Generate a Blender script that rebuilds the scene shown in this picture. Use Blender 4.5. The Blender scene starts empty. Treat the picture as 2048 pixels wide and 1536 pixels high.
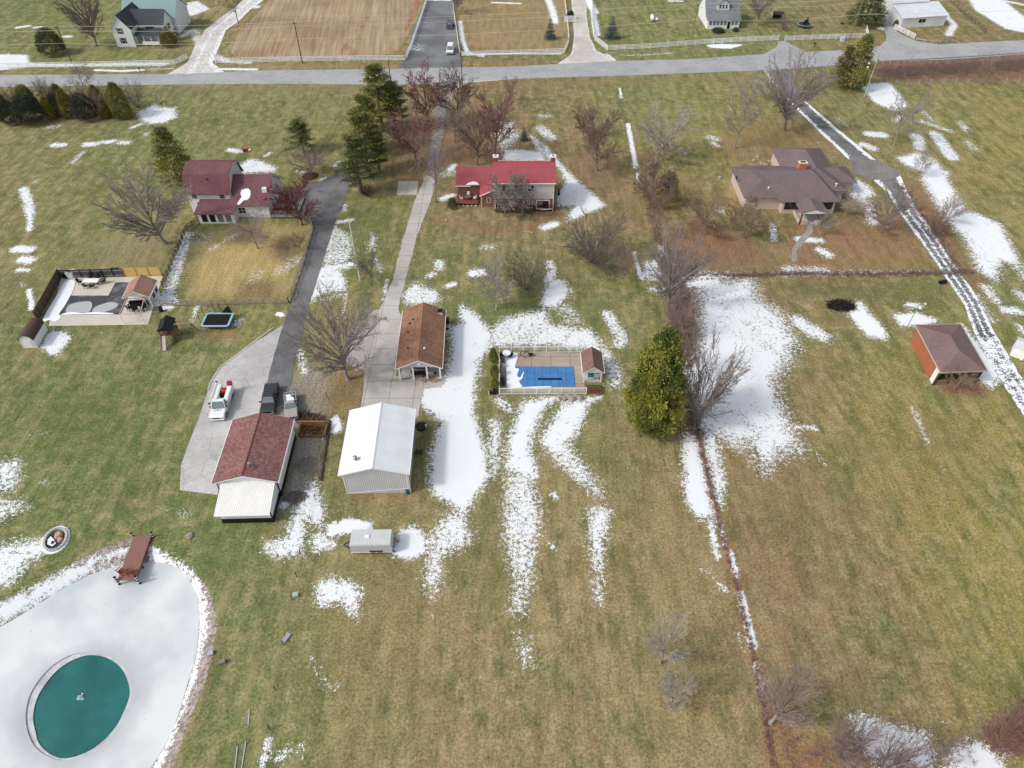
import bpy, math, random
import numpy as np
from mathutils import Vector, Matrix
R = math.radians
sc = bpy.context.scene
# ------------------------------------------------------------ camera
CAM_H, PITCH, FPX = 75.0, R(45), 1421.0
cam = bpy.data.cameras.new('camera'); co = bpy.data.objects.new('camera', cam); sc.collection.objects.link(co)
co.location = (0, 0, CAM_H); co.rotation_euler = (R(45), 0, 0)
cam.sensor_width = 36; cam.lens = FPX / 2048 * 36; cam.clip_start = 1; cam.clip_end = 5000
sc.camera = co
# ------------------------------------------------------------ light
SUN_EL, SUN_DIR = R(44), (-0.92, -0.36)      # the side the sun stands on
w = bpy.data.worlds.new("World"); sc.world = w; w.use_nodes = True
nt = w.node_tree; bg = nt.nodes['Background']
sky = nt.nodes.new('ShaderNodeTexSky'); sky.sky_type = 'NISHITA'; sky.sun_disc = False
sky.sun_elevation = SUN_EL; sky.sun_rotation = math.atan2(SUN_DIR[0], SUN_DIR[1])
sky.dust_density = 3; sky.air_density = 1.2
hs = nt.nodes.new('ShaderNodeHueSaturation'); hs.inputs['Saturation'].default_value = .45
nt.links.new(sky.outputs[0], hs.inputs['Color']); nt.links.new(hs.outputs[0], bg.inputs[0]); bg.inputs[1].default_value = .15
sl = bpy.data.lights.new('sun', 'SUN'); so = bpy.data.objects.new('sun', sl); sc.collection.objects.link(so)
sl.energy = 1.6; sl.angle = R(6); sl.color = (1, .96, .9)
sd = Vector((SUN_DIR[0]*math.cos(SUN_EL), SUN_DIR[1]*math.cos(SUN_EL), math.sin(SUN_EL)))
so.rotation_euler = sd.to_track_quat('Z', 'Y').to_euler()
vs = sc.view_settings; vs.view_transform = 'Standard'; vs.look = 'None'; vs.gamma = 1; vs.exposure = 0.1
sc.cycles.max_bounces = 5; sc.cycles.transparent_max_bounces = 8
# ------------------------------------------------------------ where things stand (photo pixel -> place on the level ground or at height z)
def P(u, v, z=0.):
    a = (u-1024)/FPX; b = (768-v)/FPX
    c, s = math.cos(PITCH), math.sin(PITCH)
    dz = -s + b*c; t = (z-CAM_H)/dz
    return Vector((t*a, t*(c + b*s), z))
def DEP(v, z=0.): return (CAM_H-z)/(-(-math.sin(PITCH) + (768-v)/FPX*math.cos(PITCH)))
def mpp(v): return DEP(v)/FPX            # metres per photo pixel, sideways
def HZ(ub, vb, vt):
    g = P(ub, vb); b = (768-vt)/FPX; c, s = math.cos(PITCH), math.sin(PITCH)
    return CAM_H + g.y*(-s + b*c)/(c + b*s)
# ------------------------------------------------------------ object helpers
def link(o): sc.collection.objects.link(o); return o
def tag(o, label=None, cat=None, group=None, kind=None):
    for k, x in (('label', label), ('category', cat), ('group', group), ('kind', kind)):
        if x: o[k] = x
    return o
def thing(name, label, cat, loc=(0, 0, 0), rz=0, group=None):
    o = link(bpy.data.objects.new(name, None)); o.location = loc; o.rotation_euler = (0, 0, rz)
    o.empty_display_size = .2
    return tag(o, label, cat, group)
class MB:
    def __init__(s): s.v = []; s.f = []
    def add(s, vs, fs):
        n = len(s.v); s.v += [tuple(p) for p in vs]; s.f += [tuple(i+n for i in f) for f in fs]; return s
    def box(s, a, b, c, d, e, f):      # x0,x1,y0,y1,z0,z1
        return s.add([(a,c,e),(b,c,e),(b,d,e),(a,d,e),(a,c,f),(b,c,f),(b,d,f),(a,d,f)],
              [(0,3,2,1),(4,5,6,7),(0,1,5,4),(1,2,6,5),(2,3,7,6),(3,0,4,7)])
    def cb(s, c, d, rz=0):             # centred box, rotated about z
        x, y, z = d[0]/2, d[1]/2, d[2]/2; M = Matrix.Rotation(rz, 3, 'Z'); C = Vector(c)
        return s.add([C + M @ Vector(p) for p in [(-x,-y,-z),(x,-y,-z),(x,y,-z),(-x,y,-z),(-x,-y,z),(x,-y,z),(x,y,z),(-x,y,z)]],
              [(0,3,2,1),(4,5,6,7),(0,1,5,4),(1,2,6,5),(2,3,7,6),(3,0,4,7)])
    def bar(s, p, q, w, h=None):       # rectangular bar
        p, q = Vector(p), Vector(q); d = (q-p).normalized(); h = h or w
        a = Vector((0,0,1)) if abs(d.z) < .95 else Vector((0,1,0))
        x = d.cross(a).normalized(); y = x.cross(d)
        L = [p + x*i*w/2 + y*j*h/2 for i, j in ((-1,-1),(1,-1),(1,1),(-1,1))]
        return s.add(L + [r + (q-p) for r in L], [(0,1,2,3),(7,6,5,4),(0,4,5,1),(1,5,6,2),(2,6,7,3),(3,7,4,0)])
    def tube(s, p, q, r0, r1=None, n=8, cap=True):
        p, q = Vector(p), Vector(q); r1 = r0 if r1 is None else r1; d = (q-p)
        if d.length < 1e-6: return s
        d.normalize(); a = Vector((0,0,1)) if abs(d.z) < .9 else Vector((1,0,0))
        x = d.cross(a).normalized(); y = d.cross(x)
        A = [x*math.cos(2*math.pi*i/n) + y*math.sin(2*math.pi*i/n) for i in range(n)]
        fs = [(i, (i+1) % n, n+(i+1) % n, n+i) for i in range(n)]
        if cap: fs += [tuple(range(n-1, -1, -1)), tuple(range(n, 2*n))]
        return s.add([p + k*r0 for k in A] + [q + k*r1 for k in A], fs)
    def slab(s, pts, t):               # polygon given by its top corners, thickness t downwards
        n = len(pts); lo = [Vector(p)-Vector((0,0,t)) for p in pts]
        return s.add(list(pts)+lo, [tuple(range(n)), tuple(range(2*n-1, n-1, -1))] + [(i, n+i, n+(i+1)%n, (i+1)%n) for i in range(n)])
    def prism(s, pts2, y0, y1):        # xz outline pulled along y
        n = len(pts2)
        return s.add([(x, y0, z) for x, z in pts2]+[(x, y1, z) for x, z in pts2], [tuple(range(n)), tuple(range(2*n-1, n-1, -1))]+[(i, n+i, n+(i+1)%n, (i+1)%n) for i in range(n)])
    def prismx(s, pts2, x0, x1):       # yz outline pulled along x
        n = len(pts2)
        return s.add([(x0, y, z) for y, z in pts2]+[(x1, y, z) for y, z in pts2], [tuple(range(n-1,-1,-1)), tuple(range(n, 2*n))]+[(i, (i+1)%n, n+(i+1)%n, n+i) for i in range(n)])
    def mesh(s, name, mat, smooth=False):
        m = bpy.data.meshes.new(name); m.from_pydata(s.v, [], s.f); m.materials.append(mat)
        if smooth: m.polygons.foreach_set('use_smooth', [True]*len(m.polygons))
        m.update(); return m
    def build(s, name, mat, parent=None, smooth=False, bevel=0, fix=True):
        m = s.mesh(name, mat, smooth)
        if fix:
            import bmesh
            b = bmesh.new(); b.from_mesh(m); bmesh.ops.recalc_face_normals(b, faces=b.faces); b.to_mesh(m); b.free()
        o = link(bpy.data.objects.new(name, m)); o.parent = parent
        if bevel:
            k = o.modifiers.new('bevel', 'BEVEL'); k.width = bevel; k.segments = 2; k.limit_method = 'ANGLE'
        return o
# ------------------------------------------------------------ materials
def lin(c):
    return tuple(((x/255)/12.92 if x/255 <= .04045 else ((x/255+.055)/1.055)**2.4) for x in c)
def base(name, rough=.8, metal=0, spec=.3):
    m = bpy.data.materials.new(name); m.use_nodes = True; n = m.node_tree; b = n.nodes['Principled BSDF']
    b.inputs['Roughness'].default_value = rough; b.inputs['Metallic'].default_value = metal; b.inputs['Specular IOR Level'].default_value = spec
    return m, n, b
def N(n, t, **k):
    x = n.nodes.new(t)
    for a, v in k.items():
        if a in x.inputs: x.inputs[a].default_value = v
        else: setattr(x, a, v)
    return x
def noise(n, co, scale, detail=4, rough=.6, stretch=None):
    t = N(n, 'ShaderNodeTexNoise'); t.inputs['Scale'].default_value = scale; t.inputs['Detail'].default_value = detail; t.inputs['Roughness'].default_value = rough
    if stretch:
        mp = N(n, 'ShaderNodeMapping'); mp.inputs['Scale'].default_value = stretch; n.links.new(co, mp.inputs[0]); n.links.new(mp.outputs[0], t.inputs['Vector'])
    else: n.links.new(co, t.inputs['Vector'])
    return t.outputs['Fac']
def rng(n, f, a, b, c, d):
    m = N(n, 'ShaderNodeMapRange'); n.links.new(f, m.inputs[0])
    for i, x in enumerate((a, b, c, d)): m.inputs[i+1].default_value = x
    return m.outputs[0]
def mul(n, col, f):
    m = N(n, 'ShaderNodeVectorMath', operation='SCALE')
    if isinstance(col, tuple): m.inputs[0].default_value = col[:3]
    else: n.links.new(col, m.inputs[0])
    n.links.new(f, m.inputs['Scale']); return m.outputs[0]
def mix(n, f, a, b):
    m = N(n, 'ShaderNodeMix', data_type='RGBA')
    if isinstance(f, float): m.inputs[0].default_value = f
    else: n.links.new(f, m.inputs[0])
    for i, x in ((6, a), (7, b)):
        if isinstance(x, tuple): m.inputs[i].default_value = (*x[:3], 1)
        else: n.links.new(x, m.inputs[i])
    return m.outputs[2]
def M(name, rgb, rough=.8, var=.12, scale=2., metal=0, spec=.3, bump=0, rgb2=None, fine=None):
    m, n, b = base(name, rough, metal, spec); tc = N(n, 'ShaderNodeTexCoord').outputs['Object']
    f = noise(n, tc, scale, 5); c = lin(rgb)
    if rgb2: c = mix(n, rng(n, f, .38, .62, 0, 1), lin(rgb), lin(rgb2))
    c = mul(n, c, rng(n, f, .3, .7, 1-var, 1+var))
    if fine:
        g = noise(n, tc, fine, 2); c = mul(n, c, rng(n, g, .3, .7, 1-var, 1+var))
    n.links.new(c, b.inputs['Base Color'])
    if bump:
        bp = N(n, 'ShaderNodeBump', Strength=bump, Distance=.05); n.links.new(f, bp.inputs['Height']); n.links.new(bp.outputs[0], b.inputs['Normal'])
    return m
def shingle(name, rgb, rgb2, var=.25, cell=3.2, stain=None):
    m, n, b = base(name, .95, 0, .1); tc = N(n, 'ShaderNodeTexCoord').outputs['Object']
    br = N(n, 'ShaderNodeTexVoronoi'); br.inputs['Scale'].default_value = cell; n.links.new(tc, br.inputs['Vector'])
    big = noise(n, tc, .25, 4); fine = noise(n, tc, 9, 3)
    c = mix(n, rng(n, big, .35, .65, 0, 1), lin(rgb), lin(rgb2))
    sp = N(n, 'ShaderNodeSeparateColor'); n.links.new(br.outputs['Color'], sp.inputs[0])
    c = mul(n, c, rng(n, sp.outputs[0], 0, 1, 1-var, 1+var)); c = mul(n, c, rng(n, fine, .3, .7, 1-var*.6, 1+var*.6))
    n.links.new(c, b.inputs['Base Color']); return m
def ribbed(name, rgb, axis='X', pitch=.3, rough=.45, depth=.5, dark=.75, metal=0.):
    m, n, b = base(name, rough, metal, .4); tc = N(n, 'ShaderNodeTexCoord').outputs['Object']
    wv = N(n, 'ShaderNodeTexWave', wave_type='BANDS', bands_direction=axis); wv.inputs['Scale'].default_value = .314/pitch; n.links.new(tc, wv.inputs['Vector'])
    f = noise(n, tc, .6, 5)
    c = mul(n, lin(rgb), rng(n, f, .3, .7, .93, 1.05)); k = rng(n, wv.outputs['Fac'], .0, .25, dark, 1); c = mul(n, c, k)
    n.links.new(c, b.inputs['Base Color'])
    bp = N(n, 'ShaderNodeBump', Strength=depth, Distance=.04); n.links.new(wv.outputs['Fac'], bp.inputs['Height']); n.links.new(bp.outputs[0], b.inputs['Normal'])
    return m
def brickm(name, a, bb, mort):
    m, n, b = base(name, .9, 0, .2); tc = N(n, 'ShaderNodeTexCoord').outputs['Object']
    sx = N(n, 'ShaderNodeSeparateXYZ'); n.links.new(tc, sx.inputs[0]); ad = N(n, 'ShaderNodeMath', operation='ADD'); n.links.new(sx.outputs[0], ad.inputs[0]); n.links.new(sx.outputs[1], ad.inputs[1])
    cx = N(n, 'ShaderNodeCombineXYZ'); n.links.new(ad.outputs[0], cx.inputs[0]); n.links.new(sx.outputs[2], cx.inputs[1])
    t = N(n, 'ShaderNodeTexBrick'); n.links.new(cx.outputs[0], t.inputs['Vector'])
    t.inputs['Color1'].default_value = (*lin(a), 1); t.inputs['Color2'].default_value = (*lin(bb), 1); t.inputs['Mortar'].default_value = (*lin(mort), 1)
    t.inputs['Scale'].default_value = 1; t.inputs['Brick Width'].default_value = .4; t.inputs['Row Height'].default_value = .14; t.inputs['Mortar Size'].default_value = .015
    c = mul(n, t.outputs['Color'], rng(n, noise(n, tc, 2.5, 4), .3, .7, .75, 1.2)); n.links.new(c, b.inputs['Base Color']); return m
def pave(name, rgb, rgb2, crack=.0, joint=None, var=.1, attr=False, stain=.0):
    m, n, b = base(name, .9, 0, .25); tc = N(n, 'ShaderNodeTexCoord').outputs['Object']
    f = noise(n, tc, .12, 5, .65); g = noise(n, tc, 2.2, 6, .7); h = noise(n, tc, 14, 2)
    c = mix(n, rng(n, f, .4, .6, 0, 1), lin(rgb), lin(rgb2))
    c = mul(n, c, rng(n, g, .3, .7, 1-var, 1+var)); c = mul(n, c, rng(n, h, .3, .7, 1-var, 1+var))
    if stain: c = mul(n, c, rng(n, noise(n, tc, .5, 3, .5), .62, .7, 1, 1-stain))
    if crack:
        d = noise(n, tc, .8, 3); v = N(n, 'ShaderNodeTexVoronoi', feature='DISTANCE_TO_EDGE'); v.inputs['Scale'].default_value = .35
        va = N(n, 'ShaderNodeVectorMath', operation='ADD'); n.links.new(tc, va.inputs[0]); n.links.new(d, va.inputs[1]); n.links.new(va.outputs[0], v.inputs['Vector'])
        c = mul(n, c, rng(n, v.outputs['Distance'], 0, .025, 1-crack, 1))
    if joint:
        t = N(n, 'ShaderNodeTexBrick'); n.links.new(tc, t.inputs['Vector']); t.offset = 0
        t.inputs['Color1'].default_value = t.inputs['Color2'].default_value = (1, 1, 1, 1); t.inputs['Mortar'].default_value = (.55, .55, .53, 1)
        t.inputs['Scale'].default_value = 1; t.inputs['Brick Width'].default_value = joint; t.inputs['Row Height'].default_value = joint; t.inputs['Mortar Size'].default_value = .05
        mm = N(n, 'ShaderNodeVectorMath', operation='MULTIPLY'); n.links.new(c, mm.inputs[0]); n.links.new(t.outputs['Color'], mm.inputs[1]); c = mm.outputs[0]
    if attr:
        at = N(n, 'ShaderNodeAttribute', attribute_name='snow'); sm = snow_mask(n, at.outputs['Fac'], tc, .55)
        c = mix(n, sm, c, lin((236, 239, 243)))
    n.links.new(c, b.inputs['Base Color'])
    bp = N(n, 'ShaderNodeBump', Strength=.25, Distance=.03); n.links.new(h, bp.inputs['Height']); n.links.new(bp.outputs[0], b.inputs['Normal'])
    return m
def snow_mask(n, dens, tc, k=1.):
    a = noise(n, tc, 2.0*k, 3, .65); b2 = noise(n, tc, 6.5*k, 2, .6)
    s = N(n, 'ShaderNodeMath', operation='ADD'); n.links.new(a, s.inputs[0]); n.links.new(b2, s.inputs[1])
    thin = rng(n, noise(n, tc, .55*k, 4, .7, (1, .6, 1)), .42, .66, 1.12, .8)
    dm = N(n, 'ShaderNodeMath', operation='MULTIPLY'); n.links.new(dens, dm.inputs[0]); n.links.new(thin, dm.inputs[1]); dens = dm.outputs[0]
    q = rng(n, s.outputs[0], .77, 1.23, .1, 1)
    d = N(n, 'ShaderNodeMath', operation='SUBTRACT'); n.links.new(dens, d.inputs[0]); n.links.new(q, d.inputs[1])
    return rng(n, d.outputs[0], -.07, .09, 0, 1)
def leafm(name, a, b2, c3=None):
    m, n, b = base(name, .8, 0, .15); g = N(n, 'ShaderNodeNewGeometry'); tc = N(n, 'ShaderNodeTexCoord').outputs['Object']
    c = mix(n, g.outputs['Random Per Island'], lin(a), lin(b2))
    if c3: c = mix(n, rng(n, noise(n, tc, .35, 3), .45, .6, 0, 1), c, lin(c3))
    c = mul(n, c, rng(n, noise(n, tc, 1.1, 3), .3, .7, .7, 1.3)); n.links.new(c, b.inputs['Base Color'])
    return m
WHITE = M('white_paint', (236, 236, 234), .5, .04, .8)
VINYL = M('white_vinyl', (240, 241, 242), .35, .03, .6)
BLACK = M('black_plastic', (24, 25, 27), .5, .1)
DARKGLASS = M('dark_glass', (26, 30, 35), .12, .2, 1.5, spec=.7)
GREYGLASS = M('pale_glass', (105, 120, 126), .1, .15, 1.5, spec=.8)
STEEL = M('galvanised_steel', (165, 168, 170), .4, .1, 3, metal=.6)
WOODPOLE = M('weathered_pole', (140, 118, 100), .9, .2, 3)
WOODDARK = M('dark_pole', (88, 72, 62), .9, .2, 3)
RUBBER = M('tyre_rubber', (22, 22, 23), .9, .1)
SNOWM = M('snow_cover', (240, 243, 247), .7, .03, 1.5, bump=.3)
# ============================================================ GROUND
ROWS = ["GGgtttttgggobot","gggttobbggggbob","ogGgggrbogyogyy","ogGgoGbrboybtyy","oggoygorobbbroy",
        "tgoogGggogobbgg","GGGggogggobogyg","GGGgobrgggobyyy","GGGggbggotboyyy","GGGGggottbbbyyy",
        "GGGGgootottbbyy","GGGGgotototbbyy","GGGggootttttbyy","GGGggotootttooy","GGGGgototttoboy"]
PAL = {'G': (106, 119, 73), 'g': (120, 127, 81), 'o': (137, 124, 86), 't': (151, 131, 98), 'b': (138, 113, 85), 'y': (147, 135, 82), 'r': (142, 112, 95)}
cpx, cpc = [], []
for j, row in enumerate(ROWS):
    for i, ch in enumerate(row):
        v = max(j*110, 2); g = P(i*146.3, v); cpx.append((g.x, g.y)); cpc.append(lin(PAL[ch]))
cpx = np.array(cpx, np.float32); cpc = np.array(cpc, np.float32)
cps = np.array([mpp(max(j*110, 2))*146.3*.62 for j in range(15) for i in range(15)], np.float32)
def tint_at(X, Y):
    out = np.zeros((len(X), 3), np.float32)
    for s in range(0, len(X), 20000):
        d = ((X[s:s+20000, None]-cpx[None, :, 0])**2 + ((Y[s:s+20000, None]-cpx[None, :, 1])*.8)**2)/(2*cps**2)
        d -= d.min(1, keepdims=True); wt = np.exp(-d); out[s:s+20000] = (wt @ cpc)/wt.sum(1, keepdims=True)
    return out
def sdf_poly(X, Y, pts):               # positive inside, metres
    p = np.array([(q.x, q.y) for q in pts]); n = len(p); d = np.full(len(X), 1e9); ins = np.zeros(len(X), bool)
    for i in range(n):
        a, b = p[i], p[(i+1) % n]; e = b-a; wx, wy = X-a[0], Y-a[1]
        t = np.clip((wx*e[0]+wy*e[1])/(e@e+1e-9), 0, 1); d = np.minimum(d, (wx-e[0]*t)**2+(wy-e[1]*t)**2)
        c = ((a[1] > Y) != (b[1] > Y)) & (X < (b[0]-a[0])*(Y-a[1])/((b[1]-a[1]) if b[1] != a[1] else 1e-9)+a[0]); ins ^= c
    d = np.sqrt(d); return np.where(ins, d, -d)
def dist_line(X, Y, pts):
    p = np.array([(q.x, q.y) for q in pts]); d = np.full(len(X), 1e9)
    if len(p) == 1: return np.hypot(X-p[0][0], Y-p[0][1])
    for i in range(len(p)-1):
        a, b = p[i], p[i+1]; e = b-a; wx, wy = X-a[0], Y-a[1]
        t = np.clip((wx*e[0]+wy*e[1])/(e@e+1e-9), 0, 1); d = np.minimum(d, np.hypot(wx-e[0]*t, wy-e[1]*t))
    return d
# snow patches: traced outlines (density, edge softness m, outline) and streaks (density, half width px, line)
SP = [
 (.9,1.5,[(-20,108),(55,110),(62,134),(-20,142)]),(.8,1.2,[(345,10),(395,2),(420,18),(385,32),(355,26)]),
 (.85,1.6,[(275,225),(310,208),(320,215),(350,215),(352,235),(330,245),(300,248),(282,240)]),
 (.9,1.2,[(105,660),(125,664),(143,673),(130,690),(118,708),(100,708),(83,692),(92,676)]),
 (.88,1.5,[(462,345),(480,330),(500,318),(520,322),(552,336),(548,343),(500,346)]),
 (.6,1.5,[(662,452),(672,450),(700,470),(705,500),(700,520),(690,530),(655,540),(642,518)]),
 (.85,1.4,[(640,535),(660,528),(708,524),(712,531),(680,540),(690,562),(692,580),(660,583),(632,592),(622,608),(613,600),(622,560)]),
 (.6,1.2,[(742,465),(752,475),(750,500),(736,505)]),
 (.9,1.3,[(308,592),(345,586),(355,608),(308,610)]),
 (.55,2,[(1000,240),(1030,245),(1040,270),(1020,300),(1000,300),(985,260)]),
 (1,1.2,[(1010,300),(1045,301),(1085,305),(1090,320),(1008,320)]),
 (.95,1.4,[(1062,272),(1090,290),(1115,322),(1150,358),(1210,410),(1195,418),(1165,430),(1140,442),(1135,432),(1150,412),(1118,412),(1116,395),(1132,365),(1126,345),(1108,325),(1078,300)]),
 (.8,1.5,[(805,590),(830,565),(850,575),(870,580),(880,600),(862,608),(812,608)]),
 (.9,1.5,[(1100,560),(1125,560),(1140,580),(1125,600),(1110,616),(1085,613),(1088,585)]),
 (.85,2,[(980,665),(1005,640),(1050,628),(1090,620),(1100,650),(1180,660),(1210,695),(1235,735),(1240,770),(1225,772),(1212,722),(1200,702),(1100,690),(1010,690),(985,692)]),
 (.97,1.6,[(922,612),(945,625),(965,645),(985,665),(978,700),(960,720),(950,770),(945,820),(955,860),(967,900),(978,950),(948,1000),(925,1030),(905,1010),(870,985),(860,955),(866,900),(880,850),(870,830),(850,815),(838,800),(843,780),(885,765),(895,740),(905,700),(903,655),(925,648)]),
 (.76,2,[(905,1025),(930,1025),(940,1080),(905,1100),(882,1110),(880,1150),(865,1190),(850,1165),(855,1110),(850,1090),(880,1050)]),
 (.7,1.5,[(978,838),(1002,838),(1002,880),(996,940),(985,962),(974,900)]),
 (.95,1.8,[(1050,803),(1078,798),(1118,794),(1085,818),(1070,850),(1056,900),(1070,930),(1075,950),(1060,962),(1015,932),(1018,880),(1036,830)]),
 (.74,2,[(1015,945),(1062,955),(1080,1030),(1068,1100),(1060,1150),(1045,1225),(1028,1222),(1030,1150),(1010,1080),(1012,1000)]),
 (.5,1.5,[(1035,1268),(1060,1275),(1070,1330),(1050,1340),(1038,1310)]),
 (.93,1.8,[(1130,805),(1182,797),(1162,840),(1152,870),(1130,885),(1138,895),(1110,915),(1082,885),(1100,850)]),
 (.72,1.8,[(1095,885),(1140,888),(1180,950),(1206,980),(1200,997),(1170,975),(1110,920)]),
 (.76,1.5,[(1178,1018),(1200,1015),(1222,1020),(1212,1060),(1206,1100),(1202,1200),(1196,1206),(1189,1150),(1180,1080)]),
 (.9,3.2,[(1400,560),(1440,563),(1500,558),(1520,600),(1555,620),(1592,685),(1570,730),(1545,760),(1555,800),(1577,850),(1597,900),(1560,905),(1530,940),(1500,885),(1480,895),(1440,872),(1400,855),(1385,820),(1368,700),(1398,640)]),
 (.95,1.2,[(1340,550),(1420,545),(1480,547),(1460,556),(1340,560)]),(.9,1.5,[(1293,524),(1312,520),(1320,540),(1316,560),(1295,560),(1287,545)]),
 (.92,1,[(1360,562),(1440,556),(1442,572),(1370,574)]),
 (.97,1.5,[(1372,863),(1392,880),(1408,960),(1425,1032),(1400,1036),(1375,1000),(1368,920)]),
 (.88,1.5,[(1402,868),(1430,870),(1440,920),(1449,970),(1440,1012),(1430,980)]),
 (1.1,1.6,[(1705,1438),(1740,1440),(1790,1460),(1802,1465),(1852,1470),(1862,1500),(1852,1545),(1780,1560),(1735,1500)]),
 (1.1,1.6,[(1905,1510),(1950,1488),(1990,1508),(2005,1540),(2000,1600),(1880,1580)]),
 (.93,1.5,[(1720,170),(1778,165),(1800,190),(1815,213),(1790,222),(1760,210),(1745,200)]),
 (.93,2,[(1795,315),(1845,305),(1880,330),(1900,370),(1930,420),(1960,430),(2000,450),(2022,490),(2038,530),(2002,520),(1992,562),(1960,542),(1930,480),(1890,440),(1870,400),(1845,360),(1850,345),(1812,330)]),
 (.85,1.5,[(1700,352),(1738,372),(1748,390),(1720,402),(1698,390)]),
 (1,1.5,[(1922,650),(1960,690),(2002,750),(1985,775),(1960,760),(1922,685)]),
 (.97,1.4,[(1697,625),(1720,603),(1737,625),(1772,663),(1772,677),(1740,674),(1715,650)]),
 (.8,1.4,[(1578,630),(1600,633),(1662,670),(1657,685),(1620,674),(1588,652)]),
 (.97,1.3,[(1788,630),(1830,625),(1877,640),(1860,649),(1800,651)]),
 (.7,1.8,[(-15,925),(40,920),(40,950),(25,982),(-15,990)]),(.62,1.8,[(-15,1000),(40,1000),(55,1015),(20,1032),(-15,1050)]),
 (.85,2,[(-20,1097),(60,1080),(92,1083),(92,1105),(50,1125),(30,1160),(-20,1180)]),
 (1,.8,[(655,1050),(700,1037),(742,1045),(740,1058),(690,1066),(652,1073)]),
 (1,1.1,[(800,1060),(830,1054),(852,1080),(846,1105),(820,1118),(790,1110),(790,1095),(798,1080)]),
 (.85,1.2,[(625,1070),(650,1068),(674,1090),(640,1103),(625,1096)]),
 (.84,1.5,[(600,1000),(628,960),(648,1020),(642,1055),(610,1040),(602,1110),(560,1113),(530,1100),(530,1085),(575,1075),(585,1030)]),
 (.85,1.5,[(633,1175),(655,1157),(700,1164),(721,1180),(713,1232),(695,1220),(680,1205),(640,1212)]),
 (1,.6,[(664,835),(675,832),(685,850),(678,866),(664,866)]),
 (.9,1.5,[(1936,-5),(2000,-5),(2060,42),(2060,68),(2010,57),(1950,20)]),
 (1,.6,[(1411,90),(1440,88),(1488,89),(1462,97),(1424,96)]),
]
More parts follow.
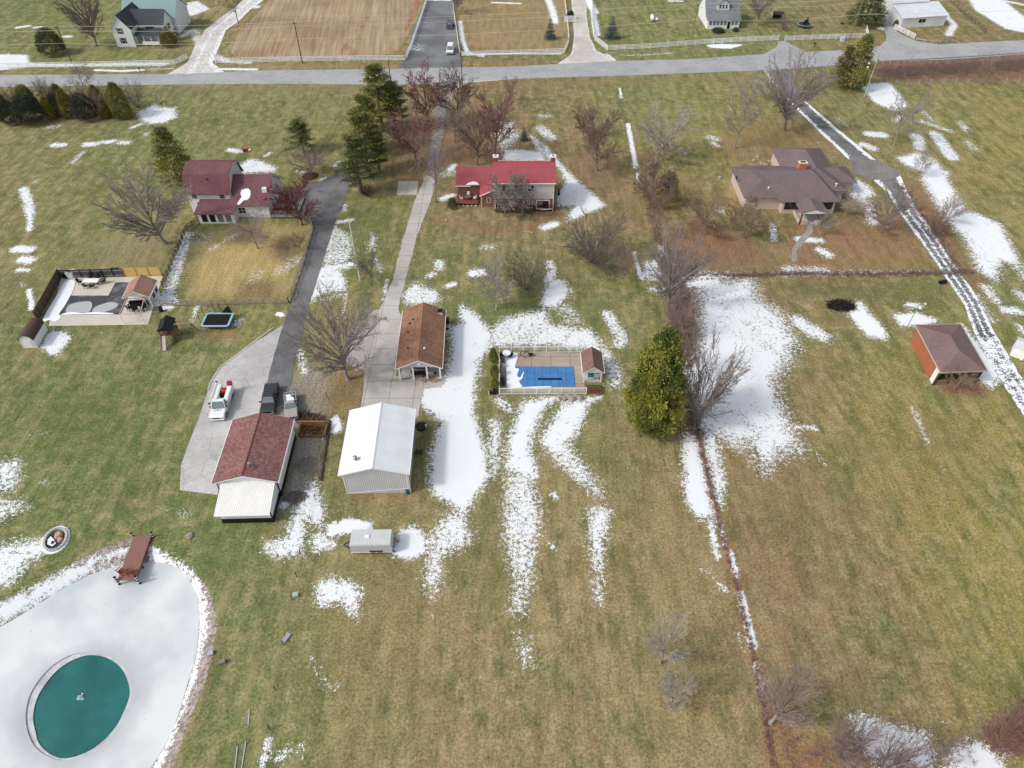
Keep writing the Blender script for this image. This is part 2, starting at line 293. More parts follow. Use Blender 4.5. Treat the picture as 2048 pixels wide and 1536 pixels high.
SS = [
 (.9,6,[(35,55),(55,52)]),(.9,5,[(70,55),(80,54)]),(.9,6,[(130,73),(140,73)]),(.95,4.5,[(192,140),(240,142),(285,140)]),(.6,3,[(298,138),(345,137)]),
 (.7,9,[(365,72),(388,60),(398,85)]),(.8,9,[(428,112),(452,122)]),(.95,5,[(442,138),(512,139)]),(.95,5,[(440,118),(452,124),(500,125)]),
 (1,8,[(0,128),(120,131),(210,130),(330,128)]),
 (.7,3,[(532,62),(582,45)]),(.85,4,[(598,78),(622,38)]),(.6,3,[(555,90),(592,84)]),(.7,4,[(512,92),(535,95)]),(.8,9,[(512,14)]),(.6,2.5,[(632,55),(648,28)]),
 (.85,4.5,[(920,42),(925,80),(935,105),(965,112)]),(.9,7,[(1097,0),(1105,20),(1110,45)]),(.9,6,[(1186,22),(1194,70)]),(.9,8,[(1176,0),(1190,25)]),
 (.8,4,[(1212,108),(1228,119)]),(.6,2.5,[(1250,111),(1285,110),(1345,106)]),(.8,5,[(1340,2),(1362,2)]),(.8,7,[(1765,35),(1790,57)]),(1,7,[(1762,57),(1780,59)]),
 (.85,7,[(1893,33),(1908,50),(1897,70)]),(.85,5,[(1990,12),(2050,36)]),(.8,7,[(1975,-5),(2050,10)]),(1,4,[(1120,107),(925,108)]),(.9,4,[(985,5),(1040,7)]),
 (.7,6,[(262,256),(282,248)]),(.85,9,[(108,290),(126,290)]),(.85,10,[(172,289),(190,288)]),(.8,5,[(202,285),(206,282)]),(.9,8,[(216,284),(226,282)]),(.7,8,[(240,285),(254,286)]),(.5,6,[(290,270),(294,266)]),
 (.45,10,[(95,255),(118,252)]),(.55,6,[(145,325),(162,308),(168,304)]),(.4,5,[(60,275),(70,272)]),(.4,5,[(90,330),(100,332)]),(.5,5,[(70,365),(76,360)]),
 (.85,9,[(47,378),(55,400),(60,428)]),(.85,6,[(60,430),(59,460)]),(.9,13,[(34,498),(58,499)]),(.95,11,[(44,519),(60,521)]),(.8,7,[(36,540),(55,541)]),(.95,5,[(57,580),(63,600),(63,618)]),(.5,5,[(42,565),(47,572)]),
 (.7,5,[(530,312),(540,306)]),(.7,4,[(590,342),(608,344)]),(.7,6,[(668,332),(676,325)]),(.95,9,[(648,360),(664,359)]),(.7,5,[(690,410),(688,422)]),(.85,6,[(678,444),(702,440)]),
 (.5,6,[(748,515),(762,542)]),(1,6,[(556,628),(565,630)]),(.55,4,[(692,588),(686,632),(690,640)]),(.7,7,[(600,702),(608,745)]),(.5,7,[(645,600),(680,590)]),
 (.75,11,[(374,470),(358,520),(335,592)]),(.35,16,[(395,470),(412,478)]),(.4,16,[(560,542),(592,520)]),(.35,12,[(500,560),(520,545)]),
 (.5,10,[(1080,232),(1098,232)]),(.65,13,[(1082,256),(1102,275)]),(.95,10,[(1090,455),(1110,448)]),(.5,14,[(885,350),(905,345)]),(.8,7,[(900,340),(908,330)]),(.95,8,[(885,398),(905,391)]),
 (1,2.2,[(1240,177),(1242,196)]),(1,4,[(1256,248),(1264,290),(1272,335)]),(1,2.5,[(1275,345),(1278,362)]),(.6,10,[(1418,274),(1432,278)]),(.65,6,[(1425,285),(1436,292)]),
 (.55,10,[(968,495),(984,494)]),(.98,12,[(948,546),(962,545)]),(.75,10,[(878,524),(878,535)]),(.75,8,[(858,552),(866,548)]),(.85,8,[(895,572),(906,568)]),(.8,9,[(1098,525),(1105,545),(1095,562)]),
 (.5,20,[(1130,620),(1145,640)]),(.75,12,[(1215,628),(1228,650),(1242,675),(1240,690)]),(1,4,[(1267,505),(1274,530),(1284,556)]),(.85,7,[(1323,495),(1327,510)]),(.5,11,[(1305,578),(1325,580)]),
 (.6,12,[(995,800),(1018,818)]),(.6,14,[(1360,770),(1370,835)]),(.75,6,[(1592,853),(1632,857)]),(.4,6,[(1632,905),(1652,930)]),
 (.75,8,[(1422,1050),(1434,1112)]),(.95,3.5,[(1430,1022),(1450,1090)]),(.85,6,[(1462,1105),(1473,1150)]),(1,6,[(1481,1185),(1492,1232),(1508,1295)]),(.85,3.5,[(1480,1268),(1490,1305)]),(.55,8,[(1440,1170),(1450,1180)]),(.9,3.5,[(1510,1320),(1523,1385)]),(.5,7,[(1405,1138),(1425,1150)]),
 (.75,9,[(2005,1500),(2020,1505)]),(.45,5,[(1938,1438),(1945,1445)]),(.4,4,[(1860,1455),(1900,1445)]),
 (.6,8,[(1845,243),(1900,262)]),(.75,13,[(1833,272),(1840,295)]),(.8,13,[(1870,268),(1905,315)]),(.55,9,[(1920,245),(1932,260)]),(.5,10,[(1935,285),(1948,298)]),(.45,8,[(1840,215),(1862,240)]),
 (.85,13,[(1740,268),(1765,270)]),(.85,11,[(1728,290),(1745,296)]),(.6,12,[(1735,405),(1745,445)]),(.8,5,[(1790,242),(1800,232)]),(.4,6,[(1675,235),(1690,250)]),
 (.65,12,[(1972,575),(1992,602)]),(.75,13,[(2010,620),(2035,622)]),(.65,11,[(2035,585),(2060,605)]),(.65,8,[(2035,650),(2050,665)]),(.5,10,[(1950,590),(1985,640)]),(.6,12,[(2030,530),(2060,560)]),
 (.9,9,[(1598,478),(1640,481)]),(.8,11,[(1640,500),(1658,510)]),(.6,13,[(1575,538),(1650,542)]),(.45,10,[(1545,550),(1760,545)]),(.4,9,[(1700,548),(1860,545)]),(.8,9,[(1818,610),(1838,612)]),(.5,8,[(1435,415),(1442,425)]),(.6,7,[(1545,450),(1548,480)]),
 (.5,6,[(1825,815),(1845,860),(1858,888)]),(.35,4,[(1880,930),(1890,948)]),(.4,9,[(80,960),(90,965)]),(.35,6,[(60,870),(90,866)]),
 (.4,9,[(625,1320),(635,1345),(652,1368)]),(.4,7,[(664,1380),(676,1368)]),(.8,7,[(536,1480),(525,1530)]),(.5,13,[(555,1515),(575,1500)]),(.6,7,[(602,1490),(606,1510)]),(.35,6,[(860,1228),(870,1232)]),(.4,4,[(920,1280)]),
 (1,9,[(602,838),(618,834)]),(.75,9,[(565,1012),(592,985)]),(.9,5,[(1105,985),(1112,995)]),(.8,6,[(1180,800),(1200,795)]),(.85,8,[(460,300),(478,303)]),(.45,8,[(420,500),(470,470)]),
 (.7,5,[(640,850),(650,875)]),(.6,5,[(768,600),(774,560)]),(.95,4,[(1100,1087),(1112,1098)]),(.95,3,[(840,1078),(846,1095)]),(.4,6,[(360,1025),(375,1030)]),(.8,9,[(1845,328),(1890,345)]),
 (.5,9,[(470,650),(480,640)]),(.6,6,[(385,640),(395,612)]),(.95,7,[(325,613),(340,616)]),
]
GRAVEL_OUT = [(-60,1232),(0,1204),(60,1175),(130,1135),(175,1110),(235,1085),(262,1076),(305,1092),(340,1112),(380,1138),(410,1170),(430,1210),(433,1250),(426,1300),(413,1350),(396,1400),(370,1460),(345,1536),(300,1640),(100,1900),(-400,1900),(-500,1400),(-200,1300)]
ICE = [(-120,1315),(0,1254),(62,1218),(130,1177),(175,1154),(239,1131),(284,1126),(330,1126),(362,1137),(380,1164),(396,1197),(398,1252),(391,1312),(376,1364),(355,1434),(332,1487),(302,1536),(240,1640),(60,1800),(-350,1800),(-420,1400)]
OV2 = [
 ((150,136,108),.7,3,'p',[(220,470),(330,440),(345,520),(300,545),(180,540)]),((140,104,86),.75,2,'p',[(1800,360),(1850,365),(1900,450),(1960,545),(1975,600),(1930,570),(1890,510),(1850,450),(1815,390)]),
 ((148,122,88),.7,3,'p',[(1450,250),(1600,245),(1690,300),(1640,296),(1530,300),(1480,320),(1440,310)]),((116,92,72),.7,2,'p',[(1335,760),(1370,760),(1385,840),(1400,880),(1340,880),(1330,830)]),  # dark brown right of the big pine: its cast shadow, put into turf colour
 ((146,120,94),.65,2,'p',[(1270,340),(1350,350),(1340,470),(1300,470),(1230,400)]),((136,112,80),.55,5,'p',[(1480,950),(1640,940),(1680,1050),(1640,1200),(1560,1330),(1500,1200),(1460,1050)]),
 ((146,120,84),.5,4,'p',[(1700,900),(1900,830),(1980,900),(1900,990),(1800,1000)]),((138,108,90),.7,2,'p',[(1160,300),(1230,310),(1250,370),(1200,385),(1150,340)]),
 ((144,116,94),.7,2,'p',[(745,330),(800,300),(860,340),(850,370),(760,372)]),((140,104,84),.7,1.5,'p',[(1380,430),(1420,440),(1500,480),(1440,510),(1340,500)]),
 ((154,132,96),.5,4,'p',[(600,1150),(800,1120),(900,1200),(850,1400),(700,1500),(620,1350)]),((150,124,96),.6,3,'p',[(640,600),(700,590),(730,640),(700,700),(650,720),(625,680)]),
 ((152,128,100),.7,1.5,'p',[(560,612),(600,640),(560,650)]),((84,98,54),.6,3,'p',[(940,840),(975,830),(975,960),(1010,1000),(1000,1200),(940,1100),(930,1060),(985,990)]),((88,102,56),.5,3,'p',[(700,400),(800,410),(770,540),(700,560)]),
 ((92,106,58),.5,4,'p',[(60,780),(250,760),(330,880),(200,980),(80,900)]),((98,112,64),.5,3,'p',[(380,1000),(520,1080),(480,1150),(380,1120)]),((84,96,54),.5,2,'p',[(650,900),(680,870),(680,990),(640,1060)]),
 ((168,152,112),.5,.5,'l',(2.5,[(470,985),(400,1040),(300,1060),(180,1110)])),((84,96,56),.4,.4,'l',(2,[(480,990),(410,1045),(310,1068)])),((170,156,116),.45,.4,'l',(1.6,[(268,780),(262,830),(258,880)])),
 ((170,152,112),.4,.5,'l',(2.5,[(760,1130),(770,1300),(800,1536)])),((112,98,70),.4,.5,'l',(2.5,[(790,1130),(805,1300),(840,1536)])),((112,98,70),.35,.5,'l',(2.5,[(1235,900),(1262,1100),(1290,1300),(1310,1536)])),((170,152,112),.35,.5,'l',(2.5,[(1250,900),(1278,1100),(1308,1300),(1330,1536)])),
 ((160,146,104),.4,.6,'l',(3,[(1540,960),(1640,1100),(1700,1300),(1720,1430)])),((110,100,68),.35,.6,'l',(3,[(1700,960),(1800,1100),(1880,1300),(1930,1430)])),((98,88,62),.5,.6,'l',(3,[(640,440),(660,380),(690,360)])),
 ((88,100,60),.5,2,'p',[(1560,560),(1880,565),(1900,640),(1760,600),(1560,590)]),
]
# colour overlays on the turf: (rgb, strength, soft m, outline or line)
OV = [
 ((186,162,112),.85,2,'p',[(410,470),(500,455),(560,455),(612,455),(600,500),(570,590),(520,600),(440,596),(385,590),(380,540)]),
 ((112,94,78),.9,1.5,'p',[(550,480),(600,470),(590,500),(570,525),(545,515)]),((124,98,84),.85,1.5,'p',[(460,455),(520,450),(530,480),(470,480)]),
 ((110,108,86),.7,2,'p',[(375,455),(425,455),(410,480),(370,520)]),((122,102,76),.8,1.5,'p',[(480,560),(560,560),(555,600),(470,600)]),
 ((158,112,96),.75,1.5,'l',(7,[(880,440),(950,458),(1010,460),(1060,450),(1110,440)])),
 ((140,108,88),.7,3,'p',[(830,250),(1000,260),(1010,330),(960,330),(900,330),(870,300),(820,330),(790,300)]),
 ((140,106,90),.75,2,'p',[(1320,470),(1400,440),(1480,470),(1540,500),(1560,540),(1320,545)]),
 ((150,112,88),.65,3,'p',[(1600,450),(1700,440),(1810,440),(1850,500),(1880,545),(1600,550),(1560,500)]),
 ((132,98,86),.8,1.5,'p',[(1310,480),(1350,480),(1400,560),(1400,640),(1370,700),(1360,740),(1345,700),(1340,650)]),
 ((128,94,80),.85,.8,'l',(7,[(1330,545),(1480,555),(1620,548),(1760,550),(1900,545)])),
 ((140,98,80),.9,.5,'l',(4,[(1385,840),(1398,870),(1412,940),(1425,1000),(1440,1060),(1455,1110),(1475,1180),(1492,1250),(1510,1330),(1530,1400),(1545,1536)])),
 ((140,98,76),.7,1,'p',[(1530,1380),(1600,1470),(1750,1500),(1800,1600),(1540,1600)]),
 ((126,96,88),.85,1.5,'p',[(1750,125),(2100,105),(2100,160),(1760,166),(1745,150)]),
 ((132,118,92),.7,1.2,'l',(9,[(300,180),(500,180),(700,178)])),((136,110,94),.7,1.5,'p',[(0,225),(290,220),(275,238),(150,252),(60,250),(0,248)]),
 ((148,120,92),.8,1.3,'l',(7,[(940,172),(1100,168),(1300,162),(1500,155)])),((148,120,92),.7,1,'l',(4,[(0,150),(370,146)])),((160,140,108),.7,1,'l',(5,[(430,136),(800,132)])),
 ((146,112,84),.7,2,'p',[(660,720),(740,690),(745,760),(715,800),(700,830),(660,820),(650,760)]),
 ((152,140,134),.85,1.5,'p',[(588,765),(610,720),(665,740),(655,800),(650,860),(600,850),(590,830)]),
 ((156,148,142),.9,1,'p',[(598,850),(655,850),(640,900),(625,980),(600,1010),(560,1030),(555,1000),(580,920),(590,870)]),
 ((104,80,72),.8,.6,'l',(4,[(657,850),(650,900),(638,960)])),
 ((132,92,84),.8,1.2,'p',[(1875,765),(1960,760),(1985,775),(1960,795),(1910,796),(1880,785)]),
 ((58,52,48),.95,.8,'p',[(1658,603),(1680,595),(1705,600),(1700,618),(1675,620)]),((128,104,76),.7,1.5,'p',[(1650,625),(1700,625),(1710,650),(1670,645)]),
 ((166,132,104),.8,1.5,'p',[(1000,890),(1010,880),(1010,890)]),((160,130,100),.8,.8,'l',(9,[(1203,908)])),((160,130,98),.8,1,'l',(12,[(1228,908)])),
 ((166,142,104),.6,2.5,'p',[(1160,850),(1240,850),(1240,880),(1180,885)]),
 ((162,140,100),.55,4,'p',[(1270,900),(1370,960),(1400,1100),(1440,1300),(1420,1536),(1330,1536),(1300,1200),(1260,1000)]),
 ((150,112,84),.6,1.5,'p',[(700,985),(830,985),(830,1005),(720,1005)]),((152,118,84),.8,1,'p',[(410,660),(470,660),(475,675),(415,678)]),
 ((160,130,100),.8,1,'p',[(45,698),(78,698),(72,712),(48,712)]),((150,118,96),.8,.8,'l',(5,[(435,1250),(425,1330),(395,1420),(360,1500),(340,1570)])),
 ((110,88,70),.6,2,'p',[(560,1040),(575,1060),(570,1075),(550,1075)]),((92,112,66),.5,3,'p',[(900,600),(960,590),(1100,600),(1230,600),(1200,640),(980,640)]),
 ((92,108,62),.55,3,'p',[(1250,900),(1300,1000),(1260,1030),(1200,940),(1180,880),(1140,860),(1180,820),(1190,860)]),
 ((96,104,70),.6,.8,'l',(3,[(610,1110),(590,1200),(570,1290),(550,1420),(535,1536)])),((86,104,58),.5,4,'p',[(0,560),(240,500),(220,530),(120,540),(60,600)]),
 ((140,116,92),.7,3,'p',[(1480,300),(1540,290),(1560,310),(1500,330)]),((172,150,112),.8,1,'p',[(1455,345),(1465,345),(1480,400),(1470,410),(1452,370)]),
 ((168,142,108),.6,3,'p',[(930,0),(1140,0),(1140,100),(930,100)]),((150,118,82),.5,2,'l',(5,[(160,540),(320,530)])),((158,126,100),.6,1,'l',(3,[(1000,0),(1140,98)])),
]
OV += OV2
xs = np.concatenate([-np.geomspace(1500, 192, 18), np.arange(-190, 190.01, .5), np.geomspace(192, 1500, 18)])
ys = np.concatenate([-np.geomspace(600, 6, 10)[:-1], np.arange(0, 262, .5), np.geomspace(264, 2200, 22)])
nx, ny = len(xs), len(ys); XX, YY = np.meshgrid(xs, ys); X = XX.ravel(); Y = YY.ravel()
tint = tint_at(X.astype(np.float32), Y.astype(np.float32))
snow = np.zeros(len(X)); cover = np.zeros(len(X))
def paint(pts, pad, fn):
    ax = [q.x for q in pts]; ay = [q.y for q in pts]
    k = np.where((X > min(ax)-pad) & (X < max(ax)+pad) & (Y > min(ay)-pad) & (Y < max(ay)+pad))[0]
    if len(k): fn(k)
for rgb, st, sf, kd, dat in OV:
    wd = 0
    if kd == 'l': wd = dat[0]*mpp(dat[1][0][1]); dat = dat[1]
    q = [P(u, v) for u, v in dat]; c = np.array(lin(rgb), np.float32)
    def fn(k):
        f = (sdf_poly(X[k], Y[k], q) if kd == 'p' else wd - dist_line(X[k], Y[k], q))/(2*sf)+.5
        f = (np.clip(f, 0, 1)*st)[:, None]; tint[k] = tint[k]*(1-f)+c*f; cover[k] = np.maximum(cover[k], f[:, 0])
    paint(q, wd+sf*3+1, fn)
for d, sf, pts in SP:
    q = [P(u, v) for u, v in pts]
    def fn(k): snow[k] = np.maximum(snow[k], d*np.clip(.64 + sdf_poly(X[k], Y[k], q)/(1.3*sf), 0, 1))
    paint(q, sf*2+1, fn)
for d, r, pts in SS:
    q = [P(u, v) for u, v in pts]; rm = r*mpp(pts[0][1]); sf = min(.8, rm*.7)
    def fn(k): snow[k] = np.maximum(snow[k], d*np.clip(.58 + (rm-dist_line(X[k], Y[k], q))/(2*sf), 0, 1))
    paint(q, rm+sf+1, fn)
snow = np.where(snow > .955, 1.3, np.where(snow > .88, snow*1.12, snow))
for f_, pts in [(.86,[(1400,556),(1500,560),(1560,620),(1592,690),(1570,735),(1500,700),(1450,640),(1410,640)]),(.88,[(905,690),(990,650),(985,690),(950,780),(920,800),(900,760)]),(.84,[(860,830),(900,810),(905,850),(890,870)]),(.88,[(1020,660),(1090,640),(1090,680),(1030,690)]),(.88,[(1130,365),(1160,370),(1180,430),(1140,440)]),(.85,[(1850,400),(1960,480),(2000,560),(1900,480)]),(.88,[(1440,800),(1560,830),(1595,900),(1530,940),(1450,870)]),(.88,[(930,990),(985,960),(975,1010),(920,1030)])]:
    q = [P(u, v) for u, v in pts]
    def fn(k): g_ = np.clip(.5+sdf_poly(X[k], Y[k], q)/3., 0, 1); snow[k] = np.minimum(snow[k], 1.25)*(1-g_*(1-f_)*1.15)*(g_ > 0)+snow[k]*(g_ <= 0)
    paint(q, 3, fn)
go = [P(u, v) for u, v in GRAVEL_OUT]; gi = [P(u, v, -.7) for u, v in ICE]
so_ = sdf_poly(X, Y, go); si_ = sdf_poly(X, Y, gi)
grav = np.clip(so_/.5+.5, 0, 1)
Z = np.zeros(len(X)); band = so_ > -1.2
t = np.clip((so_+.3)/np.maximum(so_+.3 - si_, .1), 0, 1)
Z[band] = -(t[band]**1.3)*.75; Z[si_ > 0] = -.75 - np.clip(si_[si_ > 0]*.6, 0, 1.5)
# snow lying on the gravel bank, heaviest beside the ice on the near side
for d, sf, pts in [(1.05,.9,[(-60,1240),(0,1212),(60,1180),(130,1143),(180,1120),(240,1098),(262,1095),(250,1108),(190,1125),(175,1146),(130,1170),(62,1210),(-60,1280)]),(.55,1,[(-60,1250),(0,1225),(130,1160),(230,1105),(245,1128),(175,1154),(0,1252),(-60,1290)]),
                   (1.2,.8,[(300,1096),(318,1103),(345,1120),(375,1138),(398,1166),(412,1205),(411,1250),(402,1300),(390,1350),(372,1400),(350,1455),(320,1536),(290,1600),(300,1536),(345,1434),(370,1364),(386,1312),(394,1252),(390,1197),(370,1150),(330,1127),(300,1122)])]:
    q = [P(u, v, -.3) for u, v in pts]
    def fn(k): snow[k] = np.maximum(snow[k], d*np.clip(.5 + sdf_poly(X[k], Y[k], q)/(2*sf), 0, 1))
    paint(q, sf*2+1, fn)
me = bpy.data.meshes.new('ground')
vv = np.stack([X, Y, Z], 1)
idx = np.arange(nx*ny).reshape(ny, nx); q4 = np.stack([idx[:-1, :-1], idx[:-1, 1:], idx[1:, 1:], idx[1:, :-1]], -1).reshape(-1, 4)
me.vertices.add(len(vv)); me.vertices.foreach_set('co', vv.ravel()); me.loops.add(q4.size); me.loops.foreach_set('vertex_index', q4.ravel().astype(np.int32))
me.polygons.add(len(q4)); me.polygons.foreach_set('loop_start', np.arange(0, q4.size, 4, dtype=np.int32)); me.polygons.foreach_set('loop_total', np.full(len(q4), 4, np.int32))
me.update(calc_edges=True); me.polygons.foreach_set('use_smooth', np.ones(len(q4), bool))
a = me.attributes.new('snow', 'FLOAT', 'POINT'); a.data.foreach_set('value', snow.astype(np.float32))
a = me.attributes.new('cover', 'FLOAT', 'POINT'); a.data.foreach_set('value', cover.astype(np.float32))
a = me.attributes.new('gravel', 'FLOAT', 'POINT'); a.data.foreach_set('value', grav.astype(np.float32))
a = me.attributes.new('turf', 'FLOAT_COLOR', 'POINT'); a.data.foreach_set('color', np.concatenate([tint, np.ones((len(tint), 1))], 1).astype(np.float32).ravel())
m, n, b = base('turf_and_snow', .95, 0, .1); tc = N(n, 'ShaderNodeTexCoord').outputs['Object']
tc0 = tc
col = N(n, 'ShaderNodeAttribute', attribute_name='turf').outputs['Color']
free = rng(n, N(n, 'ShaderNodeAttribute', attribute_name='cover').outputs['Fac'], 0, .9, 1, .15)
def fm_(f):
    q_ = N(n, 'ShaderNodeMath', operation='MULTIPLY'); n.links.new(f, q_.inputs[0]); n.links.new(free, q_.inputs[1]); return q_.outputs[0]
g1 = noise(n, tc, .09, 5, .6); g2 = noise(n, tc, .55, 5, .68); g3 = noise(n, tc, 3.2, 4, .7); g4 = noise(n, tc, 11, 2, .7)
col = mix(n, fm_(rng(n, g1, .46, .6, 0, .55)), col, lin((108, 114, 68)))
col = mix(n, fm_(rng(n, g2, .46, .62, 0, .62)), col, lin((168, 154, 114)))
col = mix(n, fm_(rng(n, noise(n, tc, .42, 6, .75, (1, .5, 1)), .5, .64, 0, .62)), col, lin((76, 92, 52)))
col = mix(n, rng(n, noise(n, tc, .9, 5, .75), .56, .7, 0, .4), col, lin((112, 94, 70)))
col = mul(n, col, rng(n, g3, .32, .68, .54, 1.46)); col = mul(n, col, rng(n, g4, .3, .7, .54, 1.46))
st1 = noise(n, tc, .9, 4, .7, (1, .14, 1)); col = mul(n, col, rng(n, st1, .35, .65, .84, 1.15))
st2 = noise(n, tc, .5, 5, .72, (1, .16, 1)); col = mix(n, fm_(rng(n, st2, .52, .64, 0, .34)), col, lin((172, 156, 114))); col = mix(n, fm_(rng(n, st2, .36, .48, .42, 0)), col, lin((92, 98, 58)))
gr = N(n, 'ShaderNodeAttribute', attribute_name='gravel').outputs['Fac']
vo = N(n, 'ShaderNodeTexVoronoi'); vo.inputs['Scale'].default_value = 4.5; n.links.new(tc, vo.inputs['Vector']); sp = N(n, 'ShaderNodeSeparateColor'); n.links.new(vo.outputs['Color'], sp.inputs[0])
gc = mul(n, mix(n, sp.outputs[1], lin((150, 134, 128)), lin((176, 168, 160))), rng(n, sp.outputs[0], 0, 1, .5, 1.25))
gm = N(n, 'ShaderNodeMath', operation='ADD'); n.links.new(gr, gm.inputs[0]); n.links.new(rng(n, g3, .3, .7, -.3, .3), gm.inputs[1])
col = mix(n, rng(n, gm.outputs[0], .4, .6, 0, 1), col, gc)
sn = N(n, 'ShaderNodeAttribute', attribute_name='snow').outputs['Fac']; sm = snow_mask(n, sn, tc)
col = mix(n, sm, col, lin((234, 237, 240)))
n.links.new(col, b.inputs['Base Color'])
hh = N(n, 'ShaderNodeMath', operation='MULTIPLY_ADD'); n.links.new(sm, hh.inputs[0]); hh.inputs[1].default_value = 1.0; n.links.new(g3, hh.inputs[2])
bp = N(n, 'ShaderNodeBump', Strength=.45, Distance=.12); n.links.new(hh.outputs[0], bp.inputs['Height']); n.links.new(bp.outputs[0], b.inputs['Normal'])
me.materials.append(m)
ground = link(bpy.data.objects.new('ground', me)); tag(ground, kind='structure')
# ---------------------------------------------------------------- pond
def holed(name, outer, hole, z, mat, th=0, kind='structure'):
    import bmesh
    bm = bmesh.new()
    vo_ = [bm.verts.new((p.x, p.y, z)) for p in outer]; eo = [bm.edges.new((vo_[i], vo_[(i+1) % len(vo_)])) for i in range(len(vo_))]
    if hole:
        vh = [bm.verts.new((p.x, p.y, z)) for p in hole]; eo += [bm.edges.new((vh[i], vh[(i+1) % len(vh)])) for i in range(len(vh))]
    bmesh.ops.triangle_fill(bm, use_beauty=True, edges=eo)
    for f in bm.faces:
        if f.normal.z < 0: f.normal_flip()
    if th:
        r = bmesh.ops.extrude_face_region(bm, geom=bm.faces[:]); bmesh.ops.translate(bm, vec=(0, 0, -th), verts=[x for x in r['geom'] if isinstance(x, bmesh.types.BMVert)])
    bmesh.ops.recalc_face_normals(bm, faces=bm.faces)
    mm = bpy.data.meshes.new(name); bm.to_mesh(mm); bm.free(); mm.materials.append(mat)
    o = link(bpy.data.objects.new(name, mm)); tag(o, kind=kind); return o
def smooth_poly(pts, k=4):
    out = []; n_ = len(pts)
    for i in range(n_):
        p0, p1, p2, p3 = [Vector(pts[(i+j) % n_]) for j in (-1, 0, 1, 2)]
        for s in range(k):
            t_ = s/k; out.append(.5*((2*p1)+(p2-p0)*t_+(2*p0-5*p1+4*p2-p3)*t_*t_+(3*p1-p0-3*p2+p3)*t_**3))
    return out
HOLE = [(180,1310),(215,1316),(243,1337),(257,1366),(259,1392),(248,1422),(232,1453),(205,1483),(172,1505),(130,1517),(100,1508),(78,1487),(70,1460),(66,1435),(72,1402),(88,1372),(115,1340),(148,1319)]
HOLE2 = [(176,1305),(216,1312),(246,1334),(260,1365),(263,1392),(253,1424),(236,1456),(208,1487),(173,1510),(130,1521),(96,1513),(70,1494),(56,1466),(51,1432),(58,1394),(76,1362),(105,1331),(141,1310)]
im, n, b = base('pond_ice', .35, 0, .4); tc = N(n, 'ShaderNodeTexCoord').outputs['Object']
f = noise(n, tc, .12, 5, .55); c = mix(n, rng(n, f, .42, .6, 0, 1), lin((198, 204, 206)), lin((222, 224, 224)))
c = mix(n, rng(n, noise(n, tc, .3, 4, .6, (1, .35, 1)), .5, .7, 0, .4), c, lin((226, 228, 229)))
c = mix(n, rng(n, noise(n, tc, 2.2, 3), .7, .74, 0, .6), c, lin((150, 158, 160)))
c = mix(n, rng(n, noise(n, tc, .06, 3, .5), .4, .52, .45, 0), c, lin((178, 190, 194)))
hc = P(160, 1413, -.7); dd_ = N(n, 'ShaderNodeVectorMath', operation='DISTANCE'); n.links.new(tc, dd_.inputs[0]); dd_.inputs[1].default_value = (hc.x, hc.y, -.7)
hn = N(n, 'ShaderNodeMath', operation='MULTIPLY_ADD'); n.links.new(noise(n, tc, .5, 3), hn.inputs[0]); hn.inputs[1].default_value = 2.; n.links.new(dd_.outputs['Value'], hn.inputs[2])
c = mix(n, rng(n, hn.outputs[0], 6.3, 8.6, .55, 0), c, lin((164, 165, 170)))
n.links.new(c, b.inputs['Base Color'])
ice = holed('pond_ice', smooth_poly([P(u-4*(u < 300 and v < 1180), v, -.7) for u, v in ICE], 3), smooth_poly([P(u, v, -.7) for u, v in HOLE2]), -.7, im, .12)
rm_, n, b = base('wet_ice', .3, 0, .5); tc = N(n, 'ShaderNodeTexCoord').outputs['Object']
n.links.new(mix(n, rng(n, noise(n, tc, .7, 4), .4, .6, 0, 1), lin((176, 176, 179)), lin((204, 206, 209))), b.inputs['Base Color'])
holed('ice_shelf', [P(u+(u-160)*.05, v+(v-1413)*.05, -.83) for u, v in HOLE2], smooth_poly([P(u, v, -.83) for u, v in HOLE]), -.83, rm_, .05)
wm, n, b = base('pond_water', .25, 0, .5); tc = N(n, 'ShaderNodeTexCoord').outputs['Object']
n.links.new(mix(n, rng(n, noise(n, tc, .35, 4), .35, .65, 0, 1), lin((20, 92, 90)), lin((30, 108, 104))), b.inputs['Base Color'])
bp = N(n, 'ShaderNodeBump', Strength=.12, Distance=.05); n.links.new(noise(n, tc, 6, 3, .6), bp.inputs['Height']); n.links.new(bp.outputs[0], b.inputs['Normal'])
holed('pond_water', smooth_poly([P(u+(u-160)*.12, v+(v-1413)*.12, -.92) for u, v in HOLE2]), None, -.93, wm)
# fountain bubble: a low splash of foam
mb = MB(); rd = random.Random(4); fc = P(160, 1394, -.9)
for i in range(60):
    a_, r_ = rd.random()*6.28, abs(rd.gauss(0, .16)); p = Vector((fc.x+math.cos(a_)*r_, fc.y+math.sin(a_)*r_, -.93)); h_ = max(.03, .3-r_*.35)*rd.random()
    mb.tube(p, p+Vector((0, 0, h_+.03)), .05+.05*rd.random(), .02, 5)
tag(mb.build('fountain_splash', M('foam', (214, 228, 228), .5, .05)), 'small white bubbling splash in the middle of the green open water', 'fountain')
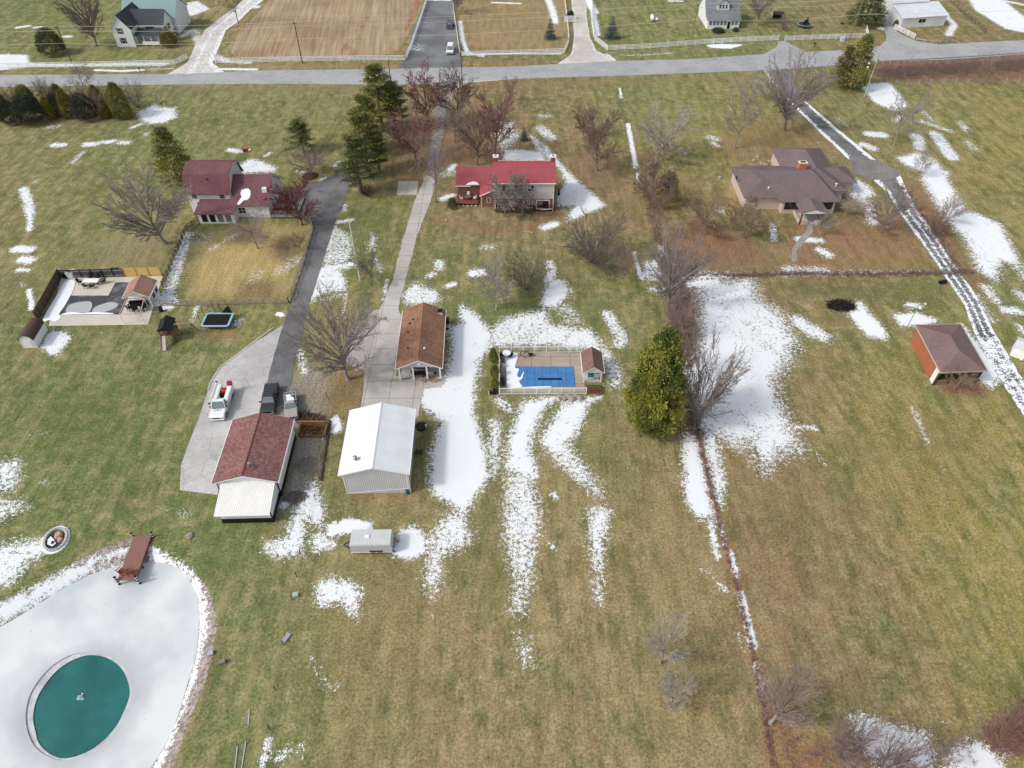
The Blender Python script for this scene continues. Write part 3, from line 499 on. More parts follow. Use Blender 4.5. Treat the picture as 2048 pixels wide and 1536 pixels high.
# ---------------------------------------------------------------- paved sheets
def interp(pts, k):
    p = [Vector(q) for q in pts]; L = [0]
    for i in range(1, len(p)): L.append(L[-1]+(p[i]-p[i-1]).length)
    out = []; j = 0
    for i in range(k+1):
        s = L[-1]*i/k
        while j < len(L)-2 and L[j+1] < s: j += 1
        t_ = (s-L[j])/max(L[j+1]-L[j], 1e-9); out.append(p[j].lerp(p[j+1], min(1, t_)))
    return out
def strip(name, le, re_, z, mat, k=80, mcols=8, sn=None):
    A = interp([P(u, v, z) for u, v in le], k); B = interp([P(u, v, z) for u, v in re_], k); mb = MB(); S = []
    rd_ = random.Random(len(name))
    for i in range(k+1):
        for j in range(mcols+1):
            t_ = j/mcols; p = A[i].lerp(B[i], t_)
            if j in (0, mcols): p = p + Vector((rd_.gauss(0, .05), rd_.gauss(0, .05), 0))
            mb.v.append(tuple(p)); S.append(sn(i/k, t_) if sn else 0)
    for i in range(k):
        for j in range(mcols):
            a_ = i*(mcols+1)+j; mb.f.append((a_, a_+1, a_+mcols+2, a_+mcols+1))
    o = mb.build(name, mat); at = o.data.attributes.new('snow', 'FLOAT', 'POINT'); at.data.foreach_set('value', S); tag(o, kind='structure')
    return o
def sheet(name, pts, z, mat): return holed(name, [P(u, v, z) for u, v in pts], None, z, mat)
ROAD = pave('road_asphalt', (158, 159, 161), (172, 172, 172), .3, var=.08, stain=.12)
ASPH = pave('drive_asphalt', (98, 97, 99), (126, 125, 126), .1, var=.12, attr=True, stain=.25)
LOT = pave('lot_asphalt', (104, 105, 108), (128, 129, 131), .15, var=.08, attr=True)
CONC = pave('concrete', (178, 173, 166), (194, 190, 183), .1, 3.6, var=.06, attr=True, stain=.1)
CONC2 = pave('concrete_apron', (176, 174, 172), (198, 196, 194), .3, None, var=.09, attr=True, stain=.18)
GRAVD = pave('gravel_drive', (186, 180, 172), (206, 202, 196), .0, None, var=.1, attr=True)
MUDDY = pave('worn_asphalt', (128, 120, 116), (152, 145, 140), .2, None, var=.14, attr=True, stain=.2)
strip('road', [(-260,156),(0,150),(370,148),(512,141),(800,137),(1024,133),(1230,122),(1380,118),(1536,108),(1740,97),(1850,90),(2048,80),(2300,67)], [(-260,176),(0,174),(370,169),(512,168),(800,169),(1024,158),(1230,152),(1520,141),(1650,133),(1740,124),(1900,119),(2048,108),(2300,93)], .05, ROAD, 120, 4)
sheet('road_shoulder', [(785,168),(860,168),(872,176),(890,190),(912,178),(940,165),(1030,158),(1030,156),(785,166)], .03, GRAVD)
strip('driveway', [(512,-25),(470,15),(440,35),(410,60),(390,90),(375,125),(334,148)], [(560,-25),(500,20),(478,42),(452,60),(440,90),(424,125),(452,146)], .03, GRAVD, 60, 8, lambda s, t: .62 if .25 < t < .4 or t > .85 else .33)
strip('parking_lot', [(862,-10),(842,20),(825,60),(815,108),(796,138)], [(904,-10),(908,25),(911,60),(915,108),(930,137)], .03, LOT, 60, 8, lambda s, t: .95 if s < .1 else (.42 if .7 < s < .8 and t < .35 else .02))
strip('driveway', [(1142,-10),(1146,40),(1148,75),(1143,108),(1108,133)], [(1172,-10),(1173,30),(1180,75),(1192,100),(1236,124)], .03, GRAVD, 50, 6, lambda s, t: .5 if t > .9 or t < .08 else .08)
strip('driveway', [(1558,82),(1553,94),(1524,110)], [(1571,82),(1588,92),(1612,104)], .03, ROAD, 20, 4)
strip('driveway', [(1772,-8),(1765,38),(1770,58),(1773,80),(1760,92),(1722,100)], [(1800,-8),(1785,42),(1792,62),(1808,71),(1832,82),(1885,90)], .03, ROAD, 40, 6)
strip('driveway', [(872,162),(868,240),(860,300),(852,352)], [(916,160),(890,240),(880,300),(872,352)], .03, MUDDY, 60, 6, lambda s, t: .16)
strip('driveway', [(851,352),(830,400),(805,480),(785,560),(768,600),(757,620)], [(873,352),(862,400),(835,470),(815,545),(800,600),(797,620)], .035, CONC, 60, 6)
sheet('driveway_apron', [(757,620),(797,620),(806,640),(801,690),(792,752),(890,752),(888,768),(850,768),(842,800),(836,835),(718,835),(727,780),(728,740),(748,690)], .04, CONC)
sheet('driveway_wedge', [(752,619),(757,620),(748,690),(728,740),(714,742),(690,720),(698,668),(712,648)], .03, pave('grey_asphalt', (160, 154, 150), (174, 168, 163), .1, var=.06))
sheet('parking_pad', [(796,362),(837,362),(833,390),(794,390)], .03, CONC)
strip('driveway', [(655,352),(645,385),(627,450),(600,560),(570,640),(545,720),(518,825)], [(700,352),(694,385),(665,460),(640,540),(615,620),(590,720),(580,775),(570,808)], .035, ASPH, 90, 6, lambda s, t: 0)
sheet('parking_area', [(568,385),(600,368),(640,362),(670,348),(688,325),(700,352),(694,385),(668,435),(628,452),(610,440),(585,440)], .03, ASPH)
sheet('concrete_yard', [(566,650),(500,690),(440,735),(421,765),(400,830),(380,880),(362,930),(360,980),(435,990),(445,930),(520,835),(545,722)], .03, CONC2)
def ed(s, t):
    e = .9 if (t < .13 or t > .87) else .1
    if s > .55: e = .78 if (t < .22 or .42 < t < .58 or t > .86) else .22
    if s > .85: e = max(e, .55)
    if s < .16: e = .75 if t < .1 else .1
    return e
strip('driveway', [(1528,140),(1545,165),(1590,215),(1640,265),(1690,312),(1745,358),(1775,385),(1796,421),(1825,460),(1861,509),(1911,584),(1928,609),(1946,659),(1992,745),(2066,860)], [(1582,136),(1590,165),(1612,203),(1672,255),(1752,320),(1800,350),(1815,385),(1835,421),(1864,460),(1895,509),(1948,584),(1962,609),(1986,659),(2040,750),(2110,850)], .03, ASPH, 110, 8, ed)
sheet('driveway_turnaround', [(1697,312),(1752,320),(1796,340),(1800,352),(1778,358),(1745,360),(1706,346)], .04, pave('turnaround', (112, 108, 108), (138, 134, 132), .2, var=.14, stain=.2))
strip('garden_path', [(1616,445),(1611,465),(1595,480),(1583,500),(1583,522)], [(1627,445),(1625,465),(1609,484),(1593,502),(1594,522)], .03, pave('path_stone', (142, 138, 138), (160, 156, 154), .2, var=.1), 24, 3)
sheet('parking_slab', [(540,800),(571,770),(592,775),(606,800),(606,852),(590,856),(518,838)], .026, MUDDY)
# ploughed field across the road
fm, n, b = base('ploughed_soil', .95, 0, .1); tc = N(n, 'ShaderNodeTexCoord').outputs['Object']
wv = N(n, 'ShaderNodeTexWave', wave_type='BANDS', bands_direction='X'); wv.inputs['Scale'].default_value = .2; wv.inputs['Distortion'].default_value = 7; wv.inputs['Detail'].default_value = 3; wv.inputs['Detail Scale'].default_value = .6
mp = N(n, 'ShaderNodeMapping'); mp.inputs['Rotation'].default_value = (0, 0, R(-6)); n.links.new(tc, mp.inputs[0]); n.links.new(mp.outputs[0], wv.inputs['Vector'])
c = mix(n, rng(n, noise(n, tc, .06, 4), .42, .6, 0, 1), lin((172, 152, 124)), lin((158, 134, 108)))
c = mix(n, rng(n, noise(n, tc, .14, 5, .6, (1, .25, 1)), .56, .66, 0, .8), c, lin((148, 112, 88)))
c = mul(n, c, rng(n, noise(n, mp.outputs[0], 1.1, 3, .7, (1, .035, 1)), .36, .64, .72, 1.18)); c = mul(n, c, rng(n, noise(n, tc, 3, 4, .7), .3, .7, .75, 1.25)); n.links.new(c, b.inputs['Base Color'])
c2 = noise(n, tc, 1.4, 4, .7)
sheet('ploughed_field', smooth_poly([(470,118),(455,95),(480,60),(520,20),(560,-20),(700,-40),(850,-30),(836,20),(815,70),(795,105),(740,112),(600,118)], 3) if False else [(470,117),(458,96),(480,62),(520,22),(560,-20),(700,-40),(852,-30),(836,20),(818,66),(796,100),(770,110),(700,113),(600,116)], .012, fm)
# ============================================================ BUILDINGS
def frame_of(A, B, C):
    """near-left, near-right, far-left world points of a rectangle -> origin, turn, width, depth"""
    A, B, C = (Vector((p.x, p.y)) for p in (A, B, C)); ab = B-A; ang = math.atan2(ab.y, ab.x); w_ = ab.length
    nrm = Vector((-math.sin(ang), math.cos(ang))); return A, ang, w_, abs((C-A).dot(nrm))
def facep(side, w_, d_, t):            # a point and turn on a wall; side: near/far/left/right, t metres along it
    return {'n': (t, 0, 0), 'f': (w_-t, d_, math.pi), 'l': (0, d_-t, -math.pi/2), 'r': (w_, t, math.pi/2)}[side]
def on_wall(o, side, w_, d_, t, out=0.):
    x, y, r = facep(side, w_, d_, t); nx_, ny_ = {'n': (0,-1), 'f': (0,1), 'l': (-1,0), 'r': (1,0)}[side]
    o.location = (x+nx_*out, y+ny_*out, o.location.z); o.rotation_euler = (0, 0, r); return o
def window(par, side, w_, d_, t, z, ww, hh, frame=WHITE, glass=DARKGLASS, n=1, shut=None):
    f = MB(); e = .07
    f.box(-ww/2-e, ww/2+e, -.05, .0, hh, hh+e); f.box(-ww/2-e, ww/2+e, -.06, .0, -e, 0); f.box(-ww/2-e, -ww/2, -.05, 0, 0, hh); f.box(ww/2, ww/2+e, -.05, 0, 0, hh)
    f.box(-ww/2, ww/2, -.045, -.005, hh/2-.025, hh/2+.025)
    for k in range(1, n): f.box(-ww/2+ww*k/n-.03, -ww/2+ww*k/n+.03, -.048, -.004, 0, hh)
    fo = f.build('window', frame, par); fo.location.z = z; on_wall(fo, side, w_, d_, t, .004)
    MB().box(-ww/2, ww/2, -.03, -.012, 0, hh).build('pane', glass, fo)
    if shut:
        for s in (-1, 1): MB().box(s*(ww/2+.25)-.17, s*(ww/2+.25)+.17, -.04, 0, -.02, hh+.02).build('shutter', shut, fo)
    return fo
def door(par, side, w_, d_, t, ww, hh, mat, glass=None, z=0, name='door'):
    f = MB().box(-ww/2, ww/2, -.05, 0, z, z+hh).build(name, mat, par); on_wall(f, side, w_, d_, t, .004)
    if glass: MB().box(-ww/2+.15, ww/2-.15, -.058, -.051, z+.25, z+hh-.2).build('pane', glass, f)
    else: MB().cb((ww/2-.12, -.07, z+1), (.06, .04, .06)).build('handle', STEEL, f)
    return f
def garage_door(par, side, w_, d_, t, ww, hh, mat=WHITE):
    m_ = MB()
    for k in range(4): m_.box(-ww/2, ww/2, -.05, 0, k*hh/4+.01, (k+1)*hh/4-.012)
    return on_wall(m_.build('garage_door', mat, par), side, w_, d_, t, .004)
def gable_walls(w_, d_, he, hr, ridge='y', base_=0, off=None, drop=.06):
    """walls with gable tops; ridge runs along y (depth) or x (width)"""
    m_ = MB(); off = off if off is not None else .5
    if ridge == 'y': m_.prism([(0, base_), (w_, base_), (w_, he-drop), (w_*off, hr-drop), (0, he-drop)], 0, d_)
    else: m_.prismx([(0, base_), (d_, base_), (d_, he-drop), (d_*off, hr-drop), (0, he-drop)], 0, w_)
    return m_
def gable_roof(w_, d_, he, hr, oe=.4, og=.4, th=.14, ridge='y', off=.5):
    m_ = MB(); L = w_ if ridge == 'y' else d_; run = d_ if ridge == 'y' else w_
    for s in (0, 1):
        a = L*off if s == 0 else L*(1-off); sl_ = (hr-he)/a; e = -oe; ze = he-sl_*oe
        x0, x1 = (e, L*off) if s == 0 else (L-e, L*off)
        pts = [(x0, ze), (x1, hr), (x1, hr+th), (x0, ze+th)]
        if ridge == 'y': m_.prism(pts, -og, run+og)
        else: m_.prismx(pts, -og, run+og)
    return m_
def ridge_cap(w_, d_, hr, og=.4, ridge='y', off=.5, wd=.16, th=.14):
    m_ = MB()
    if ridge == 'y': m_.prism([(w_*off-wd, hr+th-.06), (w_*off+wd, hr+th-.06), (w_*off, hr+th+.05)], -og-.01, d_+og+.01)
    else: m_.prismx([(d_*off-wd, hr+th-.06), (d_*off+wd, hr+th-.06), (d_*off, hr+th+.05)], -og-.01, w_+og+.01)
    return m_
def rakes(w_, d_, he, hr, oe, og, ridge='y', off=.5, t=.2, th=.14):
    """white boards under the roof edge at both gables and gutters at the eaves"""
    m_ = MB(); L = w_ if ridge == 'y' else d_; run = d_ if ridge == 'y' else w_; mid = L*off
    for g in (-og+.0, run+og-.06):
        for s in (0, 1):
            a = mid if s == 0 else L-mid; sl_ = (hr-he)/a; x0 = -oe if s == 0 else L+oe; z0 = he-sl_*oe
            pts = [(x0, z0-t+.05), (mid, hr-t+.05), (mid, hr-.005), (x0, z0-.005)]
            (m_.prism if ridge == 'y' else m_.prismx)(pts, g, g+.06)
    for s in (0, 1):
        a = mid if s == 0 else L-mid; sl_ = (hr-he)/a; z0 = he-sl_*oe; x = -oe-.1 if s == 0 else L+oe
        pts = [(x, z0-.06), (x+.1, z0-.06), (x+.1, z0+.1), (x, z0+.1)]
        (m_.prism if ridge == 'y' else m_.prismx)(pts, -og, run+og)
    return m_
def hip(m_, w_, d_, he, hr, x0=0, y0=0, oe=.5, th=.1, ang=0., org=None):
    """hip roof solid over a rectangle; ridge along the longer side"""
    W, D = w_+2*oe, d_+2*oe; k = min(W, D)/2; sx, sy = x0-oe, y0-oe
    if W >= D: r0, r1 = (sx+k, sy+D/2), (sx+W-k, sy+D/2)
    else: r0, r1 = (sx+W/2, sy+k), (sx+W/2, sy+D-k)
    c = [(sx, sy), (sx+W, sy), (sx+W, sy+D), (sx, sy+D)]
    v = [(*p, he) for p in c]+[(*p, he+th) for p in c]+[(*r0, hr), (*r1, hr)]
    f = [(0,3,2,1),(0,1,5,4),(1,2,6,5),(2,3,7,6),(3,0,4,7)]
    f += [(4,5,9,8),(5,6,9),(6,7,8,9),(7,4,8)] if W >= D else [(4,5,8),(5,6,9,8),(6,7,9),(7,4,8,9)]
    if ang:
        o_ = Vector((*org, 0)); Rz = Matrix.Rotation(ang, 3, 'Z'); v = [tuple(o_ + Rz @ Vector(p)) for p in v]
    m_.add(v, f); return r0, r1
def vent_pipe(par, x, y, z, r=.1, h=.35, mat=STEEL, name='roof_vent'): return MB().tube((x, y, z-.2), (x, y, z+h), r, r, 10).tube((x, y, z+h), (x, y, z+h+.06), r*1.6, r*1.6, 10).build(name, mat, par)

SID_W = ribbed('white_siding', (226, 229, 230), 'Z', .16, .6, .35, .88)
SID_G = ribbed('grey_siding', (205, 203, 200), 'Z', .18, .6, .35, .88)
BRICK = brickm('red_brick', (140, 88, 72), (118, 76, 64), (150, 136, 124))
PINKBRICK = M('pale_brick', (206, 190, 180), .85, .08, 4, rgb2=(192, 174, 164))
BURG = shingle('burgundy_shingle', (112, 78, 82), (124, 88, 91), .14)
SH3 = shingle('red_shingle', (138, 102, 98), (130, 94, 90), .32, 4.5)
BRN = shingle('tan_brown_shingle', (150, 114, 92), (134, 100, 82), .2)
RANCH = shingle('grey_brown_shingle', (112, 100, 102), (122, 106, 106), .1)
PAV = shingle('mauve_shingle', (128, 108, 104), (118, 98, 96), .08)
GREYSH = shingle('grey_shingle', (128, 132, 136), (116, 120, 124), .12)
DKSH = shingle('slate_shingle', (76, 84, 88), (70, 76, 80), .12)
WMETAL = ribbed('white_metal_roof', (232, 235, 236), 'Y', .25, .4, .25, .95)
WMETALX = ribbed('white_ribbed_roof', (236, 235, 232), 'X', .22, .4, .6, .8)
PANEL = ribbed('grey_wall_panel', (206, 207, 211), 'X', .27, .55, .8, .72)
PANELY = ribbed('grey_side_panel', (200, 202, 206), 'Y', .27, .55, .8, .78)
REDMETAL = ribbed('red_metal_roof', (166, 80, 87), 'X', .42, .45, .6, .72)
TEAL = ribbed('teal_metal_roof', (128, 154, 156), 'X', .4, .5, .3, .9)
BARNROOF = M('barn_metal', (212, 216, 220), .5, .08, .6)
BARNWALL = ribbed('barn_white_board', (226, 228, 230), 'X', .3, .8, .4, .85)

# ---- garage with white metal roof
he = 4.3; A, an, W, D = frame_of(P(676.5,951,he), P(818,948,he), P(697,820,he))
g = thing('metal_garage', 'white metal roofed pole garage with pale grey ribbed walls beside the trailer', 'garage', (A.x, A.y, 0), an)
oe = .35; W_, D_ = W-2*oe, D-2*oe
def inner(o): o.location.x += oe; o.location.y += oe; return o
inner(gable_walls(W_, D_, he, 5.55, 'y').build('wall', PANEL, g))
inner(gable_roof(W_, D_, he, 5.55, oe, oe, .1).build('roof', WMETAL, g)); inner(ridge_cap(W_, D_, 5.55, oe, wd=.22, th=.1).build('ridge_cap', M('cap_metal', (222, 224, 226), .4, .03), g))
inner(rakes(W_, D_, he, 5.55, oe, oe, t=.18).build('trim', WHITE, g))
mb = MB()
for x in (0, W_-.12): inner(MB().box(x, x+.12, -.05, -.036, 0, he-.1).build('corner_board', WHITE, g))
mb.add([(0,-.035,.02),(W_,-.035,.85),(W_,-.035,.97),(0,-.035,.14),(0,-.005,.02),(W_,-.005,.85),(W_,-.005,.97),(0,-.005,.14)], [(0,1,2,3),(7,6,5,4),(0,4,5,1),(2,6,7,3),(1,5,6,2),(0,3,7,4)])
inner(mb.build('base_flashing', WHITE, g))
mb = MB().box(-.06, .0, -oe-.02, D_+oe, he-.24, he-.1); o = mb.build('gutter', WHITE, g); o.location = (W+.05, oe, 0)
mb = MB().tube((W-.2, .25, 0), (W-.2, .25, he-.2), .05); mb.build('downspout', WHITE, g)
t_ = MB().tube((W-.62, .22, 0), (W-.62, .22, .75), .26, .22, 14).build('tub', M('teal_tub', (40, 92, 96), .6, .1), g)
mb = MB().tube((2.0, 1.9, 4.6), (2.0, 1.9, 5.3), .13).tube((2.0, 1.9, 5.3), (2.0, 1.9, 5.4), .3, .3, 12).tube((2.0, 1.9, 5.5), (2.0, 1.9, 5.62), .3, .05, 12).tube((2,1.9,5.35),(2,1.9,5.55),.1)
mb.build('chimney_pipe', STEEL, g)
# ---- garage with red shingles and lean-to
he = 3.5; A, an, W, D = frame_of(P(423,966,he), P(556,963,he), P(460.8,840.2,he))
g = thing('shingle_garage', 'red shingled white garage with white metal lean-to on its near end', 'garage', (A.x, A.y, 0), an); oe = .35; W_, D_ = W-2*oe, D-2*oe; hr = 4.75
inner(gable_walls(W_, D_, he, hr, 'y', base_=.9).build('wall', SID_W, g)); inner(MB().box(-.02, W_+.02, -.02, D_+.02, -.1, .9).build('base_course', M('black_wainscot', (20, 21, 23), .6, .1), g))
inner(gable_roof(W_, D_, he, hr, oe, oe).build('roof', SH3, g)); inner(ridge_cap(W_, D_, hr, oe).build('ridge_cap', M('cap_shingle', (104, 66, 64), .9, .1, 3), g))
inner(rakes(W_, D_, he, hr, oe, oe, t=.22).build('trim', WHITE, g))
BLK = M('black_trim', (22, 23, 25), .5, .1)
for x in (-.03, W_-.09): inner(MB().box(x, x+.12, -.04, .1, .9, he-.1).build('corner_board', BLK, g))
mb = MB().box(0, 0.12, -.02, D-.1, 3.2, 3.34); mb.build('gutter', WHITE, g).location = (W+.02, 0, 0)
mb = MB().tube((W/2+.55, 1.6, 4.3), (W/2+.55, 1.6, 5.25), .12).tube((W/2+.55, 1.6, 5.05), (W/2+.55, 1.6, 5.3), .22, .22, 12).tube((W/2+1.0, 1.35, 4.3), (W/2+1.0, 1.35, 4.95), .09)
mb.build('chimney_pipe', STEEL, g)
ll, lr = 1.05, 7.35; ly = -4.0
mb = MB().prismx([(ly, .95), (0, .95), (0, 3.15), (ly, 2.35)], ll, lr); inner(mb.build('lean_to_wall', SID_W, g))
inner(MB().box(ll-.02, lr+.02, ly-.02, -.03, -.05, .95).build('lean_to_base', BLK, g))
mb = MB().prismx([(ly-.45, 2.27), (-.0, 3.17), (-.0, 3.27), (ly-.45, 2.37)], ll-.35, lr+.1); inner(mb.build('lean_to_roof', WMETALX, g))
inner(MB().box(ll-.36, lr+.11, ly-.56, ly-.45, 2.2, 2.36).build('lean_to_gutter', WHITE, g))
inner(MB().box(lr-.06, lr+.05, ly-.03, ly+.08, .95, 2.3).build('lean_to_corner', BLK, g))
for k_, (ly_, dx) in enumerate(((1.2, 0), (2.3, 0))): pass
garage_door(g, 'f', W_, D_, W_*.5, 4.9, 2.5).location += Vector((oe, oe+.02, 0))
# ---- garage with tan-brown shingles and open porch end
he = 2.9; A, an, W, D = frame_of(P(790.6,736.5,he), P(884.3,734.8,he), P(807,620.6,he)); oe = .3; W_, D_ = W-2*oe, D-2*oe; hr = 4.35; pd = 2.6
g = thing('porch_garage', 'tan and brown shingled garage with open columned porch by the concrete drive', 'garage', (A.x, A.y, 0), an)
mb = MB().prism([(0, 0), (W_, 0), (W_, he-.06), (0, he-.06)], pd, D_); inner(mb.build('wall', SID_G, g))
mb = MB().prism([(0, he-.15), (W_, he-.15), (W_, he-.06), (W_/2, hr-.06), (0, he-.06)], 0, .12).prism([(0, 0), (0, 0), (0, 0)], 0, 0) if False else MB().prism([(0, he-.15), (W_, he-.15), (W_, he-.06), (W_/2, hr-.06), (0, he-.06)], 0, .12); inner(MB().prism([(0, he-.1), (W_, he-.1), (W_/2, hr-.06)], D_-.12, D_).build('rear_gable', SID_G, g)); inner(mb.build('gable', M('grey_gable', (184, 187, 192), .7, .05), g))
inner(gable_roof(W_, D_, he, hr, oe, oe).build('roof', BRN, g)); inner(ridge_cap(W_, D_, hr, oe, wd=.12).build('ridge_cap', M('cap_tan', (160, 112, 84), .9, .1, 3), g))
inner(rakes(W_, D_, he, hr, oe, oe, t=.24).build('trim', WHITE, g))
for t in (.12, W_*.34, W_*.67, W_-.12): inner(MB().box(t-.1, t+.1, .02, .22, 0, he-.15).build('column', WHITE, g))
inner(MB().tube((W_/2, -.02, he+.45), (W_/2, .02, he+.45), .28, .28, 16).build('gable_vent', WHITE, g))
inner(MB().box(.1, W_-.1, .3, pd, -.02, .06).build('porch_floor', CONC, g))
inner(MB().box(W_*.5, W_-.0, -1.6, 1.0, -.02, .07).build('porch_slab', CONC, g))
o = door(g, 'n', W_, D_, W_*.47, 2.6, 2.2, DARKGLASS, None); o.location += Vector((oe, pd+oe, 0)); o.name = 'door'
for (fx, fy, m__) in ((.62, .3, None), (.66, .45, None), (.45, .25, None), (.57, .75, None), (.30, .8, 1)):
    vent_pipe(g, oe+W_*(.5-.5*fx) if m__ is None else oe+W_*(.5+.12), oe+D_*(1-fy), he+(hr-he)*(1-fx)+.1 if m__ is None else hr-.3, .12, .12, WHITE if m__ else M('vent_brown', (92, 66, 52), .8, .1))
mb = MB().box(W-1.15, W-.45, D-1.6, D-.9, 0, he+.75); mb.build('chimney', SID_W, g); MB().box(W-1.2, W-.4, D-1.65, D-.85, he+.75, he+.85).build('chimney_cap', BLK, g)
fp = A
def gpt(x, y): return (A.x+math.cos(an)*x-math.sin(an)*y, A.y+math.sin(an)*x+math.cos(an)*y)
def chair(name, label, loc, rz, mat, group=None, s=1., cat='chair'):
    t = thing(name, label, cat, loc, rz, group)
    MB().box(-.25*s, .25*s, -.25*s, .25*s, .38*s, .44*s).build('seat', mat, t); MB().add([(-.25*s,.22*s,.44*s),(.25*s,.22*s,.44*s),(.25*s,.36*s,.98*s),(-.25*s,.36*s,.98*s),(-.25*s,.27*s,.44*s),(.25*s,.27*s,.44*s),(.25*s,.41*s,.98*s),(-.25*s,.41*s,.98*s)],[(0,1,2,3),(7,6,5,4),(0,4,5,1),(2,6,7,3),(1,5,6,2),(0,3,7,4)]).build('backrest', mat, t)
    for x in (-1, 1):
        for y in (-1, 1): MB().box(x*.22*s-.025*s, x*.22*s+.025*s, y*.22*s-.025*s, y*.22*s+.025*s, 0, .38*s).build('leg', mat, t)
        MB().box(x*.27*s-.03*s, x*.27*s+.03*s, -.25*s, .27*s, .6*s, .65*s).build('armrest', mat, t)
    return t
def table(name, label, loc, rz, mat, lx=1.6, ly_=.95, h=.74, round_=False, group=None, leg=None):
    t = thing(name, label, 'table', loc, rz, group)
    if round_: MB().tube((0,0,h-.05), (0,0,h), lx/2, lx/2, 20).build('tabletop', mat, t); MB().tube((0,0,0), (0,0,h-.05), .06).build('leg', leg or mat, t)
    else:
        MB().box(-lx/2, lx/2, -ly_/2, ly_/2, h-.05, h).build('tabletop', mat, t)
        for x in (-1, 1):
            for y in (-1, 1): MB().box(x*(lx/2-.1)-.03, x*(lx/2-.1)+.03, y*(ly_/2-.1)-.03, y*(ly_/2-.1)+.03, 0, h-.05).build('leg', leg or mat, t)
    return t
x, y = gpt(3.2, 1.1); table('patio_table', 'dark low table under the middle of the garage porch', (x, y, .06), an, M('dark_wicker', (48, 42, 40), .8, .2), 1.4, .8)
x, y = gpt(2.4, 1.3); chair('patio_chair', 'dark chair at the left side of the porch table', (x, y, .06), an+1.6, M('dark_iron', (40, 38, 38), .6, .1), 'chairs on the garage porch')
x, y = gpt(4.1, 1.2); chair('patio_chair', 'dark chair at the right side of the porch table', (x, y, .06), an-1.6, M('dark_iron2', (44, 40, 38), .6, .1), 'chairs on the garage porch')
x, y = gpt(1.3, .5); tb = thing('bicycle_rack', 'thin dark metal rack at the left end of the garage porch', 'rack', (x, y, .06), an)
for k in range(3): MB().bar((-.5+k*.5, 0, 0), (-.5+k*.5, .3, .7), .04).build('hoop', BLK, tb)
MB().bar((-.6, 0, .1), (.6, 0, .1), .04).build('rail', BLK, tb)
x, y = gpt(5.0, .9); gl = thing('gas_grill', 'grey gas grill under the right end of the garage porch', 'grill', (x, y, .06), an)
MB().box(-.4, .4, -.28, .28, .1, .82).build('cabinet', M('grill_grey', (120, 120, 118), .5, .1), gl); MB().prismx([(-.28, .82), (.28, .82), (.26, 1.05), (.1, 1.18), (-.12, 1.18), (-.28, 1.02)], -.42, .42).build('lid', M('grill_lid', (150, 150, 148), .4, .1), gl); MB().box(.42, .8, -.2, .2, .8, .85).build('side_shelf', BLK, gl); MB().box(-.8, -.42, -.2, .2, .8, .85).build('side_shelf', BLK, gl)
p = P(862, 762); dr = MB(); rd = random.Random(3)
for k in range(9): dr.cb((rd.uniform(-1.1, 1.1), rd.uniform(-.3, .3), .05+.05*rd.random()), (.9*rd.random()+.4, .25, .07), rd.uniform(-.6, .6))
o = dr.build('scrap_wood', M('old_planks', (150, 120, 92), .9, .3, 2), None); o.location = (p.x, p.y, .08); tag(o, 'heap of scrap planks lying on the slab before the garage porch', 'wood pile', kind='stuff')
p = P(832, 762)

# ---- left white house: gambrel main block, sunroom and wing
he = HZ(384, 426, 387); A = P(384, 426); B = P(384+95*DEP(387, he)/DEP(426), 426)
Wm = (P(461,387.3,he)-P(368,387.3,he)).length; A0 = P(368,387.3,he)
h_ = thing('white_house', 'two storey white house under a burgundy barn shaped roof beside the left drive', 'house', (A0.x+.3, A0.y+.4, 0), 0)
Wm -= .6; Dm = 8.4; hb, hR = he+2.9, he+3.9
prof = [(0, he-.05), (1.55, hb-.06), (Dm/2+.4, hR-.06), (Dm-1.2, hb-.06), (Dm, he-.05)]
MB().prismx([(0, 0), (Dm, 0)]+prof[::-1], 0, Wm).build('wall', SID_W, h_)
def roofband(pts, x0, x1, th=.14):
    m_ = MB()
    for a_, b_ in zip(pts[:-1], pts[1:]): m_.prismx([a_, b_, (b_[0], b_[1]+th), (a_[0], a_[1]+th)], x0, x1)
    return m_
roofband([(-.45, he-.25), (1.55, hb), (Dm/2+.4, hR), (Dm-1.2, hb), (Dm+.4, he-.3)], -.35, Wm+.35).build('roof', BURG, h_)
roofband([(-.47, he-.42), (1.55, hb-.16), (Dm/2+.4, hR-.16), (Dm-1.2, hb-.16), (Dm+.42, he-.46)], Wm+.28, Wm+.36, .16).build('trim', WHITE, h_)
for t in (Wm*.16, Wm*.8): window(h_, 'n', Wm, Dm, t, he-1.25, .95, .75)
window(h_, 'n', Wm, Dm, 2.0, .9, 1.2, 1.3)
MB().tube((Wm*.52, 1.0, hb-.9), (Wm*.52, 1.0, hb-.4), .09).build('roof_vent', BLK, h_)
# sunroom in front
s0 = P(400.6, 447); sw = (P(472, 447)-s0).length; lx, lyy = s0.x-h_.location.x, s0.y-h_.location.y
MB().prismx([(lyy, 0), (-.01, 0), (-.01, he*.63), (lyy, 2.25)], lx, lx+sw).build('sunroom_wall', WHITE, h_)
MB().prismx([(lyy-.5, 2.2), (-.01, he*.65), (-.01, he*.65+.12), (lyy-.5, 2.32)], lx-.45, lx+sw+.3).build('sunroom_roof', BURG, h_)
for k in range(4):
    o = MB().box(-.55, .55, -.04, 0, .35, 1.95).build('sunroom_window', DARKGLASS if k < 2 else GREYGLASS, h_); o.location = (lx+1.2+k*(sw-2.3)/3, lyy-.005, 0)
    MB().box(-.62, -.55, -.055, 0, .3, 2.0).box(.55, .62, -.055, 0, .3, 2.0).box(-.55, .55, -.055, 0, .28, .35).build('sunroom_frame', WHITE, o)
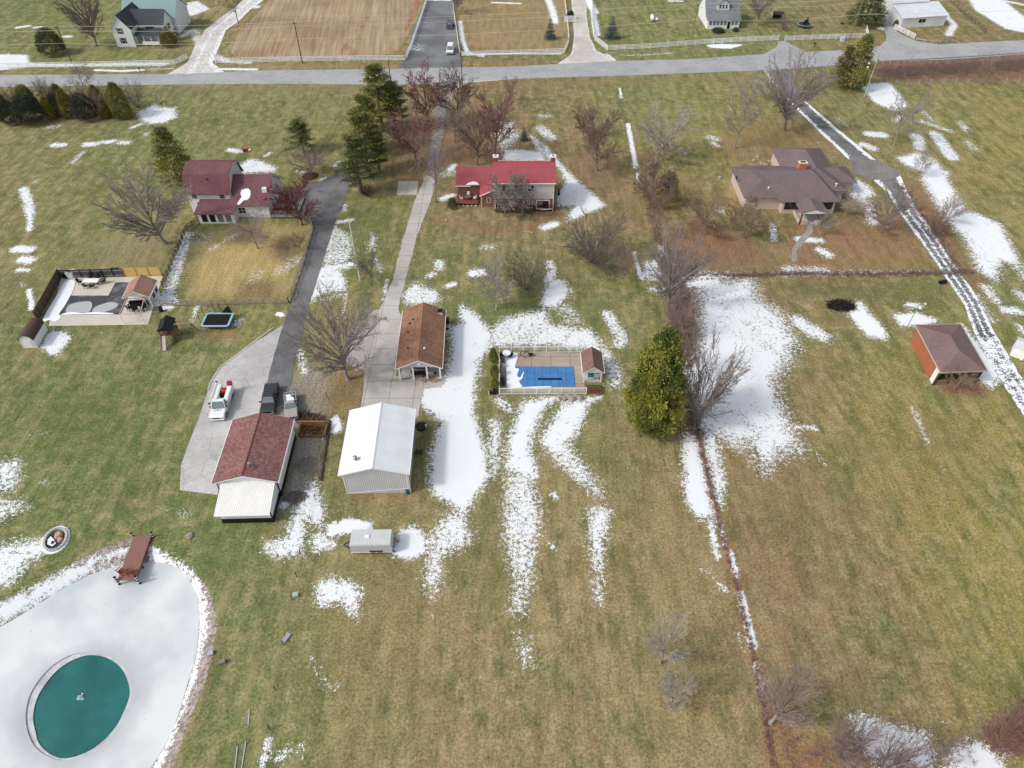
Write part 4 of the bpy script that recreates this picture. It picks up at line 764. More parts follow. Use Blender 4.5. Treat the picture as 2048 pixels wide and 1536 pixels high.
# wing
wx0 = Wm; e_l = P(474, 412, 2.7); wA = Vector((e_l.x-h_.location.x, e_l.y-h_.location.y)); wr = P(532.5, 415, 2.7).x-h_.location.x
yb = P(478.9, 367, 4.9).y-h_.location.y; yr = P(484, 349.5, 5.9).y-h_.location.y
MB().prismx([(wA.y+.4, 0), (yr+4.6, 0), (yr+4.6, 2.65), (yr, 5.85), (yb, 4.85), (wA.y+.4, 2.65)], wx0, wr).build('wing_wall', SID_W, h_)
roofband([(wA.y, 2.55), (yb, 4.9), (yr, 5.9), (yr+5, 2.5)], wx0+.02, wr+.4).build('wing_roof', BURG, h_)
roofband([(wA.y, 2.42), (yb, 4.76), (yr, 5.76), (yr+5, 2.36)], wr+.33, wr+.41, .13).build('wing_trim', WHITE, h_)
o = window(h_, 'n', 1, 1, 0, .9, 1.3, 1.2, n=2); o.location.x = wx0+2.2; o.location.y = wA.y+.39
def on_slope(u, v, z0, dz, dy, y0):    # point on a slope that rises dz per dy from (y0,z0), met by the photo ray
    z = z0
    for _ in range(20): q = P(u, v, z); z = z0+(q.y-y0)*dz/dy
    return Vector((q.x, q.y, z))
sy0 = wA.y+h_.location.y; sdz = (4.9-2.55)/(yb-wA.y)
pts = [on_slope(340+u/5.689, 310+v/5.689, 2.55, 4.9-2.55, yb-wA.y, sy0)-h_.location for u, v in [(765,565),(790,520),(815,480),(800,430),(810,385),(850,360),(890,362),(912,400),(915,450),(905,490),(880,515),(840,520),(820,545),(790,575)]]
MB().slab([q+Vector((0, 0, .2)) for q in pts], .06).build('roof_snow', SNOWM, h_)
q = on_slope(529, 378.6, 2.55, 4.9-2.55, yb-wA.y, sy0)-h_.location; MB().box(q.x-.45, q.x+.45, q.y-.35, q.y+.35, q.z-.2, q.z+.75).build('skylight_box', WHITE, h_)
MB().box(q.x-.28, q.x+.28, q.y-1.9, q.y-1.4, q.z-1.4, q.z-.5).build('chimney', BRICK, h_)
hx, hy = h_.location.x, h_.location.y
dk = MB().box(0, 5.2, 0, 7.5, .28, .4); o = dk.build('patio_deck', M('grey_deck', (120, 116, 112), .9, .15, 1.2), h_); o.location = (wr+.1, wA.y-.2, 0)
for (cx_, cy_, lab, mt) in ((1.1, 1.8, 'red cushioned chair on the deck nearest the wing wall', (150, 30, 38)), (2.3, 5.6, 'dark red chair at the far end of the deck', (120, 36, 42)), (1.2, 4.2, 'grey garden chair in the middle of the deck', (120, 118, 118))):
    chair('deck_chair', lab, (hx+wr+cx_, hy+wA.y+cy_, .4), 2.2, M('cushion%d' % mt[0], mt, .8, .1), 'chairs on the deck of the white house', 1.5)
table('deck_table', 'round grey table on the deck beside the wing of the white house', (hx+wr+1.6, hy+wA.y+3.0, .4), 0, M('table_grey', (150, 148, 144), .6, .1), 1.5, round_=True)
pg = thing('grill_cover', 'covered black grill at the outer edge of the deck', 'grill', (hx+wr+3.3, hy+wA.y+2.2, .4), .1)
MB().box(-.6, .6, -.35, .35, .12, 1.0).build('cover', BLACK, pg, bevel=.08); MB().box(-.3, .3, -.2, .2, 0, .12).build('foot', STEEL, pg)

# ---- house with red metal roof
he = HZ(987, 425, 367); a_ = P(985.5, 366, he); b_ = P(1112, 365.2, he); W = (b_-a_).length-.6; x0, y0 = a_.x+.3, a_.y+.35
r_ = thing('red_roof_house', 'two storey brick and grey sided house with bright red metal roof', 'house', (x0, y0, 0), 0)
D = 8.2; yr = D/2; hr = he+1.85
MB().box(0, W, 0, D, 0, 2.75).build('brick_wall', BRICK, r_)
MB().prismx([(-.12, 2.76), (D, 2.76), (D, he-.05), (yr, hr-.05), (-.12, he-.05)], -.02, W+.02).build('upper_wall', SID_G, r_)
gable_roof(W, D, he, hr, .35, .3, .1, 'x').build('roof', REDMETAL, r_); ridge_cap(W, D, hr, .3, 'x', th=.1).build('ridge_cap', M('cap_red', (170, 62, 72), .5, .05), r_)
rakes(W, D, he, hr, .35, .3, 'x').build('trim', WHITE, r_)
for x in (0, W-.14): MB().box(x, x+.14, -.16, -.1, .0, he-.1).build('corner_board', WHITE, r_)
for t, n_ in ((.19*W, 1), (.395*W, 1), (.61*W, 1)): window(r_, 'n', W, D, t, he-1.9, 1.15, 1.3, n=2).location.y = -.13
window(r_, 'n', W, D, .075*W, .75, 1.5, 1.5, n=3); window(r_, 'n', W, D, .29*W, 1.3, 1.1, .95, n=2); window(r_, 'n', W, D, .57*W, .9, 1.5, 1.5, n=3)
o = door(r_, 'n', W, D, .82*W, 2.7, 2.15, WHITE, GREYGLASS, .35, 'sliding_door'); MB().box(.0, 1.1, -.065, -.059, .55, 2.25).build('pane', DARKGLASS, o)
for x in (.2, W-.1):
    ch = MB().box(x-.45, x+.45, D/2+.9, D/2+1.7, 0 if x > 1 else 2, hr+.55).build('chimney', BRICK, r_)
    MB().box(x-.55, x+.55, D/2+.8, D/2+1.8, hr+.55, hr+.8).build('cap', WHITE, ch); MB().box(x-.2, x+.2, D/2+1.1, D/2+1.5, hr+.8, hr+.83).build('flue', BLK, ch)
# left wing: long low gable + shed piece running forward
h2 = 2.8; c0 = P(911.6, 371, h2); lw0 = c0.x-x0; ly0 = c0.y-y0; hr2 = h2+1.9; Dw = 7.4
MB().prismx([(ly0+.3, 0), (ly0+Dw, 0), (ly0+Dw, h2), (ly0+Dw/2+.3, hr2-.05), (ly0+.3, h2-.02)], lw0+.3, -.03).build('wing_wall', BRICK, r_)
m_ = MB(); ymid = ly0+Dw/2+.3
m_.prismx([(ly0, h2-.12), (ymid, hr2), (ymid, hr2+.1), (ly0, h2-.02)], lw0, -.02); m_.prismx([(ymid, hr2), (ly0+Dw+.3, h2-.2), (ly0+Dw+.3, h2-.1), (ymid, hr2+.1)], lw0, -.02)
m_.build('wing_roof', REDMETAL, r_)
MB().box(lw0-.1, 0-4.9, ly0-.1, ly0, h2-.2, h2-.04).build('gutter', WHITE, r_)
sx = P(959, 392, 2.6).x-x0; sy = P(959, 392, 2.6).y-y0
v = [(sx, sy, 2.45), (-.04, sy, 3.9), (-.04, ymid-1.2, 3.95), (sx, ymid-1.2, 2.75), (sx, sy, 2.58), (-.04, sy, 4.03), (-.04, ymid-1.2, 4.1), (sx, ymid-1.2, 2.9)]
MB().add(v, [(0,3,2,1),(4,5,6,7),(0,1,5,4),(1,2,6,5),(2,3,7,6),(3,0,4,7)]).build('shed_roof', REDMETAL, r_)
MB().add([(sx+.35, sy+.3, 0), (-.05, sy+.3, 0), (-.05, sy+.3, 3.75), (sx+.35, sy+.3, 2.5), (sx+.35, ly0+.3, 0), (-.05, ly0+.3, 0), (-.05, ly0+.3, 3.75), (sx+.35, ly0+.3, 2.5)], [(0,1,2,3),(7,6,5,4),(0,4,5,1),(2,6,7,3),(1,5,6,2),(0,3,7,4)]).build('shed_wall', BRICK, r_)
MB().bar((sx, sy-.03, 2.5), (-.06, sy-.03, 3.95), .06, .2).tube((sx+.05, sy-.02, 2.45), (sx+.4, sy+.2, 2.2), .05).tube((sx+.4, sy+.2, 0), (sx+.4, sy+.2, 2.2), .05).build('shed_trim', WHITE, r_)
o = window(r_, 'n', 1, 1, 0, 1.1, .6, .9); o.location.x = sx+(-.05-sx)*.6; o.location.y = sy+.29
o = MB().slab([(0,0,0),(.5,.45,.2),(1.3,.7,.3),(2.1,.6,.27),(2.7,.05,.03)], .06).build('roof_snow', SNOWM, r_); o.location = (lw0+2.0, ly0+.1, h2+.12)
REDDECK = M('red_deck_boards', (142, 74, 68), .85, .15, 2, rgb2=(128, 62, 58))
q0, q1 = P(914, 411), P(956, 411); w_ = q1.x-q0.x
dk = thing('wooden_deck', 'low red wooden deck with white patio chairs left of the brick wall', 'deck', (q0.x, q0.y, 0), 0); dd = y0+ly0+.25-q0.y
MB().box(0, w_, 0, dd, .34, .46).build('floor', REDDECK, dk); MB().box(.1, w_-.1, .1, dd, .06, .34).build('skirt', BLK, dk)
for k in range(5): MB().tube((.4+k*(w_-.8)/4, -.05, 0), (.4+k*(w_-.8)/4, -.05, .12), .14, .1, 8).build('footing', WHITE, dk)
cx_, cy_ = q0.x+w_*.52, q0.y+dd*.5
table('patio_table', 'round glass table in the middle of the low red deck', (cx_, cy_, .46), 0, GREYGLASS, 1.3, round_=True, leg=STEEL)
for k, (aa, lab) in enumerate(((2.6, 'white patio chair left of the glass table on the red deck'), (-1.3, 'white patio chair right of the glass table on the red deck'), (0.1, 'white patio chair behind the glass table on the red deck'))):
    chair('patio_chair', lab, (cx_+[-1.3, 1.3, 0][k], cy_+[-.2, -.1, 1.0][k], .46), [1.57, -1.57, 0][k], WHITE, 'white patio chairs on the red deck')
q0, q1 = P(1066, 423), P(1108, 423); w_ = q1.x-q0.x; dd = y0-.02-q0.y
DRED = M('dark_red_boards', (112, 38, 36), .8, .15, 2)
dk = thing('railed_deck', 'dark red railed deck at the sliding door with snow on its boards', 'deck', (q0.x, q0.y, 0), 0)
MB().box(0, w_, 0, dd, .5, .6).build('floor', DRED, dk); MB().box(.05, w_-.05, .05, .1, .0, .5).box(w_-.1, w_-.05, .1, dd-.02, 0, .5).build('skirt', DRED, dk)
mb = MB()
for (a, bq) in (((0, 0), (w_, 0)), ((w_, 0), (w_, dd)), ((0, 0), (0, dd))):
    for z in (.75, 1.05, 1.4): mb.bar((*a, z), (*bq, z), .06, .08)
mb.build('railing', DRED, dk)
for x, y in ((0, 0), (w_/2, 0), (w_, 0), (0, dd-.1), (w_, dd/2), (w_, dd-.1)): MB().box(x-.07, x+.07, y-.07, y+.07, 0, 1.5).build('post', DRED, dk)
MB().slab([(.5,.4,.66),(1.4,.3,.66),(2.2,.7,.66),(w_-.4,.4,.66),(w_-.3,dd-.3,.66),(w_/2,dd-.6,.66),(.6,dd-.2,.66)], .06).build('snow', SNOWM, dk)
table('patio_table', 'black table on the snowy dark red deck', (q0.x+w_*.45, q0.y+dd*.45, .6), 0, BLACK, 1.5, .8)
o = thing('parasol', 'folded black parasol standing right of the red roofed house', 'parasol', (P(1117, 398).x, P(1117, 398).y, 0)); MB().tube((0,0,0),(0,0,2.5),.03).build('pole', STEEL, o); MB().tube((0,0,1.0),(0,0,2.45),.28,.05,10).build('canopy', BLACK, o); MB().tube((0,0,0),(0,0,.1),.3,.3,12).build('foot', WHITE, o)

# ---- brown ranch house
he = 2.75
c = {k: P(*p_, he) for k, p_ in dict(lfl=(1457,334.7), lnl=(1479,396.4), lnr=(1559.7,396.4), mnl=(1564,405), mnr=(1680,404), rl=(1537.8,299.5), rr=(1648.8,297), dr=(1711,366), dt=(1697,333)).items()}
h_ = thing('ranch_house', 'long low brown roofed ranch house with orange brick chimney and front porch', 'house', (c['lnl'].x, c['lnl'].y, 0), 0); ox, oy = c['lnl'].x, c['lnl'].y
oe = .55; m_ = MB(); wl = MB()
def block(xa, ya, xb, yb_, hr, hh=he):
    hip(m_, xb-xa-2*oe, yb_-ya-2*oe, hh, hr, xa+oe, ya+oe, oe); wl.box(xa+oe, xb-oe, ya+oe, yb_-oe, 0, hh+.02)
Lx1 = c['mnl'].x-ox+5
block(.9, 0, Lx1, c['lfl'].y-oy, 4.75)
my0 = c['mnl'].y-oy-.02; mx0, mx1 = c['mnl'].x-ox, c['mnr'].x-ox
top = P(1609, 341, 5.4).y-oy
z_ = he
for _ in range(20): q_ = P(1522, 344, z_); z_ = he+.04+(q_.y-oy-my0)*(5.45-he)/(top-my0)
rx1 = P(1520, 343, 5.4).x-ox; rx2 = P(1622, 336, 5.4).x-ox; dpt = 2*(top-my0)*.94+my0
rr_v = [(mx0, my0, he+.14), (mx1, my0, he+.14), (rx2, top, 5.5), (rx1, top, 5.5), (rx1-1.5, dpt, he+.14), (mx1, dpt, he+.14)]
m_.add(rr_v+[(x, y, he+.0) for x, y, z in rr_v], [(0,1,2,3),(2,5,4,3),(1,5,2),(6,9,10,11),(6,11,7),(7,11,8),(0,6,7,1),(1,7,11,5),(5,11,10,4),(4,10,9,3),(3,9,6,0)])
wl.box(mx0+oe, mx1-oe, my0+oe, dpt-oe, 0, he+.02)
ry1 = c['rr'].y-oy
block(c['rl'].x-ox+.5, top-3.5, c['rr'].x-ox-1.0, ry1, 5.2, he+.01)
block(mx1-6.5, c['dr'].y-oy, c['dr'].x-ox+.4, c['dt'].y-oy, 4.3, he-.05)
m_.build('roof', RANCH, h_); wl.build('wall', PINKBRICK, h_)
cq = P(1603, 335, 4.9); ch = MB().box(-.75, .75, -.45, .45, -2, 1.35).build('chimney', M('orange_brick', (196, 118, 76), .9, .2, 6), h_); ch.location = (cq.x-ox, cq.y-oy, 4.6)
MB().box(-.85, .85, -.55, .55, 1.35, 1.5).build('cap', M('pale_cap', (220, 208, 196), .8, .05), ch); MB().box(-.5, .5, -.25, .25, 1.5, 1.56).build('flue', BLK, ch)
wy = my0+oe; ww = mx1-mx0-2*oe
for x0_, w2 in ((.4, 3.9), (ww-3.6, 3.0)):
    o = MB().box(0, w2, -.06, 0, .95, 2.55).build('porch_window', DARKGLASS, h_); o.location = (mx0+oe+x0_, wy-.005, 0)
    f = MB()
    for k in range(4): f.box(w2*k/3-.05, w2*k/3+.05, -.09, -.06, .95, 2.55)
    f.build('mullion', M('dark_red_trim', (112, 40, 40), .7, .1), o)
MB().box(-.03, .03, -.05, .05, 0, 1).build('downspout', WHITE, h_).location = (mx0+oe, wy, 0)
pa, pb, pc_ = P(1602, 427, 2.6), P(1656, 425, 2.6), P(1594, 405, 3.0); px0, px1, py0 = pa.x-ox, pb.x-ox, pa.y-oy; py1 = wy
pm = (px0+px1)/2
m2 = MB()
m2.prism([(px0, 2.6), (pm, 3.35), (pm, 3.47), (px0, 2.72)], py0, py1-.0).prism([(pm, 3.35), (px1, 2.6), (px1, 2.72), (pm, 3.47)], py0, py1)
m2.build('porch_roof', RANCH, h_); MB().prism([(px0+.3, 2.45), (px1-.3, 2.45), (px1-.3, 2.66), (pm, 3.3), (px0+.3, 2.66)], py0+.1, py0+.2).build('porch_gable', WHITE, h_)
for x in (px0+.5, px1-.5): MB().box(x-.14, x+.14, py0+.3, py0+.58, 0, 2.5).build('porch_column', M('red_brick_post', (150, 92, 72), .9, .15, 5), h_)
MB().box(px0+.4, pm-.7, py0+.3, py0+.5, 0, .85).box(pm+.7, px1-.4, py0+.3, py0+.5, 0, .85).box(px0+.35, px0+.5, py0+.5, py1, 0, .85).build('porch_wall', PINKBRICK, h_)
MB().box(px0+.5, px1-.4, py0+.5, py1, -.01, .12).build('porch_floor', CONC2, h_)
o = door(h_, 'n', 1, 1, 0, 1.0, 2.1, M('dark_door', (60, 44, 40), .6, .1)); o.location = (pm, wy-.01, 0)
for u, v in ((1537, 377), (1473, 356), (1597, 343), (1672.5, 370)):
    q = P(u, v, 3.6); vent_pipe(h_, q.x-ox, q.y-oy, 3.55, .13, .3, WHITE if u > 1500 else BLK)
q = P(1480, 412); window(h_, 'n', 1, 1, 0, 1.4, 1.6, .7, M('pink_frame', (190, 172, 166), .8, .05)).location = (3.2, oe-.005, 1.5)

# ---- pavilion by the east drive
he = 3.0; A, an, W, D = frame_of(P(1881,745.9,he), P(1975.3,741.8,he), P(1830.3,650.2,he))
A3, B3, C3 = P(1881,745.9,he), P(1975.3,741.8,he), P(1830.3,650.2,he); F3 = P(1921.3,648.1,he)
g = thing('pavilion', 'square open pavilion with mauve hip roof and orange west wall by the snowy drive', 'pavilion', (A3.x, A3.y, 0), 0)
L = [Vector((p.x-A3.x, p.y-A3.y, 0)) for p in (A3, B3, F3, C3)]; r0 = P(1918.5,701.4,he+1.9)-A3; r1 = P(1901.4,670.7,he+1.9)-A3
v = [(p.x, p.y, he-.12) for p in L]+[(p.x, p.y, he) for p in L]+[(r0.x, r0.y, he+1.9), (r1.x, r1.y, he+1.9)]
MB().add(v, [(0,3,2,1),(0,1,5,4),(1,2,6,5),(2,3,7,6),(3,0,4,7),(4,5,8),(5,6,9,8),(6,7,9),(7,4,8,9)]).build('roof', PAV, g)
cen = (L[0]+L[1]+L[2]+L[3])/4; K = [cen+(p-cen)*.9 for p in L]
def wallseg(a_, b_, t, z0, z1, nm, mt): return MB().bar(a_+Vector((0,0,(z0+z1)/2)), b_+Vector((0,0,(z0+z1)/2)), t, z1-z0).build(nm, mt, g)
wallseg(K[0].lerp(K[3], .13), K[3], .2, 0, he-.1, 'west_wall', M('orange_panel', (170, 104, 76), .8, .12, 1.5)); wallseg(K[0], K[0].lerp(K[3], .12), .22, 0, he-.1, 'white_panel', WHITE)
for a_, b_ in ((K[1], K[2]), (K[2], K[3])): wallseg(a_, b_, .2, 0, he-.1, 'back_wall', PINKBRICK)
wallseg(K[0].lerp(K[1], .05), K[1].lerp(K[0], .05), .15, 0, .9, 'front_wall', M('brown_mixed_brick', (112, 88, 80), .9, .2, 6, rgb2=(150, 128, 118)))
for k in range(4):
    p_ = K[0].lerp(K[1], k/3); MB().box(p_.x-.12, p_.x+.12, p_.y-.12, p_.y+.12, 0, he-.1).build('post', M('brown_post', (92, 64, 54), .9, .1), g)
mb = MB().box(0, 0, 0, 0, 0, 0) if False else MB()
for i in range(4): mb.bar(L[i]+Vector((0,0,he-.03)), L[(i+1)%4]+Vector((0,0,he-.03)), .06, .2)
mb.build('fascia', M('tan_fascia', (190, 178, 162), .8, .05), g)
# ---- white box trailer house at the right edge
p = P(2018, 712); g = thing('garden_shed', 'small white shed with grey roof at the right edge beside the snowy drive', 'shed', (p.x, p.y, 0), -.62)
MB().box(0, 5.6, 0, 2.6, .1, 2.0).build('wall', WHITE, g); gable_roof(5.6, 2.6, 2.0, 2.35, .12, .1, .08, 'x').build('roof', M('pale_roof', (206, 210, 214), .5, .05), g); door(g, 'n', 5.6, 2.6, 3.2, .9, 1.7, GREYGLASS, None, .15)
MB().tube((1.6, -.35, .3), (1.6, -.35, .8), .16).build('gas_bottle', WHITE, g)

# ---- left pool compound
he = 2.6; A, an, W, D = frame_of(P(244,595,he), P(298.8,592.7,he), P(259,562,he)); hr = 3.75
g = thing('pool_house', 'small white pool house with tan and brown gable roof beside the left pool', 'pool house', (A.x, A.y, 0), an)
oe = .3; W_, D_ = W-2*oe, D-2*oe; o1 = 2.2
MB().prism([(0,0),(W_,0),(W_,he-.06),(0,he-.06)], o1, D_).prism([(0,he-.12),(W_,he-.12),(W_,he-.06),(W_/2,hr-.06),(0,he-.06)], 0, D_).build('wall', SID_W, g).location = (oe, oe, 0)
inner(gable_roof(W_, D_, he, hr, oe, oe).build('roof', shingle('pinkish_shingle', (176, 138, 120), (150, 112, 100), .12), g)); inner(rakes(W_, D_, he, hr, oe, oe, t=.2).build('trim', WHITE, g))
for t in (D_*.42, D_*.8): inner(window(g, 'r', W_, D_, t, 1.0, .7, 1.0, BLK))
inner(window(g, 'n', W_, D_, W_*.55, 1.4, .6, .4, BLK)).location.y += o1
for x in (.08, W_-.08): inner(MB().box(x-.07, x+.07, .0, .14, 0, he-.12).build('post', WHITE, g))
deck = sheet('pool_deck', [(97,652),(122,556),(326,552),(296,649)], .05, pave('pale_concrete', (198, 190, 178), (206, 199, 188), .05, None, var=.04))
cv, n, b = base('grey_pool_cover', .8, 0, .2); tc = N(n, 'ShaderNodeTexCoord').outputs['Object']
c = mix(n, rng(n, noise(n, tc, .35, 4), .5, .62, 0, 1), lin((74, 76, 79)), lin((112, 115, 117))); n.links.new(c, b.inputs['Base Color'])
pc2 = holed('pool_cover', [P(u, v, .09) for u, v in [(118,629),(139.4,591),(216.7,591),(231,564.5),(259,564.5),(254,596),(241,628.5)]], None, .09, cv, .03, None); tag(pc2, 'dark grey L shaped cover over the left swimming pool', 'pool cover')
def snowpatch(name, pts, z, label, th=.05, mat=SNOWM):
    o = holed(name, smooth_poly([P(u, v, z) for u, v in pts], 3), None, z, mat, th, 'stuff'); return tag(o, label, 'snow')
snowpatch('snow_strip', [(127,566),(136,560),(150,562),(146,580),(140,592),(130,610),(118,628),(122,634),(112,642),(98,640),(88,644),(86,638),(100,612),(115,588)], .12, 'long strip of snow on the pool deck along the brown fence')
MELT = M('melt_ice', (176, 180, 182), .5, .08, 1.2)
snowpatch('ice_patch', [(134,626),(134,615),(142,608),(160,604),(180,603),(184,612),(178,624),(160,625)], .115, 'grey puddle of ice on the left end of the grey pool cover', .02, MELT)
snowpatch('ice_patch', [(184,624),(190,614),(205,608),(222,604),(236,608),(230,616),(212,623),(200,625)], .115, 'grey puddle of ice on the right end of the grey pool cover', .02, MELT)
snowpatch('snow_strip', [(122,629),(140,624),(165,626),(190,624),(224,626),(222,628),(180,628),(140,628.5)], .125, 'thin line of snow on the near edge of the grey pool cover')
SLAT = ribbed('brown_fence_boards', (92, 78, 72), 'X', .2, .9, .3, .6)
def panel_fence(name, label, a, b_, h, mat, n_, postm, cat='fence', group=None, rails=None, gap=0.):
    a, b_ = Vector(a), Vector(b_); d = b_-a; L_ = d.length; g_ = thing(name, label, cat, a, math.atan2(d.y, d.x), group)
    MB().box(0, L_, -.03, .03, gap, h).build('panel', mat, g_)
    for k in range(n_+1): MB().box(L_*k/n_-.06, L_*k/n_+.06, -.12, -.03, 0, h+.08).build('post', postm, g_)
    if rails: MB().box(0, L_, -.07, -.03, .3, .4).box(0, L_, -.07, -.03, h-.4, h-.3).build('rail', rails, g_)
    return g_
f1 = P(75, 641); f2 = P(122, 556); f3 = P(251, 553); f4 = P(324, 551.5)
panel_fence('board_fence', 'brown board privacy fence along the left side of the left pool', f1, f2, 1.8, SLAT, 7, WOODDARK)
DSL = ribbed('dark_slats', (84, 80, 80), 'Z', .32, .8, .6, .35)
panel_fence('slat_fence', 'dark slatted fence behind the left pool', f2, f3, 1.7, DSL, 6, BLACK, rails=STEEL)
panel_fence('board_fence', 'bright yellow board fence section behind the left pool', f3, f4, 1.8, M('yellow_boards', (206, 174, 106), .8, .06, 1.5), 3, M('yellow_post', (190, 158, 96), .8, .05))
# pergola frame by the pool house
q = [P(u, v) for u, v in ((249, 648), (290, 648), (297, 617), (262, 617))]
g = thing('pergola_frame', 'thin white timber frame before the pool house', 'pergola', q[0])
L = [x-q[0] for x in q]
for a_ in L: MB().bar(a_, a_+Vector((0,0,2.1)), .08).build('post', WHITE, g)
for i in range(4): MB().bar(L[i]+Vector((0,0,2.1)), L[(i+1)%4]+Vector((0,0,2.1)), .08, .12).build('beam', M('pinkish_beam', (206, 176, 162), .8, .05), g)
# barrel shed
q0, q1 = P(48, 697), P(76, 696); A, an = q0, math.atan2(q1.y-q0.y, q1.x-q0.x); far = P(97, 660.6)
dv = Vector((far.x-q1.x, far.y-q1.y)); an = math.atan2(dv.y, dv.x)-math.pi/2; ww = (q1-q0).length*.98; dd = dv.length
g = thing('barn_shed', 'white garden shed with dark rounded barn roof at the corner of the left pool', 'shed', q0, an+.0)
arc = [(ww/2-math.cos(math.pi*k/8)*ww/2*1.04, 1.55+math.sin(math.pi*k/8)*1.05) for k in range(9)]
MB().prism([(0, 0), (ww, 0)]+[(x*.97+.03, z-.04) for x, z in arc[::-1]], 0, dd).build('wall', SID_W, g)
m_ = MB()
for a_, b_ in zip(arc[:-1], arc[1:]): m_.prism([a_, b_, (b_[0], b_[1]+.07), (a_[0], a_[1]+.07)], -.12, dd+.12)
m_.build('roof', M('dark_brown_roof', (86, 66, 64), .9, .12, 2), g); MB().box(ww/2-.6, ww/2+.6, -.04, 0, .1, 1.7).build('door', WHITE, g)
# patio set by the left pool
p = P(185.5, 568); table('patio_table', 'white patio table on the deck of the left pool', (p.x, p.y, .05), 0, WHITE, 2.6, 1.2, leg=BLACK)
for k, (dx, dy, rz, lab) in enumerate(((-.7, 1.25, 0, 'black patio chair behind the pool table, left one'), (.7, 1.25, 0, 'black patio chair behind the pool table, right one'), (-2.0, 0, 1.57, 'black patio chair at the left end of the pool table'), (2.0, .2, -1.57, 'black patio chair at the right end of the pool table'), (-.5, -1.2, 3.14, 'black patio chair before the pool table, left one'), (.6, -1.2, 3.14, 'black patio chair before the pool table, right one'))):
    chair('patio_chair', lab, (p.x+dx, p.y+dy, .05), rz, BLACK, 'black patio chairs by the left pool', 1.15)
for u, v, lab in ((229, 551, 'black lounge chair against the slatted fence, left one'), (237, 551, 'black lounge chair against the slatted fence, right one')):
    p = P(u, v); chair('lounge_chair', lab, (p.x, p.y, .05), 0, BLACK, 'lounge chairs by the slatted fence', 1.3)
p = P(145, 553); g = thing('storage_bin', 'pale deck storage bin in the far corner of the left pool', 'storage bin', (p.x, p.y, .05), .3); MB().box(-.7, .7, -.5, .5, 0, 1.0).build('box', WHITE, g); MB().box(-.75, .75, -.55, .55, 1.0, 1.12).build('lid', M('bin_lid', (214, 212, 206), .6, .04), g)
p = P(134, 556); g = thing('pool_pump', 'black pool pump with pipes left of the storage bin', 'pump', (p.x, p.y, .05)); MB().tube((0,0,0),(0,0,.8),.35,.3,14).build('tank', BLACK, g); MB().tube((.3,0,.3),(1.1,-.2,.3),.07).build('pipe', WHITE, g); MB().cb((-.5,.2,.3),(.5,.5,.5)).build('motor', BLACK, g)
for u, v, lab in ((262, 621, 'black wicker armchair under the frame, left one'), (272, 624, 'black round backed chair beside the white table under the frame'), (290, 620, 'black armchair right of the white table under the frame')):
    p = P(u, v); chair('wicker_chair', lab, (p.x, p.y, .05), 2.6 if u < 270 else -2.2, BLACK, 'black chairs before the pool house', 1.5)
p = P(277, 622); table('side_table', 'round white table among the black chairs before the pool house', (p.x, p.y, .05), 0, WHITE, 1.1, .6, .5, True)
p = P(278, 613); g = thing('outdoor_sofa', 'long black outdoor sofa under the pool house porch', 'sofa', (p.x, p.y, .05), an); MB().box(-1.4, 1.4, -.4, .3, .15, .45).build('seat', BLACK, g); MB().box(-1.4, 1.4, .3, .5, .15, .95).build('backrest', BLACK, g); MB().box(-1.55, -1.4, -.4, .5, .1, .7).build('armrest', BLACK, g); MB().box(1.4, 1.55, -.4, .5, .1, .7).build('armrest', BLACK, g)
p = P(323, 623); g = thing('trash_can', 'black trash can outside the corner of the pool house', 'trash can', (p.x, p.y, 0)); MB().tube((0,0,0),(0,0,.9),.28,.36,12).build('bin', BLACK, g); MB().tube((0,0,.9),(0,0,1.0),.4,.3,12).build('lid', BLACK, g)

# ---- centre pool compound
sheet('pool_deck', [(1000,788.5),(1001,706),(1163,706),(1171,788)], .05, pave('brown_concrete', (178, 162, 144), (160, 146, 132), .1, 3.0, var=.08, stain=.2))
cv, n, b = base('blue_pool_cover', .7, 0, .2); tc = N(n, 'ShaderNodeTexCoord').outputs['Object']
t = N(n, 'ShaderNodeTexBrick'); n.links.new(tc, t.inputs['Vector']); t.offset = 0; t.inputs['Scale'].default_value = 1; t.inputs['Brick Width'].default_value = 1.19; t.inputs['Row Height'].default_value = 1.45; t.inputs['Mortar Size'].default_value = .025
t.inputs['Color1'].default_value = (*lin((76, 130, 184)), 1); t.inputs['Color2'].default_value = (*lin((70, 124, 180)), 1); t.inputs['Mortar'].default_value = (*lin((34, 66, 130)), 1)
n.links.new(mul(n, t.outputs['Color'], rng(n, noise(n, tc, 1, 4), .3, .7, .9, 1.1)), b.inputs['Base Color'])
p0, p1 = P(1022, 774), P(1151, 734)
g = thing('pool_cover', 'blue tarpaulin cover with dark middle stripe over the centre pool', 'pool cover', (p0.x, p0.y, 0)); w_, d_ = P(1150.7, 774).x-p0.x, p1.y-p0.y
MB().box(0, w_, 0, d_, .06, .1).build('sheet', cv, g); MB().box(w_*.42, w_*.8, d_*.32, d_*.42, .1, .112).build('drain_panel', M('navy_mesh', (18, 24, 66), .8, .05), g)
snowpatch('snow_patch', [(1014,772),(1012,740),(1008,722),(1010,706.5),(1035,707),(1033,722),(1030,735),(1038,738),(1034,750),(1040,755),(1046,745),(1048,743),(1044,757),(1038,762),(1044,772),(1042,774.5),(1022,776)], .13, 'ragged snow patch covering the left end of the centre pool')
snowpatch('snow_patch', [(1042,774.5),(1070,773),(1100,772.3),(1100,774),(1070,775.5)], .125, 'thin snow line on the near edge of the blue cover')
